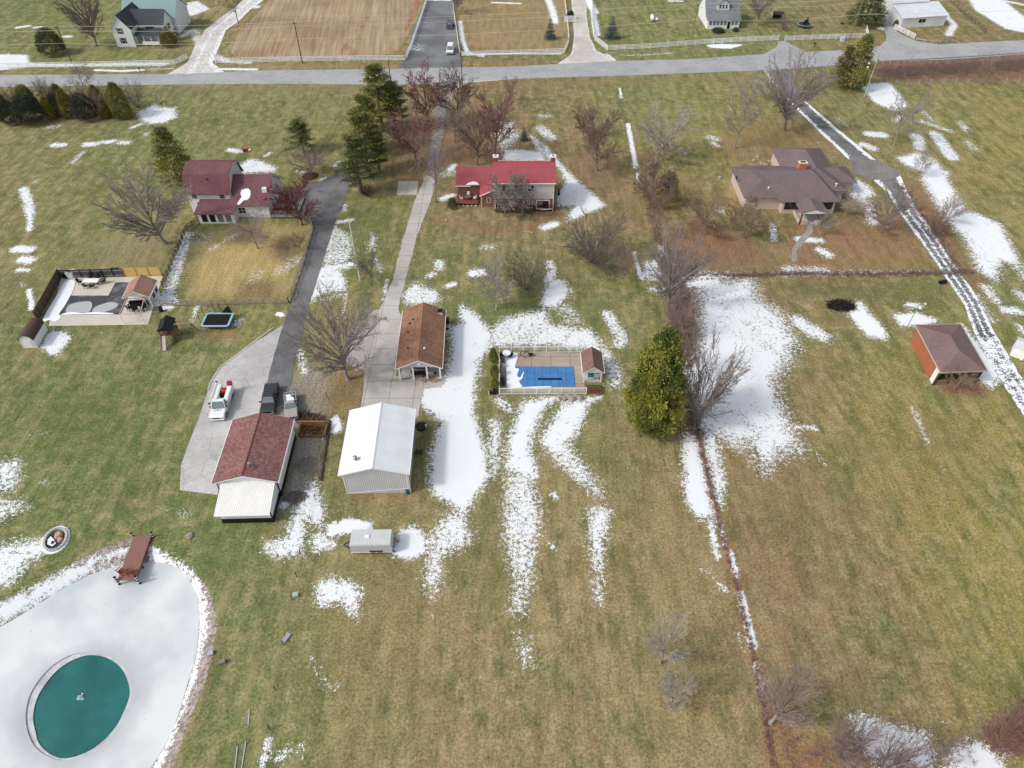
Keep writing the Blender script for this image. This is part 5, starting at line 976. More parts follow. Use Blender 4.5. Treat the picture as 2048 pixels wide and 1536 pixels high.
def picket_fence(name, label, pts, h, n_, mat=VINYL, cat='fence', group=None, infill=True):
    a = Vector(pts[0]); g_ = thing(name, label, cat, a, 0, group)
    for i in range(len(pts)-1):
        p_, q_ = Vector(pts[i])-a, Vector(pts[i+1])-a; L_ = (q_-p_).length; up = Vector((0, 0, 1)); m_ = MB()
        for z in (.12, h): m_.bar(p_+up*z, q_+up*z, .05, .09)
        if infill:
            k_ = max(2, int(L_/.13))
            for j in range(k_): m_.bar(p_.lerp(q_, (j+.5)/k_)+up*.1, p_.lerp(q_, (j+.5)/k_)+up*h, .022)
        m_.build('picket_panel', mat, g_)
        for j in range(n_[i]+(1 if i == len(pts)-2 else 0)): s_ = p_.lerp(q_, j/n_[i]); MB().bar(s_, s_+up*(h+.12), .1).build('post', mat, g_)
    return g_
picket_fence('white_fence', 'white picket fence along the far side of the centre pool', [P(999,706), P(1163,705)], 1.25, [7])
picket_fence('white_fence', 'white picket fence along the near side of the centre pool', [P(999,789), P(1172,788)], 1.25, [7])
panel_fence('white_fence', 'white vinyl fence along the left end of the centre pool', P(998.5,789), P(999,706.5), 1.25, VINYL, 3, VINYL)
he = 2.5; A, an, W, D = frame_of(P(1166,741,he), P(1208.8,744.5,he), P(1162.4,702.8,he)); an = 0; W = P(1208.8,744,he).x-P(1165.5,744,he).x; D = P(1163,703,he).y-P(1165,743,he).y; A = P(1165.5,744,he)
g = thing('cabana', 'brown roofed white cabana at the right end of the centre pool', 'cabana', (A.x, A.y, 0), 0); hr = 3.45; oe = .25; W_, D_ = W-2*oe, D-2*oe
MB().prism([(0,0),(W_,0),(W_,he-.06),(0,he-.06)], 1.1, D_).prism([(0,he-.4),(W_,he-.4),(W_,he-.06),(W_/2,hr-.06),(0,he-.06)], 0, D_).build('wall', SID_W, g).location = (oe, oe, 0)
inner(gable_roof(W_, D_, he, hr, oe, oe).build('roof', shingle('brown_shingle', (136, 108, 100), (120, 92, 84), .1), g)); inner(rakes(W_, D_, he, hr, oe, oe, t=.2).build('trim', WHITE, g)); inner(ridge_cap(W_, D_, hr, oe, wd=.08).build('ridge_cap', M('cap_brown', (110, 84, 78), .9, .1), g))
for x in (.08, W_-.08): inner(MB().box(x-.08, x+.08, 0, .16, 0, he-.1).build('post', WHITE, g))
inner(MB().box(.2, W_-.2, .1, 1.1, -.01, .12).build('porch_floor', CONC2, g))
o = door(g, 'n', 1, 1, 0, .9, 2.0, M('teal_door', (60, 130, 122), .5, .05)); o.location = (oe+W_*.45, oe+1.09, 0)
o = window(g, 'n', 1, 1, 0, .9, .9, 1.0, glass=GREYGLASS); o.location.x = oe+W_*.8; o.location.y = oe+1.09
q0, q1 = P(1174, 789), P(1205, 786)
g = thing('lattice_platform', 'low dark red lattice platform before the cabana', 'platform', (q0.x, q0.y, 0)); lw = q1.x-q0.x; m_ = MB()
for k in range(6): m_.bar((lw*k/5, 0, .3), (lw*k/5, 1.5, .3), .09)
for k in range(4): m_.bar((0, 1.5*k/3, .36), (lw, 1.5*k/3, .36), .09)
m_.build('lattice', M('redwood', (112, 52, 42), .9, .15, 3), g)
for x, y in ((.1, .1), (lw-.1, .1), (.1, 1.4), (lw-.1, 1.4)): MB().bar((x, y, 0), (x, y, .28), .1).build('leg', WOODDARK, g)
p = P(1013, 713); table('bistro_table', 'round dark table with snow on top in the corner of the centre pool deck', (p.x, p.y, .05), 0, SNOWM, 1.3, round_=True, leg=BLK)
for u, v, r__, lab in ((1003.5, 714, 1.57, 'black chair left of the round snowy table'), (1020, 716, -1.2, 'black chair right of the round snowy table')):
    p = P(u, v); chair('patio_chair', lab, (p.x, p.y, .05), r__, BLK, 'chairs at the round snowy table', 1.1)
p = P(1049, 712); g = thing('round_bench', 'dark ring shaped metal bench on the far deck of the centre pool', 'bench', (p.x, p.y, .05)); m_ = MB()
for k in range(14):
    a0, a1 = math.pi*2*k/16, math.pi*2*(k+1)/16; m_.bar((math.cos(a0)*.7, math.sin(a0)*.6, .45), (math.cos(a1)*.7, math.sin(a1)*.6, .45), .12, .05)
m_.build('seat', WOODDARK, g)
for k in range(4): MB().bar((math.cos(k*1.57)*.7, math.sin(k*1.57)*.6, 0), (math.cos(k*1.57)*.7, math.sin(k*1.57)*.6, .43), .05).build('leg', BLK, g)
p = P(1061.5, 712); g = thing('deck_box', 'dark brown deck box by the far fence of the centre pool', 'box', (p.x, p.y, .05)); MB().box(-.36, .36, -.2, .2, 0, .4).build('box', WOODDARK, g); MB().box(-.38, .38, -.22, .22, .4, .45).build('lid', BLK, g)
for k, v in enumerate((727, 741, 757, 768)):
    p = P(1006, v); g = thing('sun_lounger', 'dark folded lounger by the left fence of the centre pool, %s' % ['farthest one', 'second from the far end', 'second from the near end', 'nearest one'][k], 'lounger', (p.x, p.y, .05), 0, 'loungers stacked along the left fence')
    lm = M('lounger_brown%d' % k, [(96, 88, 82), (150, 138, 124), (120, 118, 116), (48, 46, 48)][k], .8, .1); MB().box(-.3, .3, -.7, .3, .28, .36).build('seat', lm, g); MB().prismx([(.3, .3), (.75, .75), (.7, .8), (.25, .36)], -.3, .3).build('backrest', lm, g)
    for x, y in ((-.27, -.65), (.27, -.65), (-.27, .3), (.27, .3)): MB().bar((x, y, 0), (x, y, .3), .05).build('leg', BLK, g)
p = P(989, 787); g = thing('pool_filter', 'black pool filter outside the near left corner of the centre pool', 'filter', (p.x, p.y, 0)); MB().tube((0,0,0),(0,0,.85),.3,.26,14).build('tank', BLACK, g); MB().cb((-.6,0,.25),(.5,.4,.5)).build('pump', BLACK, g); MB().tube((-.8,-.3,.1),(-.8,-.3,.7),.06).build('pipe', WHITE, g)
rd = random.Random(8)
STONE = M('fieldstone', (170, 158, 150), .9, .2, 2, rgb2=(140, 126, 118))
def rock(u, v, s, lab, name='boulder', mat=STONE, grp=None, z=0):
    import bmesh
    bm = bmesh.new(); bmesh.ops.create_icosphere(bm, subdivisions=2, radius=s)
    for q_ in bm.verts: q_.co *= 1+rd.uniform(-.2, .2); q_.co.z *= .6
    me_ = bpy.data.meshes.new(name); bm.to_mesh(me_); bm.free(); me_.materials.append(mat); o = link(bpy.data.objects.new(name, me_)); p_ = P(u, v); o.location = (p_.x, p_.y, s*.25+z); o.rotation_euler = (0, 0, rd.random()*6); tag(o, lab, 'rock', grp); return o
for k, (u, v, s) in enumerate(((1120,795,.5),(1128,797,.45),(1135,793,.5),(1143,798,.6),(1152,794,.45),(1160,797,.5))): rock(u, v, s, 'fieldstone in the edging before the centre pool, %s from the left' % ['first','second','third','fourth','fifth','sixth'][k], grp='stones edging the centre pool')
for k, (u, v, s) in enumerate(((1523,328,.55),(1530,331,.6),(1538,324,.45),(1508,322,.5),(1515,315,.55),(1546,330,.5))): rock(u, v, s, 'garden boulder behind the ranch house, %s' % ['low one by the bed edge','largest of the cluster','small one near the eave','left one under snow','topmost in the bed','rightmost by the wall'][k], grp='boulders in the ranch garden')
for u, v, s, lab in ((1064,466,.3,'small pale rock on the lawn below the red roofed house'),(1098,478,.25,'tiny white rock alone on the lawn'),(893,441,.35,'white rock left of the red roofed house lawn'),(1440,356,.5,'snowy boulder left of the ranch house'),(379,1073,.45,'pale flat rock between the dock and the lean-to'),(1637,287,.3,'small white stone beside the east drive')): rock(u, v, s, lab)

# ---- far farmhouse (left)
def house_box(g, x0, x1, y0, y1, he, hr, ridge, wm_, rm__, off=.5, oe=.4):
    w_, d_ = x1-x0, y1-y0
    for nm, m_, mt in (('wall', gable_walls(w_, d_, he, hr, ridge, off=off), wm_), ('roof', gable_roof(w_, d_, he, hr, oe, oe, .14, ridge, off), rm__), ('trim', rakes(w_, d_, he, hr, oe, oe, ridge, off), WHITE)):
        m_.build(nm, mt, g).location = (x0, y0, 0)
q = P(236, 94); q1 = P(272, 95); g = thing('farmhouse', 'white farmhouse with green and slate gables behind the white fence at upper left', 'house', q, -.02)
sc_ = 1.0
w1 = (q1-q).length; hw = HZ(236, 94, 56)
house_box(g, 0, w1, 0, 11, hw, hw+3.2, 'y', SID_W, DKSH)
house_box(g, 2, w1+7.5, 4.2, 10.5, hw-.3, hw+2.6, 'x', SID_W, DKSH)
house_box(g, -1.5, w1+8.5, 11, 21, hw-.2, hw+3.4, 'x', SID_W, TEAL)
MB().box(w1+.02, w1+6.8, .8, 4.15, .3, .5).build('porch_floor', WHITE, g)
MB().prismx([(.5, 2.9), (4.2, 3.6), (4.2, 3.7), (.5, 3.0)], w1+.1, w1+7).build('porch_roof', DKSH, g)
for k in range(4): MB().box(w1+.3+k*2.1, w1+.45+k*2.1, .8, .95, 0, 2.9).build('porch_column', WHITE, g)
MB().box(w1+1.9, w1+6.8, .75, .82, .5, 1.3).build('porch_rail', WHITE, g)
for z in (hw*.62, hw*.12): window(g, 'n', w1, 11, w1*.42, z+.4, .9, 1.5, shut=BLK)
o = window(g, 'n', 1, 1, 0, hw-2.2, 1.6, 1.4, n=2, shut=BLK); o.location.x = w1+3.6; o.location.y = 4.19
for t in (1.5, 4.5): window(g, 'r', w1+7.5, 10.5, 4.2+t*.8, hw*.5, .9, 1.4, shut=BLK)
# ---- white cottage with grey roof
q = P(1413, 58); q1 = P(1476, 57); g = thing('cottage', 'white cottage with grey shingled roof, front dormer and enclosed porch across the road', 'house', q, .02); w1 = (q1-q).length
MB().box(0, w1, 0, 2.4, 0, 2.5).build('porch_wall', WHITE, g)
mm = MB().prismx([(-.4, 2.5), (2.4, 3.3), (2.4, 3.42), (-.4, 2.62)], -.4, w1+.4).build('porch_roof', GREYSH, g)
house_box(g, .0, w1, 2.4, 12.4, 3.4, 7.8, 'x', SID_W, GREYSH)
o = thing_d = MB().prism([(0, 3.6), (3.6, 3.6), (3.6, 5.9), (1.8, 7.1), (0, 5.9)], 0, 3.4).build('dormer', SID_W, g); o.location = (w1*.31, 3.2, 0)
for s in (0, 1):
    xa, xb = ((-.4, 1.8) if s == 0 else (4.0, 1.8)); MB().prism([(xa, 5.65), (xb, 7.12), (xb, 7.26), (xa, 5.79)], -.4, 3.9).build('dormer_roof', GREYSH, g).location = (w1*.31, 3.2, 0)
for k in range(3): o = window(g, 'n', 1, 1, 0, 4.6, .55, 1.1); o.location.x = w1*.31+.9+k*.9; o.location.y = 3.19
for k in range(8):
    if k == 5: o = door(g, 'n', 1, 1, 0, .8, 2.0, BLK)
    else: o = window(g, 'n', 1, 1, 0, 1.1, .85, 1.1, glass=GREYGLASS)
    o.location.x = .9+k*(w1-1.8)/7; o.location.y = -.006
# ---- white barn at the right
q = P(1799, 57); q1 = P(1887, 51); g = thing('white_barn', 'big white barn with pale metal roof at the upper right corner', 'barn', q, math.atan2(q1.y-q.y, q1.x-q.x)); w1 = (q1-q).length
MB().prismx([(0, 0), (6.5, 0), (6.5, 4.6), (0, 2.9)], 0, w1).build('shed_wall', BARNWALL, g)
MB().prismx([(-.4, 2.85), (6.6, 4.7), (6.6, 4.82), (-.4, 2.97)], -.4, w1+.4).build('shed_roof', BARNROOF, g)
MB().prismx([(6.5, 0), (20, 0), (20, 5.0), (13.2, 9.8), (6.5, 5.0)], -.02, w1*.78).build('wall', BARNWALL, g)
MB().prismx([(6.2, 4.9), (13.2, 9.9), (13.2, 10.05), (6.2, 5.05)], -.4, w1*.78+.4).prismx([(13.2, 9.9), (20.4, 4.8), (20.4, 4.95), (13.2, 10.05)], -.4, w1*.78+.4).build('roof', BARNROOF, g)
for t in (.42, .5): o = MB().box(-.5, .5, -.05, 0, 1.3, 2.3).build('window', DARKGLASS, g); o.location = (w1*t, -.005, 0)
for t in (.62,): o = MB().box(-1.2, 1.2, -.06, 0, .05, 2.4).build('door', WHITE, g); o.location = (w1*t, -.005, 0)
# ============================================================ TREES
def perp(d, rd_):
    a = Vector((rd_.gauss(0, 1), rd_.gauss(0, 1), rd_.gauss(0, 1))); return (a - d*a.dot(d)).normalized()
def limb(mb, p, d, L, r0, r1, rd_, n=4, wob=.12, up=.06, sides=5):
    pts = [(p.copy(), r0)]
    for i in range(n):
        d = (d + perp(d, rd_)*wob*rd_.random() + Vector((0, 0, up))).normalized(); q = p + d*(L/n); ra = r0+(r1-r0)*i/n; rb = r0+(r1-r0)*(i+1)/n
        mb.tube(p, q, ra, rb, sides, False); p = q; pts.append((p.copy(), rb))
    return pts, d
def grow(mb, p, d, L, r, lvl, cfg, rd_, env):
    mx = cfg['lv']; n = (4, 3, 2, 1)[min(lvl, 3)]
    pts, de = limb(mb, p, d, L, r, max(r*.45, cfg['tw']), rd_, n, cfg['wob'], cfg['up'] if lvl < 3 else cfg.get('tup', .03), 5 if lvl < 2 else 3)
    if lvl >= mx: return
    k = cfg['n'][lvl]
    for i in range(k):
        t_ = .25+.75*(i+rd_.random())/k; j = min(int(t_*(len(pts)-1)), len(pts)-2); f_ = t_*(len(pts)-1)-j
        q = pts[j][0].lerp(pts[j+1][0], min(1, f_)); rr = pts[j][1]*.55
        ang = R(rd_.uniform(*cfg['a'])); dd = (pts[j+1][0]-pts[j][0]).normalized(); x = perp(dd, rd_)
        nd = (dd*math.cos(ang)+x*math.sin(ang)).normalized(); nl = L*cfg['l']*rd_.uniform(.7, 1.15)*(1.1-.4*t_)
        grow(mb, q, nd, nl, max(rr, cfg['tw']), lvl+1, cfg, rd_, env)
BARE = {   # envelope: half width a, half height b, centre z (of height 10); limbs k; start range on the trunk
 'oval': dict(ht=.16, k=26, a=3.6, b=4.5, cz=5.5, s=(.1, .6), r=.13, lv=3, n=[9, 7, 6], ang=(18, 46), l=.33, tw=.017, wob=.11, up=.03),
 'round': dict(ht=.15, k=26, a=4.9, b=4.3, cz=5.4, s=(.1, .5), r=.15, lv=3, n=[9, 7, 6], ang=(20, 50), l=.33, tw=.017, wob=.13, up=.02),
 'spread': dict(ht=.14, k=30, a=6.0, b=4.7, cz=5.2, s=(.1, .45), r=.22, lv=3, n=[10, 8, 6], ang=(20, 50), l=.3, tw=.013, wob=.14, up=.02),
 'bush': dict(ht=.02, k=60, a=5.8, b=5.4, cz=4.6, s=(.0, .06), r=.06, lv=3, n=[7, 6, 5], ang=(14, 44), l=.3, tw=.021, wob=.1, up=.0),
 'open': dict(ht=.22, k=16, a=4.2, b=4.0, cz=6.0, s=(.18, .6), r=.12, lv=3, n=[7, 6, 6], ang=(24, 56), l=.38, tw=.013, wob=.18, up=.02),
 'small': dict(ht=.15, k=20, a=4.2, b=4.2, cz=5.6, s=(.1, .5), r=.08, lv=2, n=[12, 10], ang=(22, 50), l=.36, tw=.016, wob=.14, up=.03),
}
TMPL = {}
def bare_template(kind, seed):
    seed = (seed-1) % 3+1
    if (kind, seed) in TMPL: return TMPL[(kind, seed)]
    c = BARE[kind]; c['a_'] = c['ang']; rd_ = random.Random(seed*17+len(kind)); H = 10.; tr = MB(); cr = MB(); r = c['r']
    lean = Vector((rd_.gauss(0, .06), rd_.gauss(0, .06), 1)).normalized()
    tr.tube((0, 0, -.1), (0, 0, .35), r*1.6, r*.98, 8, False)
    top = c['s'][1]*H+1.0; tp = [Vector((0, 0, 0))]; k_ = 7
    for i in range(k_): tp.append(tp[-1]+(lean+Vector((rd_.gauss(0, .09), rd_.gauss(0, .09), 0)))*top/k_)
    if kind != 'bush':
        for i in range(k_): tr.tube(tp[i], tp[i+1], r*(1-.75*i/k_), r*(1-.75*(i+1)/k_), 7, False)
    for i in range(c['k']):
        az = 2*math.pi*(i*.618+rd_.random()*.12); cz_ = -.55+1.5*((i*.754+.3) % 1); cz_ = min(cz_, .97); sn_ = math.sqrt(max(0, 1-cz_*cz_)) if abs(cz_) < 1 else 0
        f_ = rd_.uniform(.78, 1.0)
        tg = Vector((math.cos(az)*sn_*c['a']*f_, math.sin(az)*sn_*c['a']*f_, c['cz']+cz_*c['b']*f_))
        t_ = c['s'][0]+(c['s'][1]-c['s'][0])*min(1, max(0, (cz_+.55)/1.5))*rd_.uniform(.6, 1); j = min(k_-1, int(t_*H/top*k_)); st = tp[j].lerp(tp[j+1], (t_*H/top*k_)-j) if kind != 'bush' else Vector((rd_.gauss(0, .2), rd_.gauss(0, .2), 0))
        dv_ = tg-st; L_ = dv_.length; d = (dv_.normalized()+Vector((0, 0, .18))).normalized()
        grow(cr, st, d, L_*1.03, r*(.5-.25*t_), 0, dict(lv=c['lv'], n=c['n'], a=c['ang'], l=c['l'], tw=c['tw'], wob=c['wob'], up=c['up']-.04, tup=0.), rd_, None)
    V = np.array(cr.v); TMPL[(kind, seed)] = (tr, cr, np.percentile(V[:, 2], 98.5), np.percentile(np.hypot(V[:, 0], V[:, 1]), 90)); return TMPL[(kind, seed)]
TWIG = {k: M('bark_'+k, c1, .95, .18, 1.2, rgb2=c2, spec=.1) for k, (c1, c2) in {
 'grey': ((158, 149, 143), (140, 130, 124)), 'dark': ((134, 124, 117), (112, 103, 97)), 'brown': ((144, 124, 114), (126, 106, 98)), 'red': ((158, 112, 114), (138, 108, 104)),
 'burg': ((124, 76, 76), (108, 72, 68)), 'pale': ((182, 174, 164), (160, 152, 140)), 'pink': ((160, 142, 138), (142, 124, 122)), 'tan': ((158, 140, 120), (138, 120, 102)), 'green': ((138, 134, 118), (116, 112, 98))}.items()}
MC = {}
def inst(key, mb_, mat, sx, sz):
    k = (key, mat.name, )
    if k not in MC: MC[k] = mb_.mesh(key, mat)
    return MC[k]
def bare(u, v, vt, rp, kind, seed, col, label, trunk='dark', group=None, name='bare_tree', lean=0):
    g = P(u, v); h_ = max(1.5, HZ(u, v, vt)); r_ = rp*mpp(v)*1.12; h_ = max(2.5, min(h_, 22))*1.04; tr, cr, zt, rr = bare_template(kind, seed)
    t_ = thing(name, label, 'tree' if name != 'bare_shrub' else 'shrub', (g.x, g.y, 0), random.Random(u*7+v).random()*6.28, group)
    if lean: t_.rotation_euler = (0, lean, 0)
    s = r_/rr; sz = h_/zt; st = min(1.6, max(.45, (s+sz)/2))
    for nm, mb_, mt, sxy in (('trunk', tr, TWIG[trunk], st), ('crown', cr, TWIG[col], s)):
        o = link(bpy.data.objects.new(nm, inst('%s_%s%d' % (nm, kind, (seed-1) % 3+1), mb_, mt, 0, 0))); o.parent = t_; o.scale = (sxy, sxy, sz)
    return t_
BT = [
 (193,92,-28,36,'spread',1,'dark','tall dark bare tree left of the farmhouse with green roof','dark'),
 (477,47,-45,26,'open',1,'dark','bare tree beside the snowy gravel drive at the top edge','dark'),
 (1514,51,-50,32,'spread',2,'grey','pale twin trunked bare tree right of the grey roofed cottage','grey'),
 (916,27,-40,20,'oval',2,'grey','bare tree at the fence of the parking lot, top edge','grey'),
 (856,249,139,40,'oval',1,'red','tall red budded maple left of the drive nearest the road','dark'),
 (913,246,141,37,'oval',3,'brown','grey brown bare tree right of the drive nearest the road','dark'),
 (835,324,222,42,'round',1,'red','red budded maple left of the drive, second from the road','dark'),
 (954,330,216,46,'round',2,'brown','broad brown bare tree just behind the red roof of the long wing','dark'),
 (990,310,190,38,'oval',4,'red','red budded maple behind the left chimney of the red roofed house','dark'),
 (910,286,217,26,'open',2,'grey','grey leaning bare tree between drive and red roofed house','dark'),
 (872,404,275,32,'open',3,'pink','bare tree with long trunk at the fork of the concrete drive','dark'),
 (1022,205,155,13,'small',1,'tan','thin sapling near the road above the red roofed house','grey'),
 (623,350,302,34,'round',3,'pink','pinkish bare ornamental tree in a round snowy bed','dark'),
 (1165,277,208,23,'oval',5,'brown','narrow brown bare tree with snow behind it right of the red roofed house','dark'),
 (1195,342,230,37,'oval',6,'brown','oval brown bare tree standing right of the red roofed house','dark'),
 (1323,320,222,50,'round',4,'pale','wide pale grey bare tree in the middle of the far lawn','pale'),
 (1469,297,163,36,'open',4,'grey','tall thin bare tree behind the ranch house','grey'),
 (1084,310,275,12,'small',2,'pale','small pale shrub tree on the snow behind the red roofed house','grey'),
 (1568,262,112,52,'spread',3,'grey','large grey bare tree beside the top of the east drive','dark'),
 (1788,290,188,40,'open',5,'grey','thin grey bare tree on the snowy bank right of the east drive','grey'),
 (1836,352,300,16,'small',3,'grey','small bare sapling on snow beside the east drive turnaround','grey'),
 (1298,416,318,34,'oval',7,'brown','brown bare tree left of the yellow cedar','dark'),
 (1311,476,370,26,'open',6,'brown','thin bare tree in the fence row below the yellow cedar','tan'),
 (1186,526,438,56,'bush',1,'dark','large rounded grey multi stem bush on the central lawn','dark'),
 (1053,579,507,40,'bush',2,'green','greenish grey bare bush left of the snow streak','grey'),
 (1246,559,496,26,'small',4,'tan','small twiggy bush right of the large grey bush','dark'),
 (1336,622,470,50,'spread',4,'grey','tall grey brown tree at the crossing of the two hedgerows','dark'),
 (1354,671,592,30,'bush',3,'pink','pinkish bare bush in the brush strip left of the big snowfield','pink'),
 (1404,471,388,34,'round',5,'tan','left one of the two brown speckled trees before the ranch house','dark'),
 (1486,476,400,38,'round',6,'tan','right one of the two brown speckled trees before the ranch house','dark'),
 (992,619,524,34,'oval',8,'pale','pale whitish bare tree on the lawn above the centre pool','pale'),
 (743,569,508,22,'small',5,'dark','small dark bare tree between the two driveways','dark'),
 (696,759,605,72,'spread',5,'grey','large dark spreading bare tree beside the white metal garage drive','grey'),
 (1761,466,382,34,'oval',9,'grey','grey bare tree right of the ranch house porch','dark'),
 (1893,444,392,22,'small',6,'grey','small bare tree on the long snow bank by the east drive','grey'),
 (1702,431,395,22,'small',7,'pale','small snow flecked tree by the right corner of the ranch house','dark'),
 (330,487,345,72,'spread',6,'grey','large dark bare tree left of the fenced paddock','grey'),
 (516,497,425,40,'open',7,'grey','bare tree inside the fenced paddock','dark'),
 (605,450,366,42,'oval',7,'burg','dense dark burgundy tree at the corner of the paddock','burg'),
 (1394,840,692,50,'bush',4,'grey','tall many stemmed bare tree right of the big pine','dark'),
 (1321,1327,1250,40,'round',8,'pale','faint grey bare tree on the lower lawn, upper of two','grey'),
 (1336,1417,1358,34,'round',9,'pale','faint grey bare tree on the lower lawn, lower of two','grey'),
 (1540,1446,1358,46,'spread',7,'pink','greyish pink bare tree on the fence line near the bottom edge','pale'),
 (1678,1514,1445,42,'bush',5,'pink','reddish bare shrub tree at the bottom edge left of the snow','pink'),
 (1983,1500,1420,40,'bush',6,'red','reddish bare tree at the lower right over the snow','grey'),
 (2058,1470,1390,50,'bush',7,'burg','dense dark red shrub cut by the right edge of the view','burg'),
 (1010,434,352,28,'oval',10,'grey','bare tree before the red roofed house, left one','dark'),
 (1044,432,350,26,'oval',11,'grey','bare tree before the red roofed house, right one','grey'),
 (1907,781,738,26,'open',8,'tan','leaning bare tree at the near corner of the pavilion','tan'),
 (178,186,128,24,'open',9,'grey','bare tree rising out of the evergreen row by the road','grey'),
 (1640,470,425,14,'small',8,'grey','thin sapling beside the garden path of the ranch house','grey'),
 (1358,760,640,26,'small',9,'brown','brown shrub tree between the big pine and the snowfield','dark'),
 (1530,200,150,26,'round',10,'pale','pale bare tree at the road beside the east drive entrance','grey'),
 (1960,170,120,14,'small',10,'tan','small twiggy tree in the roadside brush at right','tan'),
 (600,500,470,14,'small',11,'brown','low twiggy shrub by the paddock fence beside the drive','dark'),
 (1870,470,420,20,'bush',8,'brown','brown twiggy bush on the bank right of the east drive','dark'),
 (1565,60,30,10,'bush',9,'pink','small pinkish bare bush at the gap in the white roadside fence','pink'),
 (345,50,20,14,'small',12,'grey','small bare tree on the snow right of the farmhouse','grey'),
 (1850,1535,1475,28,'open',8,'pink','pinkish bare shrub tree at the bottom edge between two snow patches','pink'),
 (1765,1545,1480,30,'bush',9,'brown','brown bare shrub at the bottom edge over the left snow patch','pink'),
 (800,290,240,22,'round',2,'brown','brown bare tree between pine row and red budded maples','dark'),
 (735,392,370,12,'bush',10,'burg','dark red leaf heap shrub below the pine row','burg'),
]
for (u, v, vt, rp, kind, seed, col, lab, tk) in BT: bare(u, v, vt, rp, kind, seed, col, lab, tk)

# ------------------------------------------------------------ evergreens
def clump(mb, c, d, s, n, rd_, flat=.5):
    for _ in range(int(n*1.9)):
        a = Vector((rd_.gauss(0, 1), rd_.gauss(0, 1), rd_.gauss(0, flat)))*s*.5; q = c+a
        x = (d+perp(d, rd_)*.9).normalized(); y = perp(x, rd_); L_, w_ = s*rd_.uniform(.35, .7), s*rd_.uniform(.07, .16)
        mb.add([q-y*w_, q+x*L_*.5-y*w_*.3, q+x*L_, q+y*w_], [(0, 1, 2, 3)])
def conifer(kind, seed):
    key = ('ev'+kind, seed)
    if key in TMPL: return TMPL[key]
    rd_ = random.Random(seed*31+len(kind)); tr = MB(); cr = MB(); H = 10.
    if kind == 'spruce':
        tr.tube((0, 0, -.1), (0, 0, H*.95), .22, .03, 8); n = 26
        for i in range(n):
            z = .35+(H-.6)*(i/n)**.95; R_ = 3.3*(1-z/H)**.85+.15
            for k in range(max(5, int(13*(1-z/H)+4))):
                az = rd_.random()*6.28; d = Vector((math.cos(az), math.sin(az), -.12)); L_ = R_*rd_.uniform(.75, 1.08); m_ = max(2, int(L_*2.4))
                for j in range(m_): clump(cr, Vector((0, 0, z))+d*L_*(j+1)/m_+Vector((0, 0, .12*(j/m_))), d, .55, 4, rd_, .25)
    elif kind == 'pine':
        tr.tube((0, 0, -.1), (0, 0, H*.95), .24, .05, 8)
        for i in range(40):
            z = 1.8+(H-2.2)*(i/40); t_ = (z-1.5)/(H-1.5); R_ = 3.3*(1-t_)**.62*(.42+.58*rd_.random())+.3; az = i*2.4+rd_.random(); rise = .1+.45*t_+.25*rd_.random()
            d = Vector((math.cos(az), math.sin(az), rise)).normalized(); L_ = R_*rd_.uniform(.7, 1.15); tr.tube((0, 0, z), Vector((0, 0, z))+d*L_*.8, .07, .02, 4, False)
            for j in range(7):
                c_ = Vector((0, 0, z))+d*L_*(.3+.75*j/7); c_ += perp(d, rd_)*.25*rd_.random(); clump(cr, c_, d, .5, 17, rd_, .2)
    elif kind == 'full':     # big dense pine reaching the ground
        tr.tube((0, 0, -.1), (0, 0, H*.95), .3, .05, 8)
        for i in range(120):
            t_ = (i+rd_.random())/120; t_ = t_**.85; z = .5+(H-1.0)*t_; R_ = 3.1*min(1, (1-t_)**.5*1.25)*(.5+.5*min(1, z/2.2)); az = i*2.4+rd_.random(); rr_ = R_*rd_.uniform(.62, 1.08)
            c0_ = Vector((math.cos(az)*rr_, math.sin(az)*rr_, z)); d = Vector((math.cos(az), math.sin(az), .7)).normalized()
            for k in range(5):
                c_ = c0_+Vector((rd_.gauss(0, .36), rd_.gauss(0, .36), rd_.gauss(0, .3))); clump(cr, c_, d, .62, 26, rd_, .6)
            clump(cr, c0_*.6+Vector((0, 0, z*.4)), d, 1.0, 30, rd_, .6)
    elif kind == 'cedar':    # ragged
        tr.tube((0, 0, -.1), (0, 0, H*.95), .25, .04, 8)
        for i in range(250):
            t_ = rd_.random(); z = .8+(H-1.0)*t_; R_ = 3.1*(1-t_)**.7*(.6+.4*min(1, z/2)); az = rd_.random()*6.28; rr_ = R_*rd_.uniform(.35, 1.15)
            c_ = Vector((math.cos(az)*rr_, math.sin(az)*rr_, z)); d = Vector((math.cos(az), math.sin(az), -.15+.5*rd_.random())).normalized(); clump(cr, c_, d, .78, 15, rd_, .25)
    elif kind == 'column':
        tr.tube((0, 0, -.1), (0, 0, H*.8), .2, .05, 6)
        for i in range(420):
            t_ = rd_.random(); z = .2+(H-.4)*t_; R_ = 3.0*min(1, 2.2*(1-t_))**.6*(.75+.25*min(1, z/2)); az = rd_.random()*6.28; rr_ = R_*(1-.25*rd_.random())
            clump(cr, Vector((math.cos(az)*rr_, math.sin(az)*rr_, z)), Vector((math.cos(az)*.4, math.sin(az)*.4, 1)).normalized(), .7, 18, rd_, .7)
    else:                    # dome
        tr.tube((0, 0, -.1), (0, 0, H*.6), .25, .05, 6)
        for i in range(520):
            az = rd_.random()*6.28; el = math.asin(rd_.random()*.98); rr_ = (1-.18*rd_.random())
            n_ = Vector((math.cos(az)*math.cos(el), math.sin(az)*math.cos(el), math.sin(el))); c_ = Vector((n_.x*4.2*rr_, n_.y*4.2*rr_, n_.z*8.4*rr_+1.1*min(1, 1-n_.z)+.2)); clump(cr, c_, n_, .75, 18, rd_, .8)
    V = np.array(cr.v); TMPL[key] = (tr, cr, np.percentile(V[:, 2], 99.8), np.percentile(np.hypot(V[:, 0], V[:, 1]), 98)); return TMPL[key]
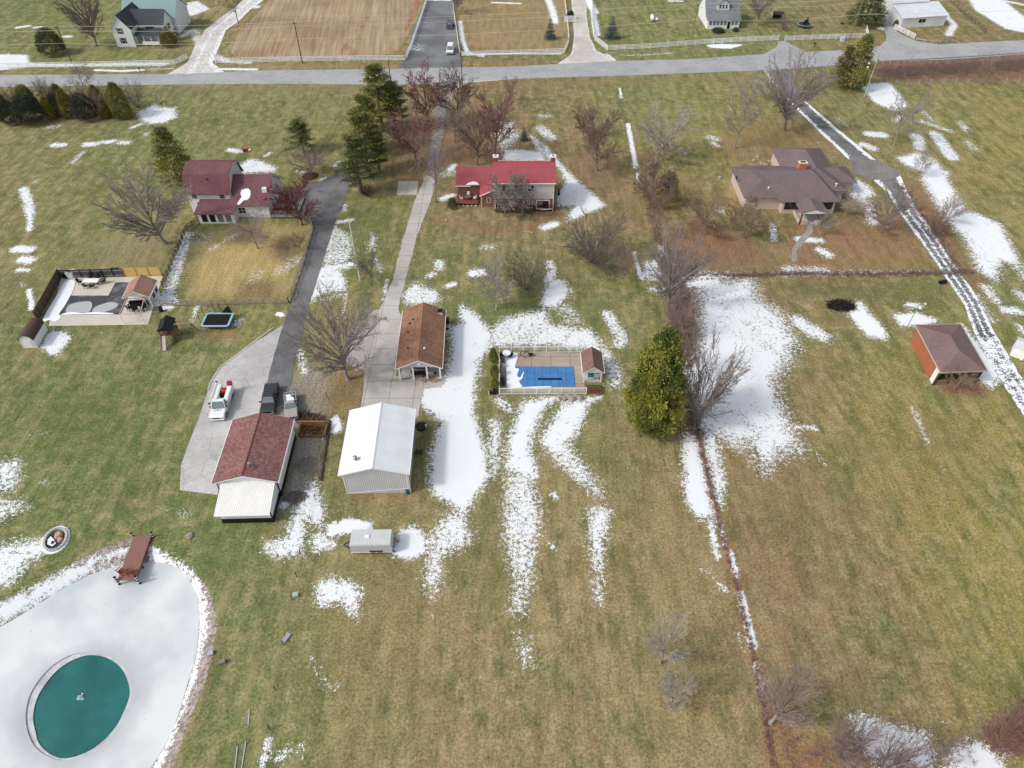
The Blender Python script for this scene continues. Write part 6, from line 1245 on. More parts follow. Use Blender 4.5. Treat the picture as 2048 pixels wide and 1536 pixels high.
LEAF = {'dark': leafm('needles_dark', (80, 92, 62), (108, 118, 76), (120, 118, 70)), 'gold': leafm('needles_gold', (134, 140, 62), (164, 160, 80), (92, 106, 56)), 'olive': leafm('needles_olive', (122, 124, 70), (156, 146, 80), (98, 110, 64)),
        'blue': leafm('needles_blue', (72, 86, 82), (100, 116, 108)), 'brown': leafm('needles_brown', (112, 102, 68), (142, 124, 86), (90, 92, 62)), 'slate': leafm('leaves_slate', (62, 72, 60), (88, 94, 78)), 'yel': leafm('leaves_yellow', (156, 138, 70), (130, 124, 66), (104, 106, 58)), 'red': leafm('leaves_red', (96, 50, 50), (74, 44, 44))}
def ever(u, v, vt, rp, kind, seed, col, label, name='evergreen_tree', cat='evergreen', group=None, hmax=30):
    g = P(u, v); h_ = min(max(.7, HZ(u, v, vt)), hmax); r_ = rp*mpp(v); tr, cr, zt, rr = conifer(kind, seed)
    t_ = thing(name, label, cat, (g.x, g.y, 0), random.Random(u*3+v).random()*6.28, group)
    for nm, mb_, mt, sxy in (('trunk', tr, TWIG['dark'], r_/rr), ('crown', cr, LEAF[col], r_/rr)):
        o = link(bpy.data.objects.new(nm, inst('%s_%s%d' % (nm, kind, seed), mb_, mt, 0, 0))); o.parent = t_; o.scale = (sxy, sxy, h_/zt)
    return t_
EV = [
 (1297,858,664,56,'full',1,'gold','huge golden green pine standing right of the centre pool','pine_tree','pine'),
 (357,362,256,40,'cedar',1,'olive','ragged green conifer behind the left end of the white house','pine_tree','pine'),
 (608,305,237,36,'pine',5,'dark','single dark pine alone on the lawn left of the pine row','pine_tree','pine'),
 (765,262,128,46,'pine',1,'olive','tallest pine at the road end of the pine row','pine_tree','pine'),
 (792,262,165,36,'pine',2,'dark','dark pine at the right side of the pine row','pine_tree','pine'),
 (742,305,190,42,'pine',4,'olive','yellowish pine second from the road in the row','pine_tree','pine'),
 (737,350,222,44,'pine',3,'olive','slender pine with visible trunk in the middle of the row','pine_tree','pine'),
 (723,386,268,42,'pine',2,'dark','nearest pine of the row beside the parking area','pine_tree','pine'),
 (760,345,250,26,'pine',1,'dark','thin pine tucked at the right of the lower row','pine_tree','pine'),
 (1678,173,92,26,'cedar',2,'brown','brownish conifer by the road, left one of the pair','pine_tree','pine'),
 (1702,178,70,32,'cedar',3,'olive','taller conifer by the road, right one of the pair','pine_tree','pine'),
 (1728,50,-25,38,'cedar',1,'dark','big dark conifer behind the leaning poles beside the barn','pine_tree','pine'),
 (1100,78,38,13,'spruce',1,'blue','small blue spruce before the white fence left of the gravel drive','spruce_tree','spruce'),
 (1222,77,33,17,'spruce',2,'blue','blue spruce in the cottage garden right of the gravel drive','spruce_tree','spruce'),
 (1048,281,254,9,'spruce',1,'blue','tiny blue spruce in the bed behind the red roofed house','spruce_tree','spruce'),
 (108,108,57,26,'dome',1,'dark','round dark conifer at the foot of the first roadside pole','evergreen_shrub','shrub'),
 (1332,412,345,26,'cedar',2,'yel','yellow green cedar in the fence row left of the ranch house','evergreen_shrub','cedar'),
 (905,416,396,10,'dome',2,'dark','small dark evergreen left of the low red deck','evergreen_shrub','shrub'),
 (340,92,60,16,'dome',1,'yel','ochre leafed shrub at the right side of the farmhouse','evergreen_shrub','shrub'),
 (335,70,40,18,'cedar',3,'yel','taller ochre shrub behind the farmhouse porch','evergreen_shrub','shrub'),
 (1795,52,38,9,'dome',2,'dark','dark bush at the left corner of the white barn','evergreen_shrub','shrub'),
 (1403,25,8,6,'dome',1,'brown','small rusty bush at the side of the cottage','evergreen_shrub','shrub'),
 (1436,64,56,13,'dome',2,'slate','low dark hedge bush left of the cottage steps','evergreen_shrub','shrub'),
 (1471,63,55,6,'dome',1,'slate','low dark bush right of the cottage steps','evergreen_shrub','shrub'),
 (987,724,697,9,'dome',1,'olive','rounded shrub at the left of the centre pool, farthest one','evergreen_shrub','shrub'),
 (989,754,729,9,'dome',2,'gold','golden rounded shrub at the left of the centre pool, middle one','evergreen_shrub','shrub'),
 (990,780,756,9,'dome',1,'gold','golden rounded shrub at the left of the centre pool, nearest one','evergreen_shrub','shrub'),
 (26,246,199,21,'dome',1,'slate','dark rounded evergreen at the left end of the row','evergreen_shrub','shrub'),
 (67,245,188,29,'dome',2,'slate','largest dark rounded evergreen in the row','evergreen_shrub','shrub'),
 (60,215,170,18,'dome',1,'olive','olive evergreen behind the largest dark one in the row','evergreen_shrub','shrub'),
 (5,225,178,16,'dome',2,'brown','brownish bush at the left edge behind the row','evergreen_shrub','shrub'),
 (106,237,193,13,'column',1,'yel','golden brown columnar evergreen right of the largest dark one','evergreen_shrub','shrub'),
 (120,231,187,16,'dome',1,'slate','dark bush between the two golden columns','evergreen_shrub','shrub'),
 (143,235,178,14,'column',2,'yel','second golden columnar evergreen in the row','evergreen_shrub','shrub'),
 (128,214,168,13,'column',1,'dark','dark column behind the middle of the row','evergreen_shrub','shrub'),
 (176,238,188,23,'dome',2,'slate','bluish dark rounded evergreen in the middle of the row','evergreen_shrub','shrub'),
 (200,212,170,14,'column',2,'brown','brown column behind the middle of the row','evergreen_shrub','shrub'),
 (214,235,200,12,'column',1,'yel','low golden column left of the tall green one','evergreen_shrub','shrub'),
 (248,235,165,20,'column',2,'olive','tall green columnar evergreen at the right end of the row','evergreen_shrub','shrub'),
 (1140,38,20,8,'dome',1,'slate','low dark bush by the gravel drive gate','evergreen_shrub','shrub'),
]
for (u, v, vt, rp, kind, seed, col, lab, nm, cat) in EV: ever(u, v, vt, rp, kind, seed, col, lab, nm, cat)
for (u, v, vt, rp, kind, seed, col, lab) in ((28,205,172,16,'bush',11,'pink','grey twiggy bush rising behind the left end of the row'),(98,200,158,18,'bush',12,'brown','purplish bare bush behind the golden column'),(205,232,170,26,'bush',13,'tan','brown twiggy bush near the right end of the row'),(277,215,165,19,'bush',14,'grey','grey bare bush at the far right end of the row'),(160,205,168,20,'bush',15,'grey','dark grey twigs behind the middle of the row')): bare(u, v, vt, rp, kind, seed, col, lab, 'dark', None, 'bare_shrub')
# ------------------------------------------------------------ brush (nobody could count it)
def brush(name, label, line, wpx, n, h, mat, cat='brush', seed=1):
    rd_ = random.Random(seed); mb = MB(); pts = [P(u, v) for u, v in line]; ax = interp([(p.x, p.y, 0) for p in pts], 200); wm_ = [wpx*mpp(v)*1.0 for u, v in line]
    for i in range(n):
        c_ = ax[rd_.randrange(200)]; q = c_+Vector((rd_.gauss(0, .45)*wm_[0], rd_.gauss(0, .45)*wm_[0], 0)); hh_ = h*rd_.uniform(.4, 1.2)
        for k in range(5):
            d = Vector((rd_.gauss(0, .55), rd_.gauss(0, .55), 1)).normalized(); e = q+d*hh_*rd_.uniform(.5, 1); mb.tube(q, e, .022, .012, 3, False)
            for _ in range(2): f = q.lerp(e, rd_.uniform(.4, .95)); mb.tube(f, f+Vector((rd_.gauss(0, .4), rd_.gauss(0, .4), rd_.random()*.5))*hh_*.5, .014, .01, 3, False)
    return tag(mb.build(name, mat, None, fix=False), label, cat, kind='stuff')
brush('brush', 'reddish brown brush on the bank below the guardrail', [(1768,145),(1900,138),(2080,128)], 28, 1500, .9, TWIG['red'], seed=2)
brush('brush', 'grey twigs scattered over the bank below the guardrail', [(1765,150),(1900,140),(2080,130)], 30, 700, 1.3, TWIG['dark'], seed=14)
brush('brush', 'tan dry weeds mixed through the bank below the guardrail', [(1768,148),(1900,142),(2080,132)], 32, 1600, .8, TWIG['tan'], seed=3)
brush('hedgerow', 'red brown bramble hedgerow running across below the ranch house', [(1345,548),(1480,552),(1600,548),(1760,550),(1945,545)], 8, 600, .8, TWIG['brown'], seed=4)
brush('hedgerow', 'dark bramble strip along the fence line left of the big snowfield', [(1335,500),(1350,560),(1365,620),(1375,680),(1370,730)], 22, 950, 1.0, TWIG['pink'], seed=5)
brush('hedgerow', 'thin bramble line running down the snowy property line', [(1390,850),(1412,940),(1440,1060),(1475,1180),(1510,1330),(1545,1536)], 5, 420, .5, TWIG['red'], seed=6)
brush('brush', 'red brown thicket at the bottom right corner', [(1560,1500),(1700,1530),(1850,1520),(2000,1480)], 50, 90, .8, TWIG['pink'], seed=7)
brush('brush', 'brown brush on the bank right of the east drive', [(1800,370),(1850,440),(1890,500),(1925,560)], 12, 300, .8, TWIG['brown'], seed=8)
brush('hedgerow', 'brown scrub along the property line left of the ranch house', [(1285,350),(1300,420),(1318,480),(1335,520)], 12, 220, .8, TWIG['brown'], seed=12)
brush('hedgerow', 'dark scrub around the foot of the many stemmed tree', [(1365,790),(1385,840),(1400,880)], 14, 260, .7, TWIG['brown'], seed=13)
brush('shrub_bed', 'bare brown shrubs along the front of the red roofed house', [(990,424),(1020,424),(1062,424)], 5, 260, 1.2, TWIG['brown'], seed=9)
# ============================================================ FENCES, POLES, VEHICLES, SMALL THINGS
def rail_fence(name, label, line, h=1.35, pitch=2.5, rails=4, mat=VINYL, group=None, th=.05, bw=.15, post=.13, cross=False, closed=False, z=0):
    pts = [P(u, v) for u, v in line]; a = pts[0]; g_ = thing(name, label, 'fence', a, 0, group); m_ = MB(); first = True
    for p_, q_ in zip(pts[:-1], pts[1:]):
        p_, q_ = p_-a, q_-a; L_ = (q_-p_).length; k_ = max(1, round(L_/pitch)); up = Vector((0, 0, 1))
        for i in range(rails): zz = h*(.18+.78*i/max(1, rails-1)) if rails > 1 else h*.9; m_.bar(p_+up*zz, q_+up*zz, th, bw)
        for i in range(k_):
            s_ = p_.lerp(q_, i/k_); e_ = p_.lerp(q_, (i+1)/k_); MB().bar(s_, s_+up*(h+.08), post).build('post', mat, g_, fix=False)
            if cross: m_.bar(s_+up*.2, e_+up*(h-.1), th, bw*.8); m_.bar(s_+up*(h-.1), e_+up*.2, th, bw*.8)
    MB().bar(pts[-1]-a, pts[-1]-a+Vector((0, 0, h+.08)), post).build('post', mat, g_, fix=False)
    m_.build('rails', mat, g_, fix=False); return g_
RF = [
 ('left of the farmhouse drive, curving at its end', [(-140,140),(0,137),(170,134),(350,130),(375,118)]),
 ('along the front of the ploughed field', [(424,112),(432,127),(560,124),(700,122),(811,121)]),
 ('along the left side of the parking lot', [(811,121),(824,92),(838,50),(852,8),(862,-30)]),
 ('along the right side of the parking lot', [(920,113),(914,70),(908,30),(904,-20)]),
 ('before the square pasture, ending at the gravel drive', [(920,113),(1024,110),(1128,107),(1138,85)]),
 ('along the left side of the gravel drive', [(1138,85),(1135,50),(1128,-10)]),
 ('along the right side of the gravel drive', [(1188,80),(1184,50),(1184,-5)]),
 ('long roadside run before the cottage', [(1188,80),(1215,101),(1300,97),(1390,90),(1480,84),(1556,81)]),
 ('roadside run before the round trampoline', [(1569,82),(1640,79),(1735,76),(1731,60)]),
 ('short diagonal piece before the white barn', [(1788,58),(1828,78)]),
]
for s_, l_ in RF: rail_fence('rail_fence', 'white four rail fence '+s_, l_, group='white vinyl rail fences')
PAD = M('weathered_rail', (166, 146, 136), .9, .15, 2)
rail_fence('rail_fence', 'weathered cross braced paddock fence along the near side', [(322,612),(450,610),(578,606)], 1.15, 2.3, 2, PAD, 'paddock fences', .06, .12, .12, True)
rail_fence('rail_fence', 'weathered cross braced paddock fence along the asphalt drive', [(578,606),(602,540),(626,458),(618,440)], 1.15, 2.3, 2, PAD, 'paddock fences', .06, .12, .12, True)
rail_fence('rail_fence', 'dark weathered paddock fence along the left side up to the sunroom', [(326,575),(345,530),(362,490),(374,462),(398,443)], 1.15, 1.6, 3, M('dark_rail', (112, 96, 88), .9, .15, 2), 'paddock fences', .06, .12, .12, True)
rail_fence('rail_fence', 'weathered cross braced fence between deck and burgundy tree', [(534,432),(575,432),(618,440)], 1.1, 2.3, 2, PAD, 'paddock fences', .06, .12, .12, True)
GAL = M('galvanised_rail', (176, 174, 172), .5, .08, 1.5, metal=.3)
def guard(label, line, h=.75):
    pts = [P(u, v) for u, v in line]; a = pts[0]; g_ = thing('guardrail', label, 'guardrail', a, 0, 'guardrails'); m_ = MB()
    for p_, q_ in zip(pts[:-1], pts[1:]):
        p_, q_ = p_-a, q_-a; k_ = max(1, round((q_-p_).length/1.95)); up = Vector((0, 0, 1)); m_.bar(p_+up*h*.85, q_+up*h*.85, .08, .3)
        for i in range(k_): s_ = p_.lerp(q_, i/k_); MB().bar(s_, s_+up*h, .15, .2).build('post', M_POST, g_, fix=False)
    m_.build('beam', GAL, g_, fix=False)
M_POST = M('rail_post', (184, 176, 168), .9, .12, 3)
guard('galvanised guardrail on the near side of the road at right', [(1752,128),(1850,123),(1950,117),(2060,109)])
guard('galvanised guardrail curving past the barn on the far side of the road', [(1832,80),(1850,84),(1880,86),(1950,78),(2060,68)], .6)
rail_fence('wire_fence', 'thin wire fence with leaning posts below the roadside bank', [(1790,170),(1860,169),(1960,168),(2060,166)], 1.3, 3.4, 3, M('post_grey', (176, 166, 152), .9, .15, 3), None, .012, .012, .13)
rail_fence('wire_fence', 'dark metal fence running up beyond the barn', [(1970,66),(1935,35),(1900,5),(1880,-15)], 1.3, 2.6, 5, M('dark_metal', (92, 88, 88), .7, .1), None, .03, .05, .1)
rail_fence('wire_fence', 'dark wire fence down the left property line with snow beside it', [(655,795),(650,880),(640,960),(622,1040),(602,1110),(585,1200),(567,1290),(552,1380),(540,1460),(528,1545)], 1.1, 3.6, 2, M('dark_wire', (86, 72, 62), .9, .15, 3), None, .014, .014, .07)
rail_fence('wire_fence', 'thin wire fence line beside the fence row down the middle', [(1300,440),(1330,560),(1352,660),(1372,760),(1398,870),(1440,1060),(1478,1190),(1520,1380),(1545,1540)], 1.1, 6, 2, M('mid_wire', (130, 112, 98), .9, .15, 3), None, .012, .012, .07)
rail_fence('wire_fence', 'thin wire fence line with wooden posts below the ranch lawn', [(1345,560),(1500,556),(1660,552),(1850,548),(1960,542)], 1.1, 6, 2, M('mid_wire2', (150, 130, 116), .9, .15, 3), None, .012, .012, .1)
p = P(1136, 46); g = thing('gate', 'small white slatted gate panel beside the gravel drive', 'gate', (p.x-1.2, p.y, 0)); m_ = MB()
for k in range(5): m_.box(0, 3.6, -.03, .03, .35+k*.36, .55+k*.36)
m_.build('slats', VINYL, g); [MB().box(x, x+.12, -.05, .05, 0, 2.1).build('post', VINYL, g) for x in (0, 3.5)]
# poles
def pole(u, v, vt, label, mat, cross=True, r=.15, name='utility_pole', h=None, tr=False):
    g = P(u, v); h_ = h or HZ(u, v, vt); t_ = thing(name, label, 'utility pole', (g.x, g.y, 0)); MB().tube((0,0,-.2), (0,0,h_), r, r*.65, 10).build('pole', mat, t_)
    if cross:
        MB().box(-.6, .6, -.05, .05, h_-.5, h_-.38).build('crossarm', mat, t_)
        for x in (-.5, .5): MB().tube((x, 0, h_-.38), (x, 0, h_-.2), .05, .03, 6).build('insulator', STEEL, t_)
    if tr: MB().tube((.3,0,h_-2.6),(.3,0,h_-1.7),.24,.24,12).build('transformer', STEEL, t_)
    return Vector((g.x, g.y, h_))
TOP = {}
TOP['a'] = pole(145,128,52,'brown utility pole rising beside the dark conifer at upper left', WOODDARK)
TOP['b'] = pole(605,127,43,'dark utility pole before the ploughed field', WOODDARK)
TOP['c'] = pole(1382,90,0,'tan utility pole left of the cottage', WOODPOLE, h=11)
TOP['d'] = pole(1701,79,0,'grey utility pole before the big dark conifer, taller of two', WOODPOLE, h=11)
pole(1698,79,8,'shorter pole leaning against the taller one by the dark conifer', WOODPOLE, False, .12)
TOP['n1'] = pole(783,176,118,'dark pole between the pines and the road', WOODDARK, False, .13)
TOP['n2'] = pole(925,177,104,'dark pole behind the grey brown tree by the road', WOODDARK, False, .13)
TOP['e'] = pole(1728,195,104,'pale grey pole with lamps and transformer by the snow patch', M('pale_pole', (178, 172, 164), .9, .12, 3), False, .14, tr=True)
q = P(1728,195); TOPE = thing('pole_lamp', 'pair of white floodlights bracketed on the pale grey pole', 'floodlight', (q.x, q.y, 7.4)); MB().bar((0,0,0),(-1.6,-.2,.1),.07).bar((0,0,.9),(-1.6,-.2,1.0),.07).build('bracket', STEEL, TOPE)
for z in (.1, 1.0): MB().tube((-1.75,-.2,z-.15),(-1.75,-.2,z+.2),.22,.14,10).build('lamp_head', WHITE, TOPE)
pole(720,560,436,'white weathered pole on the snowy strip between the drives', M('white_pole', (206, 202, 196), .8, .1, 3), False, .14, 'yard_pole')
pole(728,500,428,'brown leaning stick pole right of the white weathered pole', WOODPOLE, False, .08, 'yard_pole')
g = P(1810,663); h_ = HZ(1810,663,612); t_ = thing('yard_lamp', 'tall thin yard lamp standing left of the pavilion', 'lamp post', (g.x, g.y, 0)); MB().tube((0,0,0),(0,0,h_),.06,.05,8).build('pole', M('lamp_grey', (140, 136, 134), .6, .1), t_); MB().tube((0,0,h_),(.9,.05,h_+.5),.035,.035,6).build('arm', STEEL, t_); MB().tube((.9,.05,h_+.3),(1.05,.05,h_+.5),.14,.2,10).build('lamp_head', WHITE, t_)
WIRE = M('wire', (200, 196, 184), .5, .05)
def wire(label, pts, sag=.5):
    m_ = MB(); o0 = pts[0]
    for a_, b_ in zip(pts[:-1], pts[1:]):
        for i in range(16):
            f = lambda t: a_.lerp(b_, t)-Vector((0, 0, sag*4*t*(1-t)))-o0
            m_.tube(f(i/16), f((i+1)/16), .03, .03, 4, False)
    o = m_.build('power_line', WIRE, None, fix=False); o.location = o0; tag(o, label, 'power line', 'power lines over the road')
e0 = TOP['a']-Vector((120, 2, 0)); e1 = TOP['d']+Vector((130, 16, 0))
wire('highest overhead wire running along the far side of the road', [e0, TOP['a'], TOP['b'], TOP['c'], TOP['d'], e1])
dz = Vector((0, .3, -1.2)); wire('second overhead wire just below the highest one', [x+dz for x in (e0, TOP['a'], TOP['b'], TOP['c'], TOP['d'], e1)], .7)
dz = Vector((0, -.3, -4.2)); wire('lower cable halfway down the roadside poles', [x+dz for x in (e0, TOP['a'], TOP['b'], TOP['c'], TOP['d'], e1)], .8)
# vehicles
def wheel(par, x, y, r=.4, wd=.28):
    t_ = MB().tube((x, y-wd/2, r), (x, y+wd/2, r), r, r, 18).build('tyre', RUBBER, par); MB().tube((x, y-wd/2-.01, r), (x, y+wd/2+.01, r), r*.58, r*.58, 12).build('rim', STEEL, t_)
def car(name, label, cat, u, v, rz, paint, kind='pickup', L=5.6, W=2.0, Hc=1.85):
    g_ = P(u, v); t_ = thing(name, label, cat, (g_.x, g_.y, 0), rz); w2 = W/2; hx = L/2     # front looks to +x
    belt = 1.12 if kind != 'suv' else 1.05
    if kind == 'suv': prof = [(-hx,.5),(-hx,1.0),(-hx+.08,belt),(hx-1.25,belt),(hx-.2,.92),(hx,.78),(hx,.42),(hx-.1,.32),(-hx+.1,.34)]
    else: prof = [(-hx,.5),(-hx,belt),(hx-1.5,belt),(hx-.25,1.04),(hx,.88),(hx,.42),(hx-.1,.34),(-hx+.1,.38)]
    def px(m_, pr, y0, y1):
        n_ = len(pr); m_.add([(x, y0, z) for x, z in pr]+[(x, y1, z) for x, z in pr], [tuple(range(n_)), tuple(range(2*n_-1, n_-1, -1))]+[(i, n_+i, n_+(i+1)%n_, (i+1)%n_) for i in range(n_)]); return m_
    if kind in ('pickup', 'utility'):
        cabf, cabr = hx-1.55, -.35 if kind == 'pickup' else .35
        body = px(MB(), [(cabr-.02,.36),(cabr-.02,belt),(cabf,belt),(hx-.25,1.04),(hx,.88),(hx,.42),(hx-.1,.34)], -w2, w2)
        body.build('body', paint, t_, bevel=.07)
        bed = MB().box(-hx, cabr-.03, -w2, -w2+.12, .45, belt).box(-hx, cabr-.03, w2-.12, w2, .45, belt).box(-hx, -hx+.1, -w2, w2, .45, belt).box(cabr-.13, cabr-.03, -w2, w2, .45, belt).box(-hx+.1, cabr-.13, -w2+.12, w2-.12, .45, .6)
        if kind == 'pickup': bed.build('bed', paint, t_)
    else:
        px(MB(), prof, -w2, w2).build('body', paint, t_, bevel=.08); cabf, cabr = hx-1.3, -hx+.15
    # cabin: glass house with roof
    rf, rr_ = cabf-.65, cabr+(.12 if kind != 'suv' else .3)
    v = []
    for x, z, ww in ((cabf, belt, w2-.05), (rf, Hc-.08, w2-.26), (rr_, Hc-.08, w2-.26), (cabr, belt, w2-.05)): v += [(x, -ww, z), (x, ww, z)]
    MB().add(v, [(0,1,3,2),(2,3,5,4),(4,5,7,6),(0,2,4,6),(1,7,5,3)]).build('window_glass', DARKGLASS if kind != 'grey' else GREYGLASS, t_)
    MB().add([(rf+.05,-w2+.22,Hc-.09),(rf+.05,w2-.22,Hc-.09),(rr_-.05,w2-.22,Hc-.09),(rr_-.05,-w2+.22,Hc-.09),(rf-.02,-w2+.3,Hc),(rf-.02,w2-.3,Hc),(rr_+.05,w2-.3,Hc),(rr_+.05,-w2+.3,Hc)], [(0,3,2,1),(4,5,6,7),(0,1,5,4),(1,2,6,5),(2,3,7,6),(3,0,4,7)]).build('roof', paint, t_, bevel=.04)
    pl = MB()
    for s in (-1, 1):
        pl.bar((cabf, s*(w2-.06), belt), (rf, s*(w2-.26), Hc-.06), .09); pl.bar((cabr, s*(w2-.06), belt), (rr_, s*(w2-.26), Hc-.06), .14); mx_ = (cabf+cabr)/2-.1; pl.bar((mx_, s*(w2-.04), belt), (mx_, s*(w2-.25), Hc-.06), .1)
    pl.build('pillars', paint, t_)
    # windscreen in pale glass: the sky's reflection is put into its colour
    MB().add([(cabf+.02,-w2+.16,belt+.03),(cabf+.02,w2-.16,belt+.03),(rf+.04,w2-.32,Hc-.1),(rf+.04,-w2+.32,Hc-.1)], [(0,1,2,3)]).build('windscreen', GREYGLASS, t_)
    MB().box(hx-.03, hx+.06, -w2+.08, w2-.08, .4, .58).build('bumper', STEEL if kind != 'utility' else WHITE, t_); MB().box(-hx-.08, -hx+.02, -w2+.1, w2-.1, .42, .6).build('bumper', STEEL, t_)
    MB().box(hx-.02, hx+.015, -w2+.5, w2-.5, .62, .84).build('grille', BLACK, t_)
    for s in (-1, 1):
        MB().cb((hx-.04, s*(w2-.25), .76), (.1, .36, .2)).build('headlight', GREYGLASS, t_); MB().cb((-hx+.02, s*(w2-.14), .85), (.08, .16, .3)).build('tail_light', M_TAIL, t_)
        MB().cb((cabf-.25, s*(w2+.12), belt+.1), (.12, .24, .18)).build('mirror', BLACK, t_)
        for x in (hx-1.0, -hx+1.05): wheel(t_, x, s*(w2-.13))
    return t_
M_TAIL = M('tail_red', (130, 24, 24), .3, .05)
WPAINT = M('white_car_paint', (232, 233, 233), .25, .03, 1, spec=.6); BPAINT = M('black_car_paint', (52, 50, 52), .3, .1, 2, spec=.6); GPAINT = M('grey_car_paint', (168, 162, 158), .35, .06, 1, spec=.5); DPAINT = M('dark_car_paint', (58, 60, 60), .3, .08, 1, spec=.6)
t_ = car('parked_car', 'dark grey car parked farther up the lot against its white fence', 'car', 900, 54, -1.62, DPAINT, 'suv', 4.7, 1.85, 1.5)
t_ = car('parked_van', 'white van parked in the lot nearest the road', 'van', 901, 104, -1.6, WPAINT, 'suv', 5.3, 2.0, 1.95)
hd = lambda a_, b_: math.atan2(P(*b_).y-P(*a_).y, P(*b_).x-P(*a_).x)
t_ = car('pickup_truck', 'black pickup truck with covered bed parked behind the red shingled garage', 'pickup truck', 542, 804, hd((546,780),(538,825)), BPAINT)
MB().box(-2.75, -.5, -.92, .92, 1.1, 1.16).build('bed_cover', BLACK, t_)
for k in range(4): MB().box(-2.7+k*.55, -2.25+k*.55, -.9, .9, 1.16, 1.19).build('cover_panel', DPAINT, t_)
t_ = car('pickup_truck', 'old grey pickup truck with snow in its open bed right of the black one', 'pickup truck', 584, 818, hd((583,800),(586,845)), GPAINT, 'pickup', 5.0, 1.75, 1.6)
MB().slab([(-2.2,-.7,.95),(-.6,-.65,.9),(-.6,.7,.95),(-1.5,.4,.9),(-2.2,.6,.9)], .3).build('load_snow', SNOWM, t_); MB().cb((-1.9, .3, .95), (.6, .5, .3), .4).build('load_bag', M('blue_bag', (120, 150, 160), .6, .1), t_)
# service truck
t_ = car('service_truck', 'white service truck with open tool body and red hose reel on the concrete yard', 'truck', 446, 812, hd((455,783),(437,840)), WPAINT, 'utility', 6.2, 2.1, 2.0)
for s in (-1, 1):
    MB().box(-3.1, .25, s*.75-.3 if s > 0 else -1.12, 1.12 if s > 0 else -.45, .55, 1.45).build('tool_box', WPAINT, t_, bevel=.05); MB().box(-3.0, .1, s*.8-.2, s*.8+.2, 1.45, 1.49).build('tool_box_lid', WHITE, t_, bevel=.02)
MB().box(-3.1, .25, -.45, .45, .5, .65).build('bed_floor', BLACK, t_); MB().box(-.35, .2, -.42, .42, .65, 1.3).build('tank', M('tank_pale', (206, 212, 206), .5, .05), t_)
MB().tube((-2.0, -.35, 1.1), (-2.0, .35, 1.1), .38, .38, 18).build('hose_reel', M('reel_red', (186, 30, 44), .5, .1), t_); MB().cb((-2.9, .75, 1.75), (.55, .6, .5)).build('red_crate', M('crate_red', (150, 44, 76), .6, .1), t_)
MB().box(-2.6, -1.2, -.42, .1, .65, 1.1).build('machine', M('machine_dark', (40, 34, 36), .6, .2), t_)
MB().tube((-3.3, -1.25, 1.6), (.9, -1.25, 1.6), .1, .1, 10).build('side_pipe', WHITE, t_); MB().tube((-3.45, -1.25, 1.6), (-3.3, -1.25, 1.6), .17, .17, 10).build('pipe_cap', BLACK, t_); MB().tube((.9, -1.25, 1.6), (1.05, -1.25, 1.6), .15, .15, 10).build('pipe_cap', BLACK, t_)
MB().box(-1.9, -1.0, -.46, -.44, .9, 1.3).build('decal', M('pink_decal', (196, 130, 140), .6, .05), t_)
fc_ = bpy.data.curves.new('hood_letters', 'FONT'); fc_.body = 'CAT'; fc_.size = .55; fc_.extrude = .004; fc_.align_x = 'CENTER'; fc_.space_character = 1.15; fc_.materials.append(M('letter_grey', (96, 98, 100), .6, .05))
dg = bpy.context.evaluated_depsgraph_get(); to = bpy.data.objects.new('tmp', fc_); sc.collection.objects.link(to); dg.update(); mt_ = bpy.data.meshes.new_from_object(to.evaluated_get(dg)); bpy.data.objects.remove(to)
o = link(bpy.data.objects.new('hood_letters', mt_)); o.parent = t_; o.location = (2.02, 0, 1.16); o.rotation_euler = (0, .1, math.pi/2)
# enclosed trailer
a_, b_ = P(703, 1110), P(785, 1109); q = P(764/1, 1077); L_ = (b_-a_).length; hT = 2.0; dT = 2.15
TG = M('trailer_grey', (190, 193, 197), .4, .05, 1, spec=.5); g = thing('cargo_trailer', 'grey enclosed cargo trailer parked on the grass between two snow patches', 'trailer', (a_.x, a_.y+.1, 0), math.atan2(b_.y-a_.y, b_.x-a_.x))
MB().prism([(0,.35),(L_,.35),(L_,hT-.12),(L_-.12,hT),(.12,hT),(0,hT-.12)], 0, dT).build('body', TG, g)
MB().prism([(.08,hT+.003),(L_-.08,hT+.003),(L_-.08,hT+.04),(.08,hT+.04)], .08, dT-.08).build('roof', M('trailer_roof', (198, 200, 200), .5, .06, 1.2), g)
MB().box(-.02, L_+.02, -.02, .0, .33, .42).box(-.02, L_+.02, -.02, .0, hT-.1, hT-.04).build('trim', WHITE, g); MB().box(L_*.36, L_*.46, dT*.42, dT*.62, hT+.04, hT+.16).build('roof_vent', WHITE, g)
for x in (L_*.53, L_*.7):
    for y in (.1, dT-.1): wheel(g, x, y, .34, .22)
MB().prism([(L_*.45,.7),(L_*.78,.7),(L_*.76,.78),(L_*.47,.78)], -.12, -.02).build('mudguard', BLK, g)
MB().bar((0, dT*.2, .4), (-1.1, dT/2, .4), .09).bar((0, dT*.8, .4), (-1.1, dT/2, .4), .09).build('tongue', BLK, g); MB().tube((-1.0, dT/2, 0), (-1.0, dT/2, .7), .05).build('jack', STEEL, g)
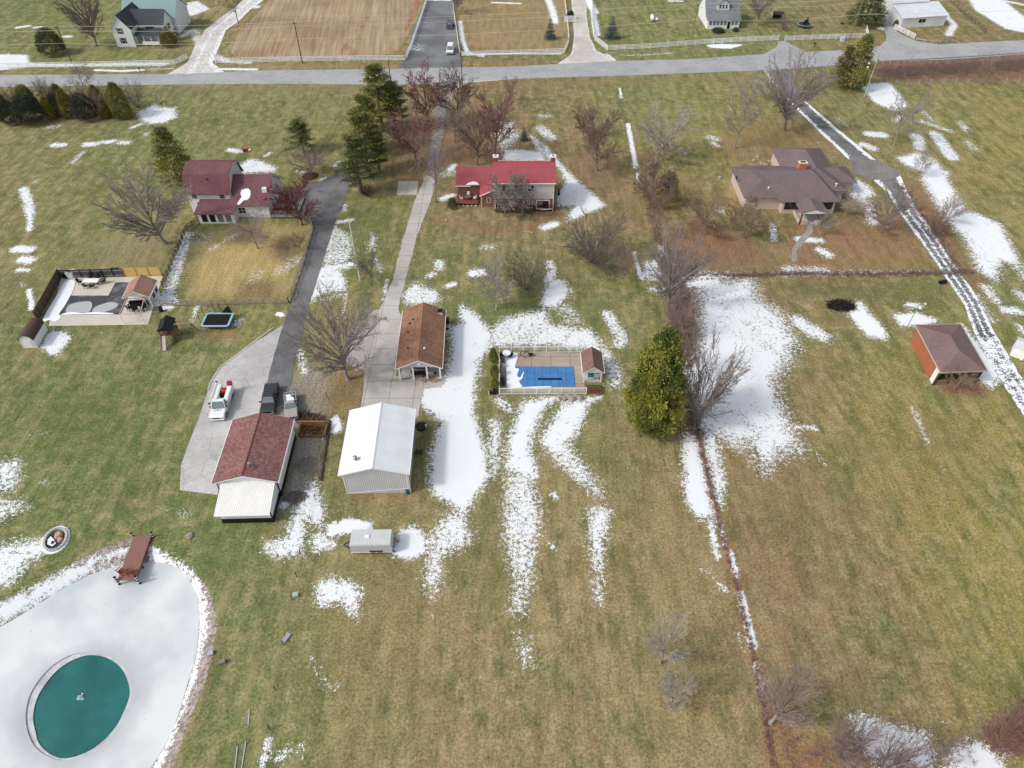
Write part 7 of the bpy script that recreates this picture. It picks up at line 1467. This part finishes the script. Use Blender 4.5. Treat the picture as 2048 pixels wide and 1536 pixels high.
# dock with chairs
q = [P(235,1159,.35), P(270,1161,.35), P(303.5,1069.6,.35), P(268.5,1069.6,.35)]
WDK = ribbed('dock_boards', (146, 106, 94), 'Y', .14, .85, .5, .72)
dv = ((q[2]+q[3])/2-(q[0]+q[1])/2); an = math.atan2(dv.y, dv.x)-math.pi/2; LD = dv.length; WD = (q[1]-q[0]).length
cD = (q[0]+q[1])/2; g = thing('dock', 'brown wooden dock reaching out over the frozen pond', 'dock', (cD.x, cD.y, 0), an)
MB().box(-WD/2, WD/2, 0, LD, .25, .35).build('deck_boards', WDK, g); MB().box(-WD/2+.02, -WD/2+.1, 0, LD, .02, .24).box(WD/2-.1, WD/2-.02, 0, LD, .02, .24).build('joist', WOODDARK, g)
for x in (-WD/2-.14, WD/2+.14):
    for y in (.1, LD-.1):
        ps = MB().tube((x, y, -1.2), (x, y, .95), .15, .15, 12).build('post', BLACK, g)
        for z in (-.2, .3, .75): MB().tube((x, y, z-.07), (x, y, z+.07), .165, .165, 12).build('rope_band', WHITE, ps)
for y in (LD*.35, LD*.65):
    for x in (-WD/2+.15, WD/2-.15): MB().tube((x, y, -1.3), (x, y, .25), .1).build('pile', WOODDARK, g)
CH = M('cedar_chair', (136, 78, 60), .8, .15, 3)
for u, v, r__, lab in ((246,1146,2.6,'brown slatted chair at the left of the dock end'),(262,1147,3.6,'brown slatted chair at the right of the dock end')):
    p_ = P(u, v, .35); chair('garden_chair', lab, (p_.x, p_.y, .35), r__+an, CH, 'chairs on the dock', 1.25)
# fire pit
p = P(112, 1080); g = thing('fire_pit', 'oval stone fire pit ring with snow and pink rock inside', 'fire pit', (p.x, p.y, 0), .35)
for rr_, z, nm, mt_, n_ in ((1.0, .32, 'block', M('ring_stone', (184, 182, 182), .9, .12, 4), 22), (1.18, .1, 'outer_block', SNOWM, 22)):
    m_ = MB()
    for k in range(n_):
        a0 = 2*math.pi*k/n_; m_.cb((math.cos(a0)*1.25*rr_, math.sin(a0)*1.6*rr_, z/2), (.27, .44, z), a0)
    m_.build(nm, mt_, g)
m_ = MB().tube((0,0,0),(0,0,.05),1.15,1.15,20); m_.build('ash_bed', M('ash', (62, 58, 56), .95, .4, 3), g)
MB().slab([(-.9,-.4,.13),(-.3,-.9,.13),(.1,-.6,.13),(-.2,.1,.13),(-.6,.7,.13),(-.9,.3,.13)], .06).build('snow', SNOWM, g)
p2_ = M('pink_rock', (190, 156, 142), .9, .12, 3); m_ = MB().tube((.3,.5,0),(.3,.5,.45),.55,.35,7); m_.build('rock', p2_, g); MB().tube((.5,-.2,0),(.5,-.2,.3),.4,.25,6).build('rock', p2_, g); MB().tube((-.3,-.4,0),(-.25,-.3,.35),.3,.1,6).build('plant', LEAF['slate'], g)
# trampolines
p0_, p1_ = P(415, 656), P(463, 652); cx_ = P(438, 648); g = thing('trampoline', 'rectangular blue edged trampoline with collapsed black net', 'trampoline', (cx_.x, cx_.y, 0), .0)
lx, ly_ = 2.3, 1.75; m_ = MB(); PB = M('blue_pad', (150, 188, 206), .5, .05)
out = []; inn = []
for sx_, sy_, a0 in ((1,1,0),(-1,1,90),(-1,-1,180),(1,-1,270)):
    for k in range(4):
        a1 = R(a0+30*k); out.append((sx_*(lx-.5)+math.cos(a1)*.5, sy_*(ly_-.5)+math.sin(a1)*.5)); inn.append((sx_*(lx-.62)+math.cos(a1)*.3, sy_*(ly_-.62)+math.sin(a1)*.3))
n_ = len(out); m_.add([(x, y, .95) for x, y in out]+[(x, y, .95) for x, y in inn]+[(x, y, .87) for x, y in out]+[(x, y, .87) for x, y in inn], [f for i in range(n_) for f in ((i,(i+1)%n_,n_+(i+1)%n_,n_+i),(2*n_+i,3*n_+i,3*n_+(i+1)%n_,2*n_+(i+1)%n_),(i,2*n_+i,2*n_+(i+1)%n_,(i+1)%n_),(n_+i,n_+(i+1)%n_,3*n_+(i+1)%n_,3*n_+i))])
m_.build('pad', PB, g); MB().slab([(x, y, .9) for x, y in inn], .02).build('mat', M('mat_black', (22, 20, 20), .8, .2), g)
for x in (-1.9, 1.9):
    for y in (-1.4, 1.4): MB().tube((x, y, 0), (x, y, .87), .04).build('leg', STEEL, g)
for x, y in ((-2.2, .8), (-2.2, -1.0), (-.7, 1.75), (.3, 1.75), (1.9, 1.7)): MB().tube((x, y, .2), (x-.35, y+.3, 2.6), .05, .04, 8).build('net_pole', BLK, g)
MB().add([(.2,1.7,1.0),(2.0,1.6,1.0),(1.5,1.9,2.3),(1.2,1.9,1.9),(.2,1.75,.98),(2.0,1.7,.98)], [(0,2,3),(0,1,2),(4,3,2),(5,4,2),(0,3,4),(1,5,2)]).build('net', BLK, g)
p = P(1608, 54); g = thing('trampoline', 'round black trampoline with pale blue rim in the far garden', 'trampoline', (p.x, p.y, 0)); MB().tube((0,0,.85),(0,0,.93),2.1,2.1,28).build('pad', M('teal_pad', (120, 160, 168), .5, .05), g); MB().tube((0,0,.931),(0,0,.95),1.8,1.8,28).build('mat', BLACK, g)
for k in range(6): MB().tube((math.cos(k)*1.9, math.sin(k)*1.9, 0), (math.cos(k)*1.9, math.sin(k)*1.9, .85), .05).build('leg', STEEL, g)
MB().add([(-.6,.2,1.0),(1.4,.9,1.0),(1.0,1.3,2.5),(-.2,.6,1.0)], [(0,1,2),(0,2,3),(1,3,2),(0,3,1)]).build('net', BLK, g)
# play set
p = P(343, 674); g = thing('play_set', 'dark wooden play tower with pale slide and swing beam', 'play set', (p.x, p.y, 0), .15); PW = M('play_wood', (120, 78, 58), .9, .2, 2)
for x in (-.9, .9):
    for y in (-1.3, 1.3): MB().box(x-.07, x+.07, y-.07, y+.07, 0, 2.6).build('post', PW, g)
MB().box(-1, 1, -1.4, 1.4, 1.4, 1.5).build('platform', PW, g); m_ = MB()
for k in range(6): m_.bar((.95, -1.2+k*.48, .1), (.95, -1.0+k*.48, 2.3), .12, .05)
for z in (.5, 1.1, 1.9): m_.bar((.95, -1.3, z), (.95, 1.3, z), .1, .05); m_.bar((-.95, -1.3, z), (-.95, 1.3, z), .1, .05)
m_.build('climbing_wall', M('climb_wood', (150, 108, 88), .9, .25, 4), g)
MB().add([(-1.2,-1.5,2.5),(1.2,-1.5,2.5),(1.2,1.5,2.5),(-1.2,1.5,2.5),(0,-1.5,3.3),(0,1.5,3.3)], [(0,3,5,4),(1,4,5,2),(0,4,1),(2,5,3),(0,1,2,3)]).build('canopy', BLACK, g)
m_ = MB().bar((-.5,-1.4,1.5),(-.5,-3.3,.1),.7,.06); m_.build('slide', M('slide_tan', (196, 176, 170), .5, .05), g); MB().bar((-.88,-1.4,1.62),(-.88,-3.3,.22),.06,.2).bar((-.12,-1.4,1.62),(-.12,-3.3,.22),.06,.2).build('slide_rail', M('slide_blue', (112, 112, 132), .5, .05), g)
MB().bar((1,0,2.5),(3.6,0,2.5),.12).build('swing_beam', M('beam_tan', (176, 156, 122), .8, .1), g); MB().bar((3.6,0,2.5),(4.0,-1.0,0),.1).build('leg', PW, g); MB().bar((3.6,0,2.5),(4.0,1.0,0),.1).build('leg', PW, g)
for x in (1.8, 2.8): s_ = MB().box(x-.2, x+.2, -.1, .1, .5, .54).build('swing_seat', BLK, g); MB().bar((x-.18,0,.54),(x-.18,0,2.45),.02).bar((x+.18,0,.54),(x+.18,0,2.45),.02).build('chain', STEEL, s_)
# propane tank, mailboxes, misc
p = P(1304, 41); g = thing('propane_tank', 'white propane tank standing in the cottage field', 'propane tank', (p.x, p.y, 0), 1.5); MB().tube((-1.3,0,.9),(1.3,0,.9),.55,.55,16).tube((1.3,0,.9),(1.55,0,.9),.55,.3,16).tube((-1.55,0,.9),(-1.3,0,.9),.3,.55,16).build('tank', WHITE, g); MB().box(-.9,-.75,-.4,.4,0,.5).box(.75,.9,-.4,.4,0,.5).build('cradle', STEEL, g)
p = P(1313, 41); g = thing('tank_cover', 'small white dome beside the propane tank', 'cover', (p.x, p.y, 0)); MB().tube((0,0,0),(0,0,.5),.6,.55,14).tube((0,0,.5),(0,0,.8),.55,.15,14).build('dome', WHITE, g); MB().box(-.2,.2,-.7,-.5,0,.3).build('base', STEEL, g)
for u, v, lab in ((281,145,'black mailbox on the verge below the farmhouse fence'),(1628,96,'dark mailbox on the verge before the round trampoline')):
    p = P(u, v); g = thing('mailbox', lab, 'mailbox', (p.x, p.y, 0)); MB().box(-.06,.06,-.06,.06,0,1.1).build('post', BLK, g); MB().box(-.14,.14,-.3,.3,1.1,1.4).build('box', BLACK, g)
p = P(1684, 82); g = thing('utility_cabinet', 'pale blue utility cabinet before the white roadside fence', 'cabinet', (p.x, p.y, 0)); MB().box(-.5,.5,-.4,.4,.1,1.1).build('cabinet', M('pale_blue', (196, 204, 220), .5, .04), g); MB().box(-.6,.6,-.5,.5,0,.1).build('base', CONC2, g)
p = P(493, 302); g = thing('toy_rider', 'small red and white object on the lawn beyond the white house', 'toy', (p.x, p.y, 0), .3); MB().cb((0,0,.35),(1.0,.5,.4)).build('body', M('toy_red', (176, 40, 44), .5, .05), g); MB().cb((.7,-.2,.25),(.6,.5,.3)).build('tray', WHITE, g); MB().cb((-.6,0,.25),(.3,.6,.4)).build('wheel', BLACK, g)
def crate(u, v, lab, dims, mt_, nm='crate', rz=.3):
    p_ = P(u, v); g_ = thing(nm, lab, 'box', (p_.x, p_.y, 0), rz); MB().cb((0,0,dims[2]/2),dims).build('box', mt_, g_); MB().cb((0,0,dims[2]+.03),(dims[0]*1.04,dims[1]*1.04,.06)).build('lid', mt_, g_)
GB = M('grey_box', (176, 182, 190), .6, .06); BB = M('brown_box', (142, 122, 116), .8, .1)
crate(592,1192,'small pale grey box on the wire fence line', (.55,.5,.4), GB); crate(573,1276,'grey flat panel crate leaning by the wire fence line', (.5,1.0,.14), M('panel_grey', (156, 158, 162), .6, .08), rz=-.45); crate(423,1307,'small pale box on the grass by the pond bank', (.4,.5,.25), GB); crate(446,1326,'small brown box on the grass by the pond bank', (.6,.4,.45), BB)
p = P(1883, 567); g = thing('trash_can', 'black bin lying by the fence beside the east drive', 'trash can', (p.x, p.y, 0), .2); MB().tube((-.5,0,.35),(.5,0,.35),.33,.38,12).build('bin', BLACK, g); MB().cb((.7,.1,.25),(.3,.5,.5)).build('lid', BLACK, g)
p = P(842, 856); g = thing('round_tub', 'dark round planter tub right of the white metal garage', 'planter', (p.x, p.y, 0)); MB().tube((0,0,0),(0,0,.5),.65,.75,18).build('tub', M('dark_green_tub', (38, 46, 38), .8, .2), g); MB().tube((.5,0,.0),(.75,.1,.55),.2,.12,8).build('snow_cap', SNOWM, g)
for u, v, lab, dx in ((895,666,'grey air conditioner against the right wall of the brown garage',0),(893,645,'dark wheelbarrow leaning at the far right corner of the brown garage',0)):
    p = P(u, v); g = thing('air_conditioner' if 'air' in lab else 'wheelbarrow', lab, 'air conditioner' if 'air' in lab else 'wheelbarrow', (p.x, p.y, 0), .1); MB().cb((0,0,.45),(.8,.8,.8)).build('body', GB if 'air' in lab else BLACK, g); MB().tube((0,0,.85),(0,0,.9),.3,.3,14).build('fan' if 'air' in lab else 'wheel', BLK, g)
# log walled bin and burn pile
q0, q1 = P(600, 874), P(650, 872); g = thing('log_bin', 'open timber walled bin with ochre boards behind the red shingled garage', 'bin', q0, 0); LW = M('ochre_timber', (150, 118, 76), .9, .25, 2, rgb2=(112, 80, 54)); w_ = q1.x-q0.x
MB().box(0, w_, 1.7, 1.95, 0, 1.25).build('back_wall', LW, g); MB().box(-.2, 0, 0, 1.95, 0, .9).build('side_wall', LW, g); MB().box(w_, w_+.2, 0, 1.95, 0, .9).build('side_wall', LW, g); MB().box(0, w_, -.12, 0, 0, .35).build('front_wall', LW, g)
m_ = MB(); rd = random.Random(5)
for k in range(26): m_.cb((rd.uniform(.3, w_-.3), rd.uniform(.2, 1.6), .25+rd.random()*.2), (rd.uniform(.3, 1.0), .2, .15), rd.random()*3)
m_.build('soil', M('soil', (96, 68, 46), .95, .3, 3), g)
m_ = MB(); p = P(655, 880)
for k in range(7): a_, b_ = P(659-k*2.6, 842+k*17), P(658-k*2.6, 860+k*17); m_.tube(a_-p+Vector((0,0,.15)), b_-p+Vector((0,0,.15)), .16, .14, 8)
o = m_.build('log_edging', WOODDARK, None); o.location = p; tag(o, 'line of dark logs edging the dirt strip beside the shingled garage', 'logs', kind='stuff')
def pile(name, lab, u, v, rpx, n_, mat, s=.5, h=.6, cat='pile', seed=1):
    rd_ = random.Random(seed); m_ = MB(); rm2 = rpx*mpp(v)
    for _ in range(n_):
        a0 = rd_.random()*6.28; r_ = rm2*math.sqrt(rd_.random()); z = h*(1-r_/rm2)*rd_.random(); c_ = Vector((math.cos(a0)*r_*1.2, math.sin(a0)*r_*.8, z+.05)); d = Vector((rd_.gauss(0,1), rd_.gauss(0,1), rd_.gauss(0,.3))).normalized(); m_.tube(c_, c_+d*s*rd_.uniform(.4, 1.5), .05*rd_.uniform(.6, 2), .03, 5)
    o = m_.build(name, mat, None, fix=False); g_ = P(u, v); o.location = (g_.x, g_.y, 0); tag(o, lab, cat, kind='stuff')
CHAR = M('charcoal', (44, 38, 36), .95, .3, 3)
pile('burn_pile', 'black charred heap of branches on the east lawn', 1682, 612, 22, 420, CHAR, .8, .8, seed=3)
pile('brush_heap', 'dark heap of cut branches between the grey pickup and the log bin', 608, 832, 14, 160, WOODDARK, .7, .5, seed=4)
pile('leaf_heap', 'reddish leaf and twig litter behind the timber bin', 625, 842, 22, 300, TWIG['burg'], .5, .3, seed=6)
pile('gravel_heap', 'grey rubble and twigs strewn over the dirt strip by the shingled garage', 620, 930, 26, 500, TWIG['grey'], .35, .12, seed=7)
pile('twig_litter', 'broken twigs on the stream of rubble behind the lean-to', 590, 995, 20, 260, TWIG['dark'], .4, .2, seed=8)
pile('pallet_scraps', 'scraps and twigs at the right wall of the white metal garage', 838, 905, 6, 60, WOODDARK, .5, .2, seed=9)
# round mulch bed under the ornamental tree
g_ = P(621, 352); m_ = MB().tube((0,0,0),(0,0,.1),1.75,1.6,24); o = m_.build('mulch_bed', M('dark_mulch', (58, 48, 44), .95, .3, 4, rgb2=(74, 62, 56)), None); o.location = g_; tag(o, 'dark round mulch bed under the pinkish ornamental tree', 'mulch bed')
# culverts / white pipes and posts
for u, v, vt, lab in ((319,197,188,'short white marker post on the lawn right of the evergreen row'),(330,213,204,'small white marker beside the snow right of the evergreen row')):
    p = P(u, v); o = MB().tube((0,0,0),(0,0,.9),.08,.08,8).build('marker_post', WHITE, None); o.location = p; tag(o, lab, 'marker')
# dark kennel frame in the cottage garden
p = P(1556, 40); g = thing('dog_kennel', 'dark open mesh kennel left of the round trampoline', 'kennel', (p.x, p.y, 0), -.1); m_ = MB()
for x in (-1.4, 1.4):
    for y in (-1.6, 1.6): m_.bar((x,y,0),(x,y,1.9),.08)
m_.build('frame', BLK, g); MB().box(-1.45,1.45,-1.65,1.65,1.9,1.96).build('roof', M('kennel_roof', (70, 66, 66), .9, .1), g); MB().box(-1.4,1.4,1.55,1.6,0,1.9).build('back_panel', BLK, g)
p = P(1609+75, 48); g = thing('tyre_swing', 'black tyre lying on the grass left of the leaning poles', 'tyre', (p.x, p.y, 0)); MB().tube((0,0,0),(0,0,.3),.45,.45,16).build('tyre', RUBBER, g); MB().tube((0,0,.3),(0,0,.31),.22,.22,12).build('hole', M('dark_hole', (52, 58, 40), .9, .1), g)
# fallen white sticks at left of the lean-to and at the bottom edge
for k, (a_, b_, lab) in enumerate((((354,1024),(363,1034),'thin white pipe on the grass left of the lean-to, left one'),((366,1017),(377,1030),'thin white pipe on the grass left of the lean-to, right one'),((499,1420),(497,1450),'pale stick on the grass near the bottom edge'),((492,1483),(483,1540),'long white plank at the bottom edge, right one'),((475,1493),(470,1540),'long white plank at the bottom edge, left one'))):
    p, q = P(*a_), P(*b_); o = MB().bar(Vector((0,0,.06)), q-p+Vector((0,0,.06)), .09, .06).build('pipe', GB, None); o.location = p; tag(o, lab, 'pipe')

# white concrete kerb along the yard
m_ = MB(); kp = [P(u, v, .03) for u, v in [(548,655),(500,690),(440,735),(421,765),(416,780)]]
for a_, b_ in zip(kp[:-1], kp[1:]): m_.bar(a_, b_, .22, .16)
tag(m_.build('kerb', CONC2, None), kind='structure')
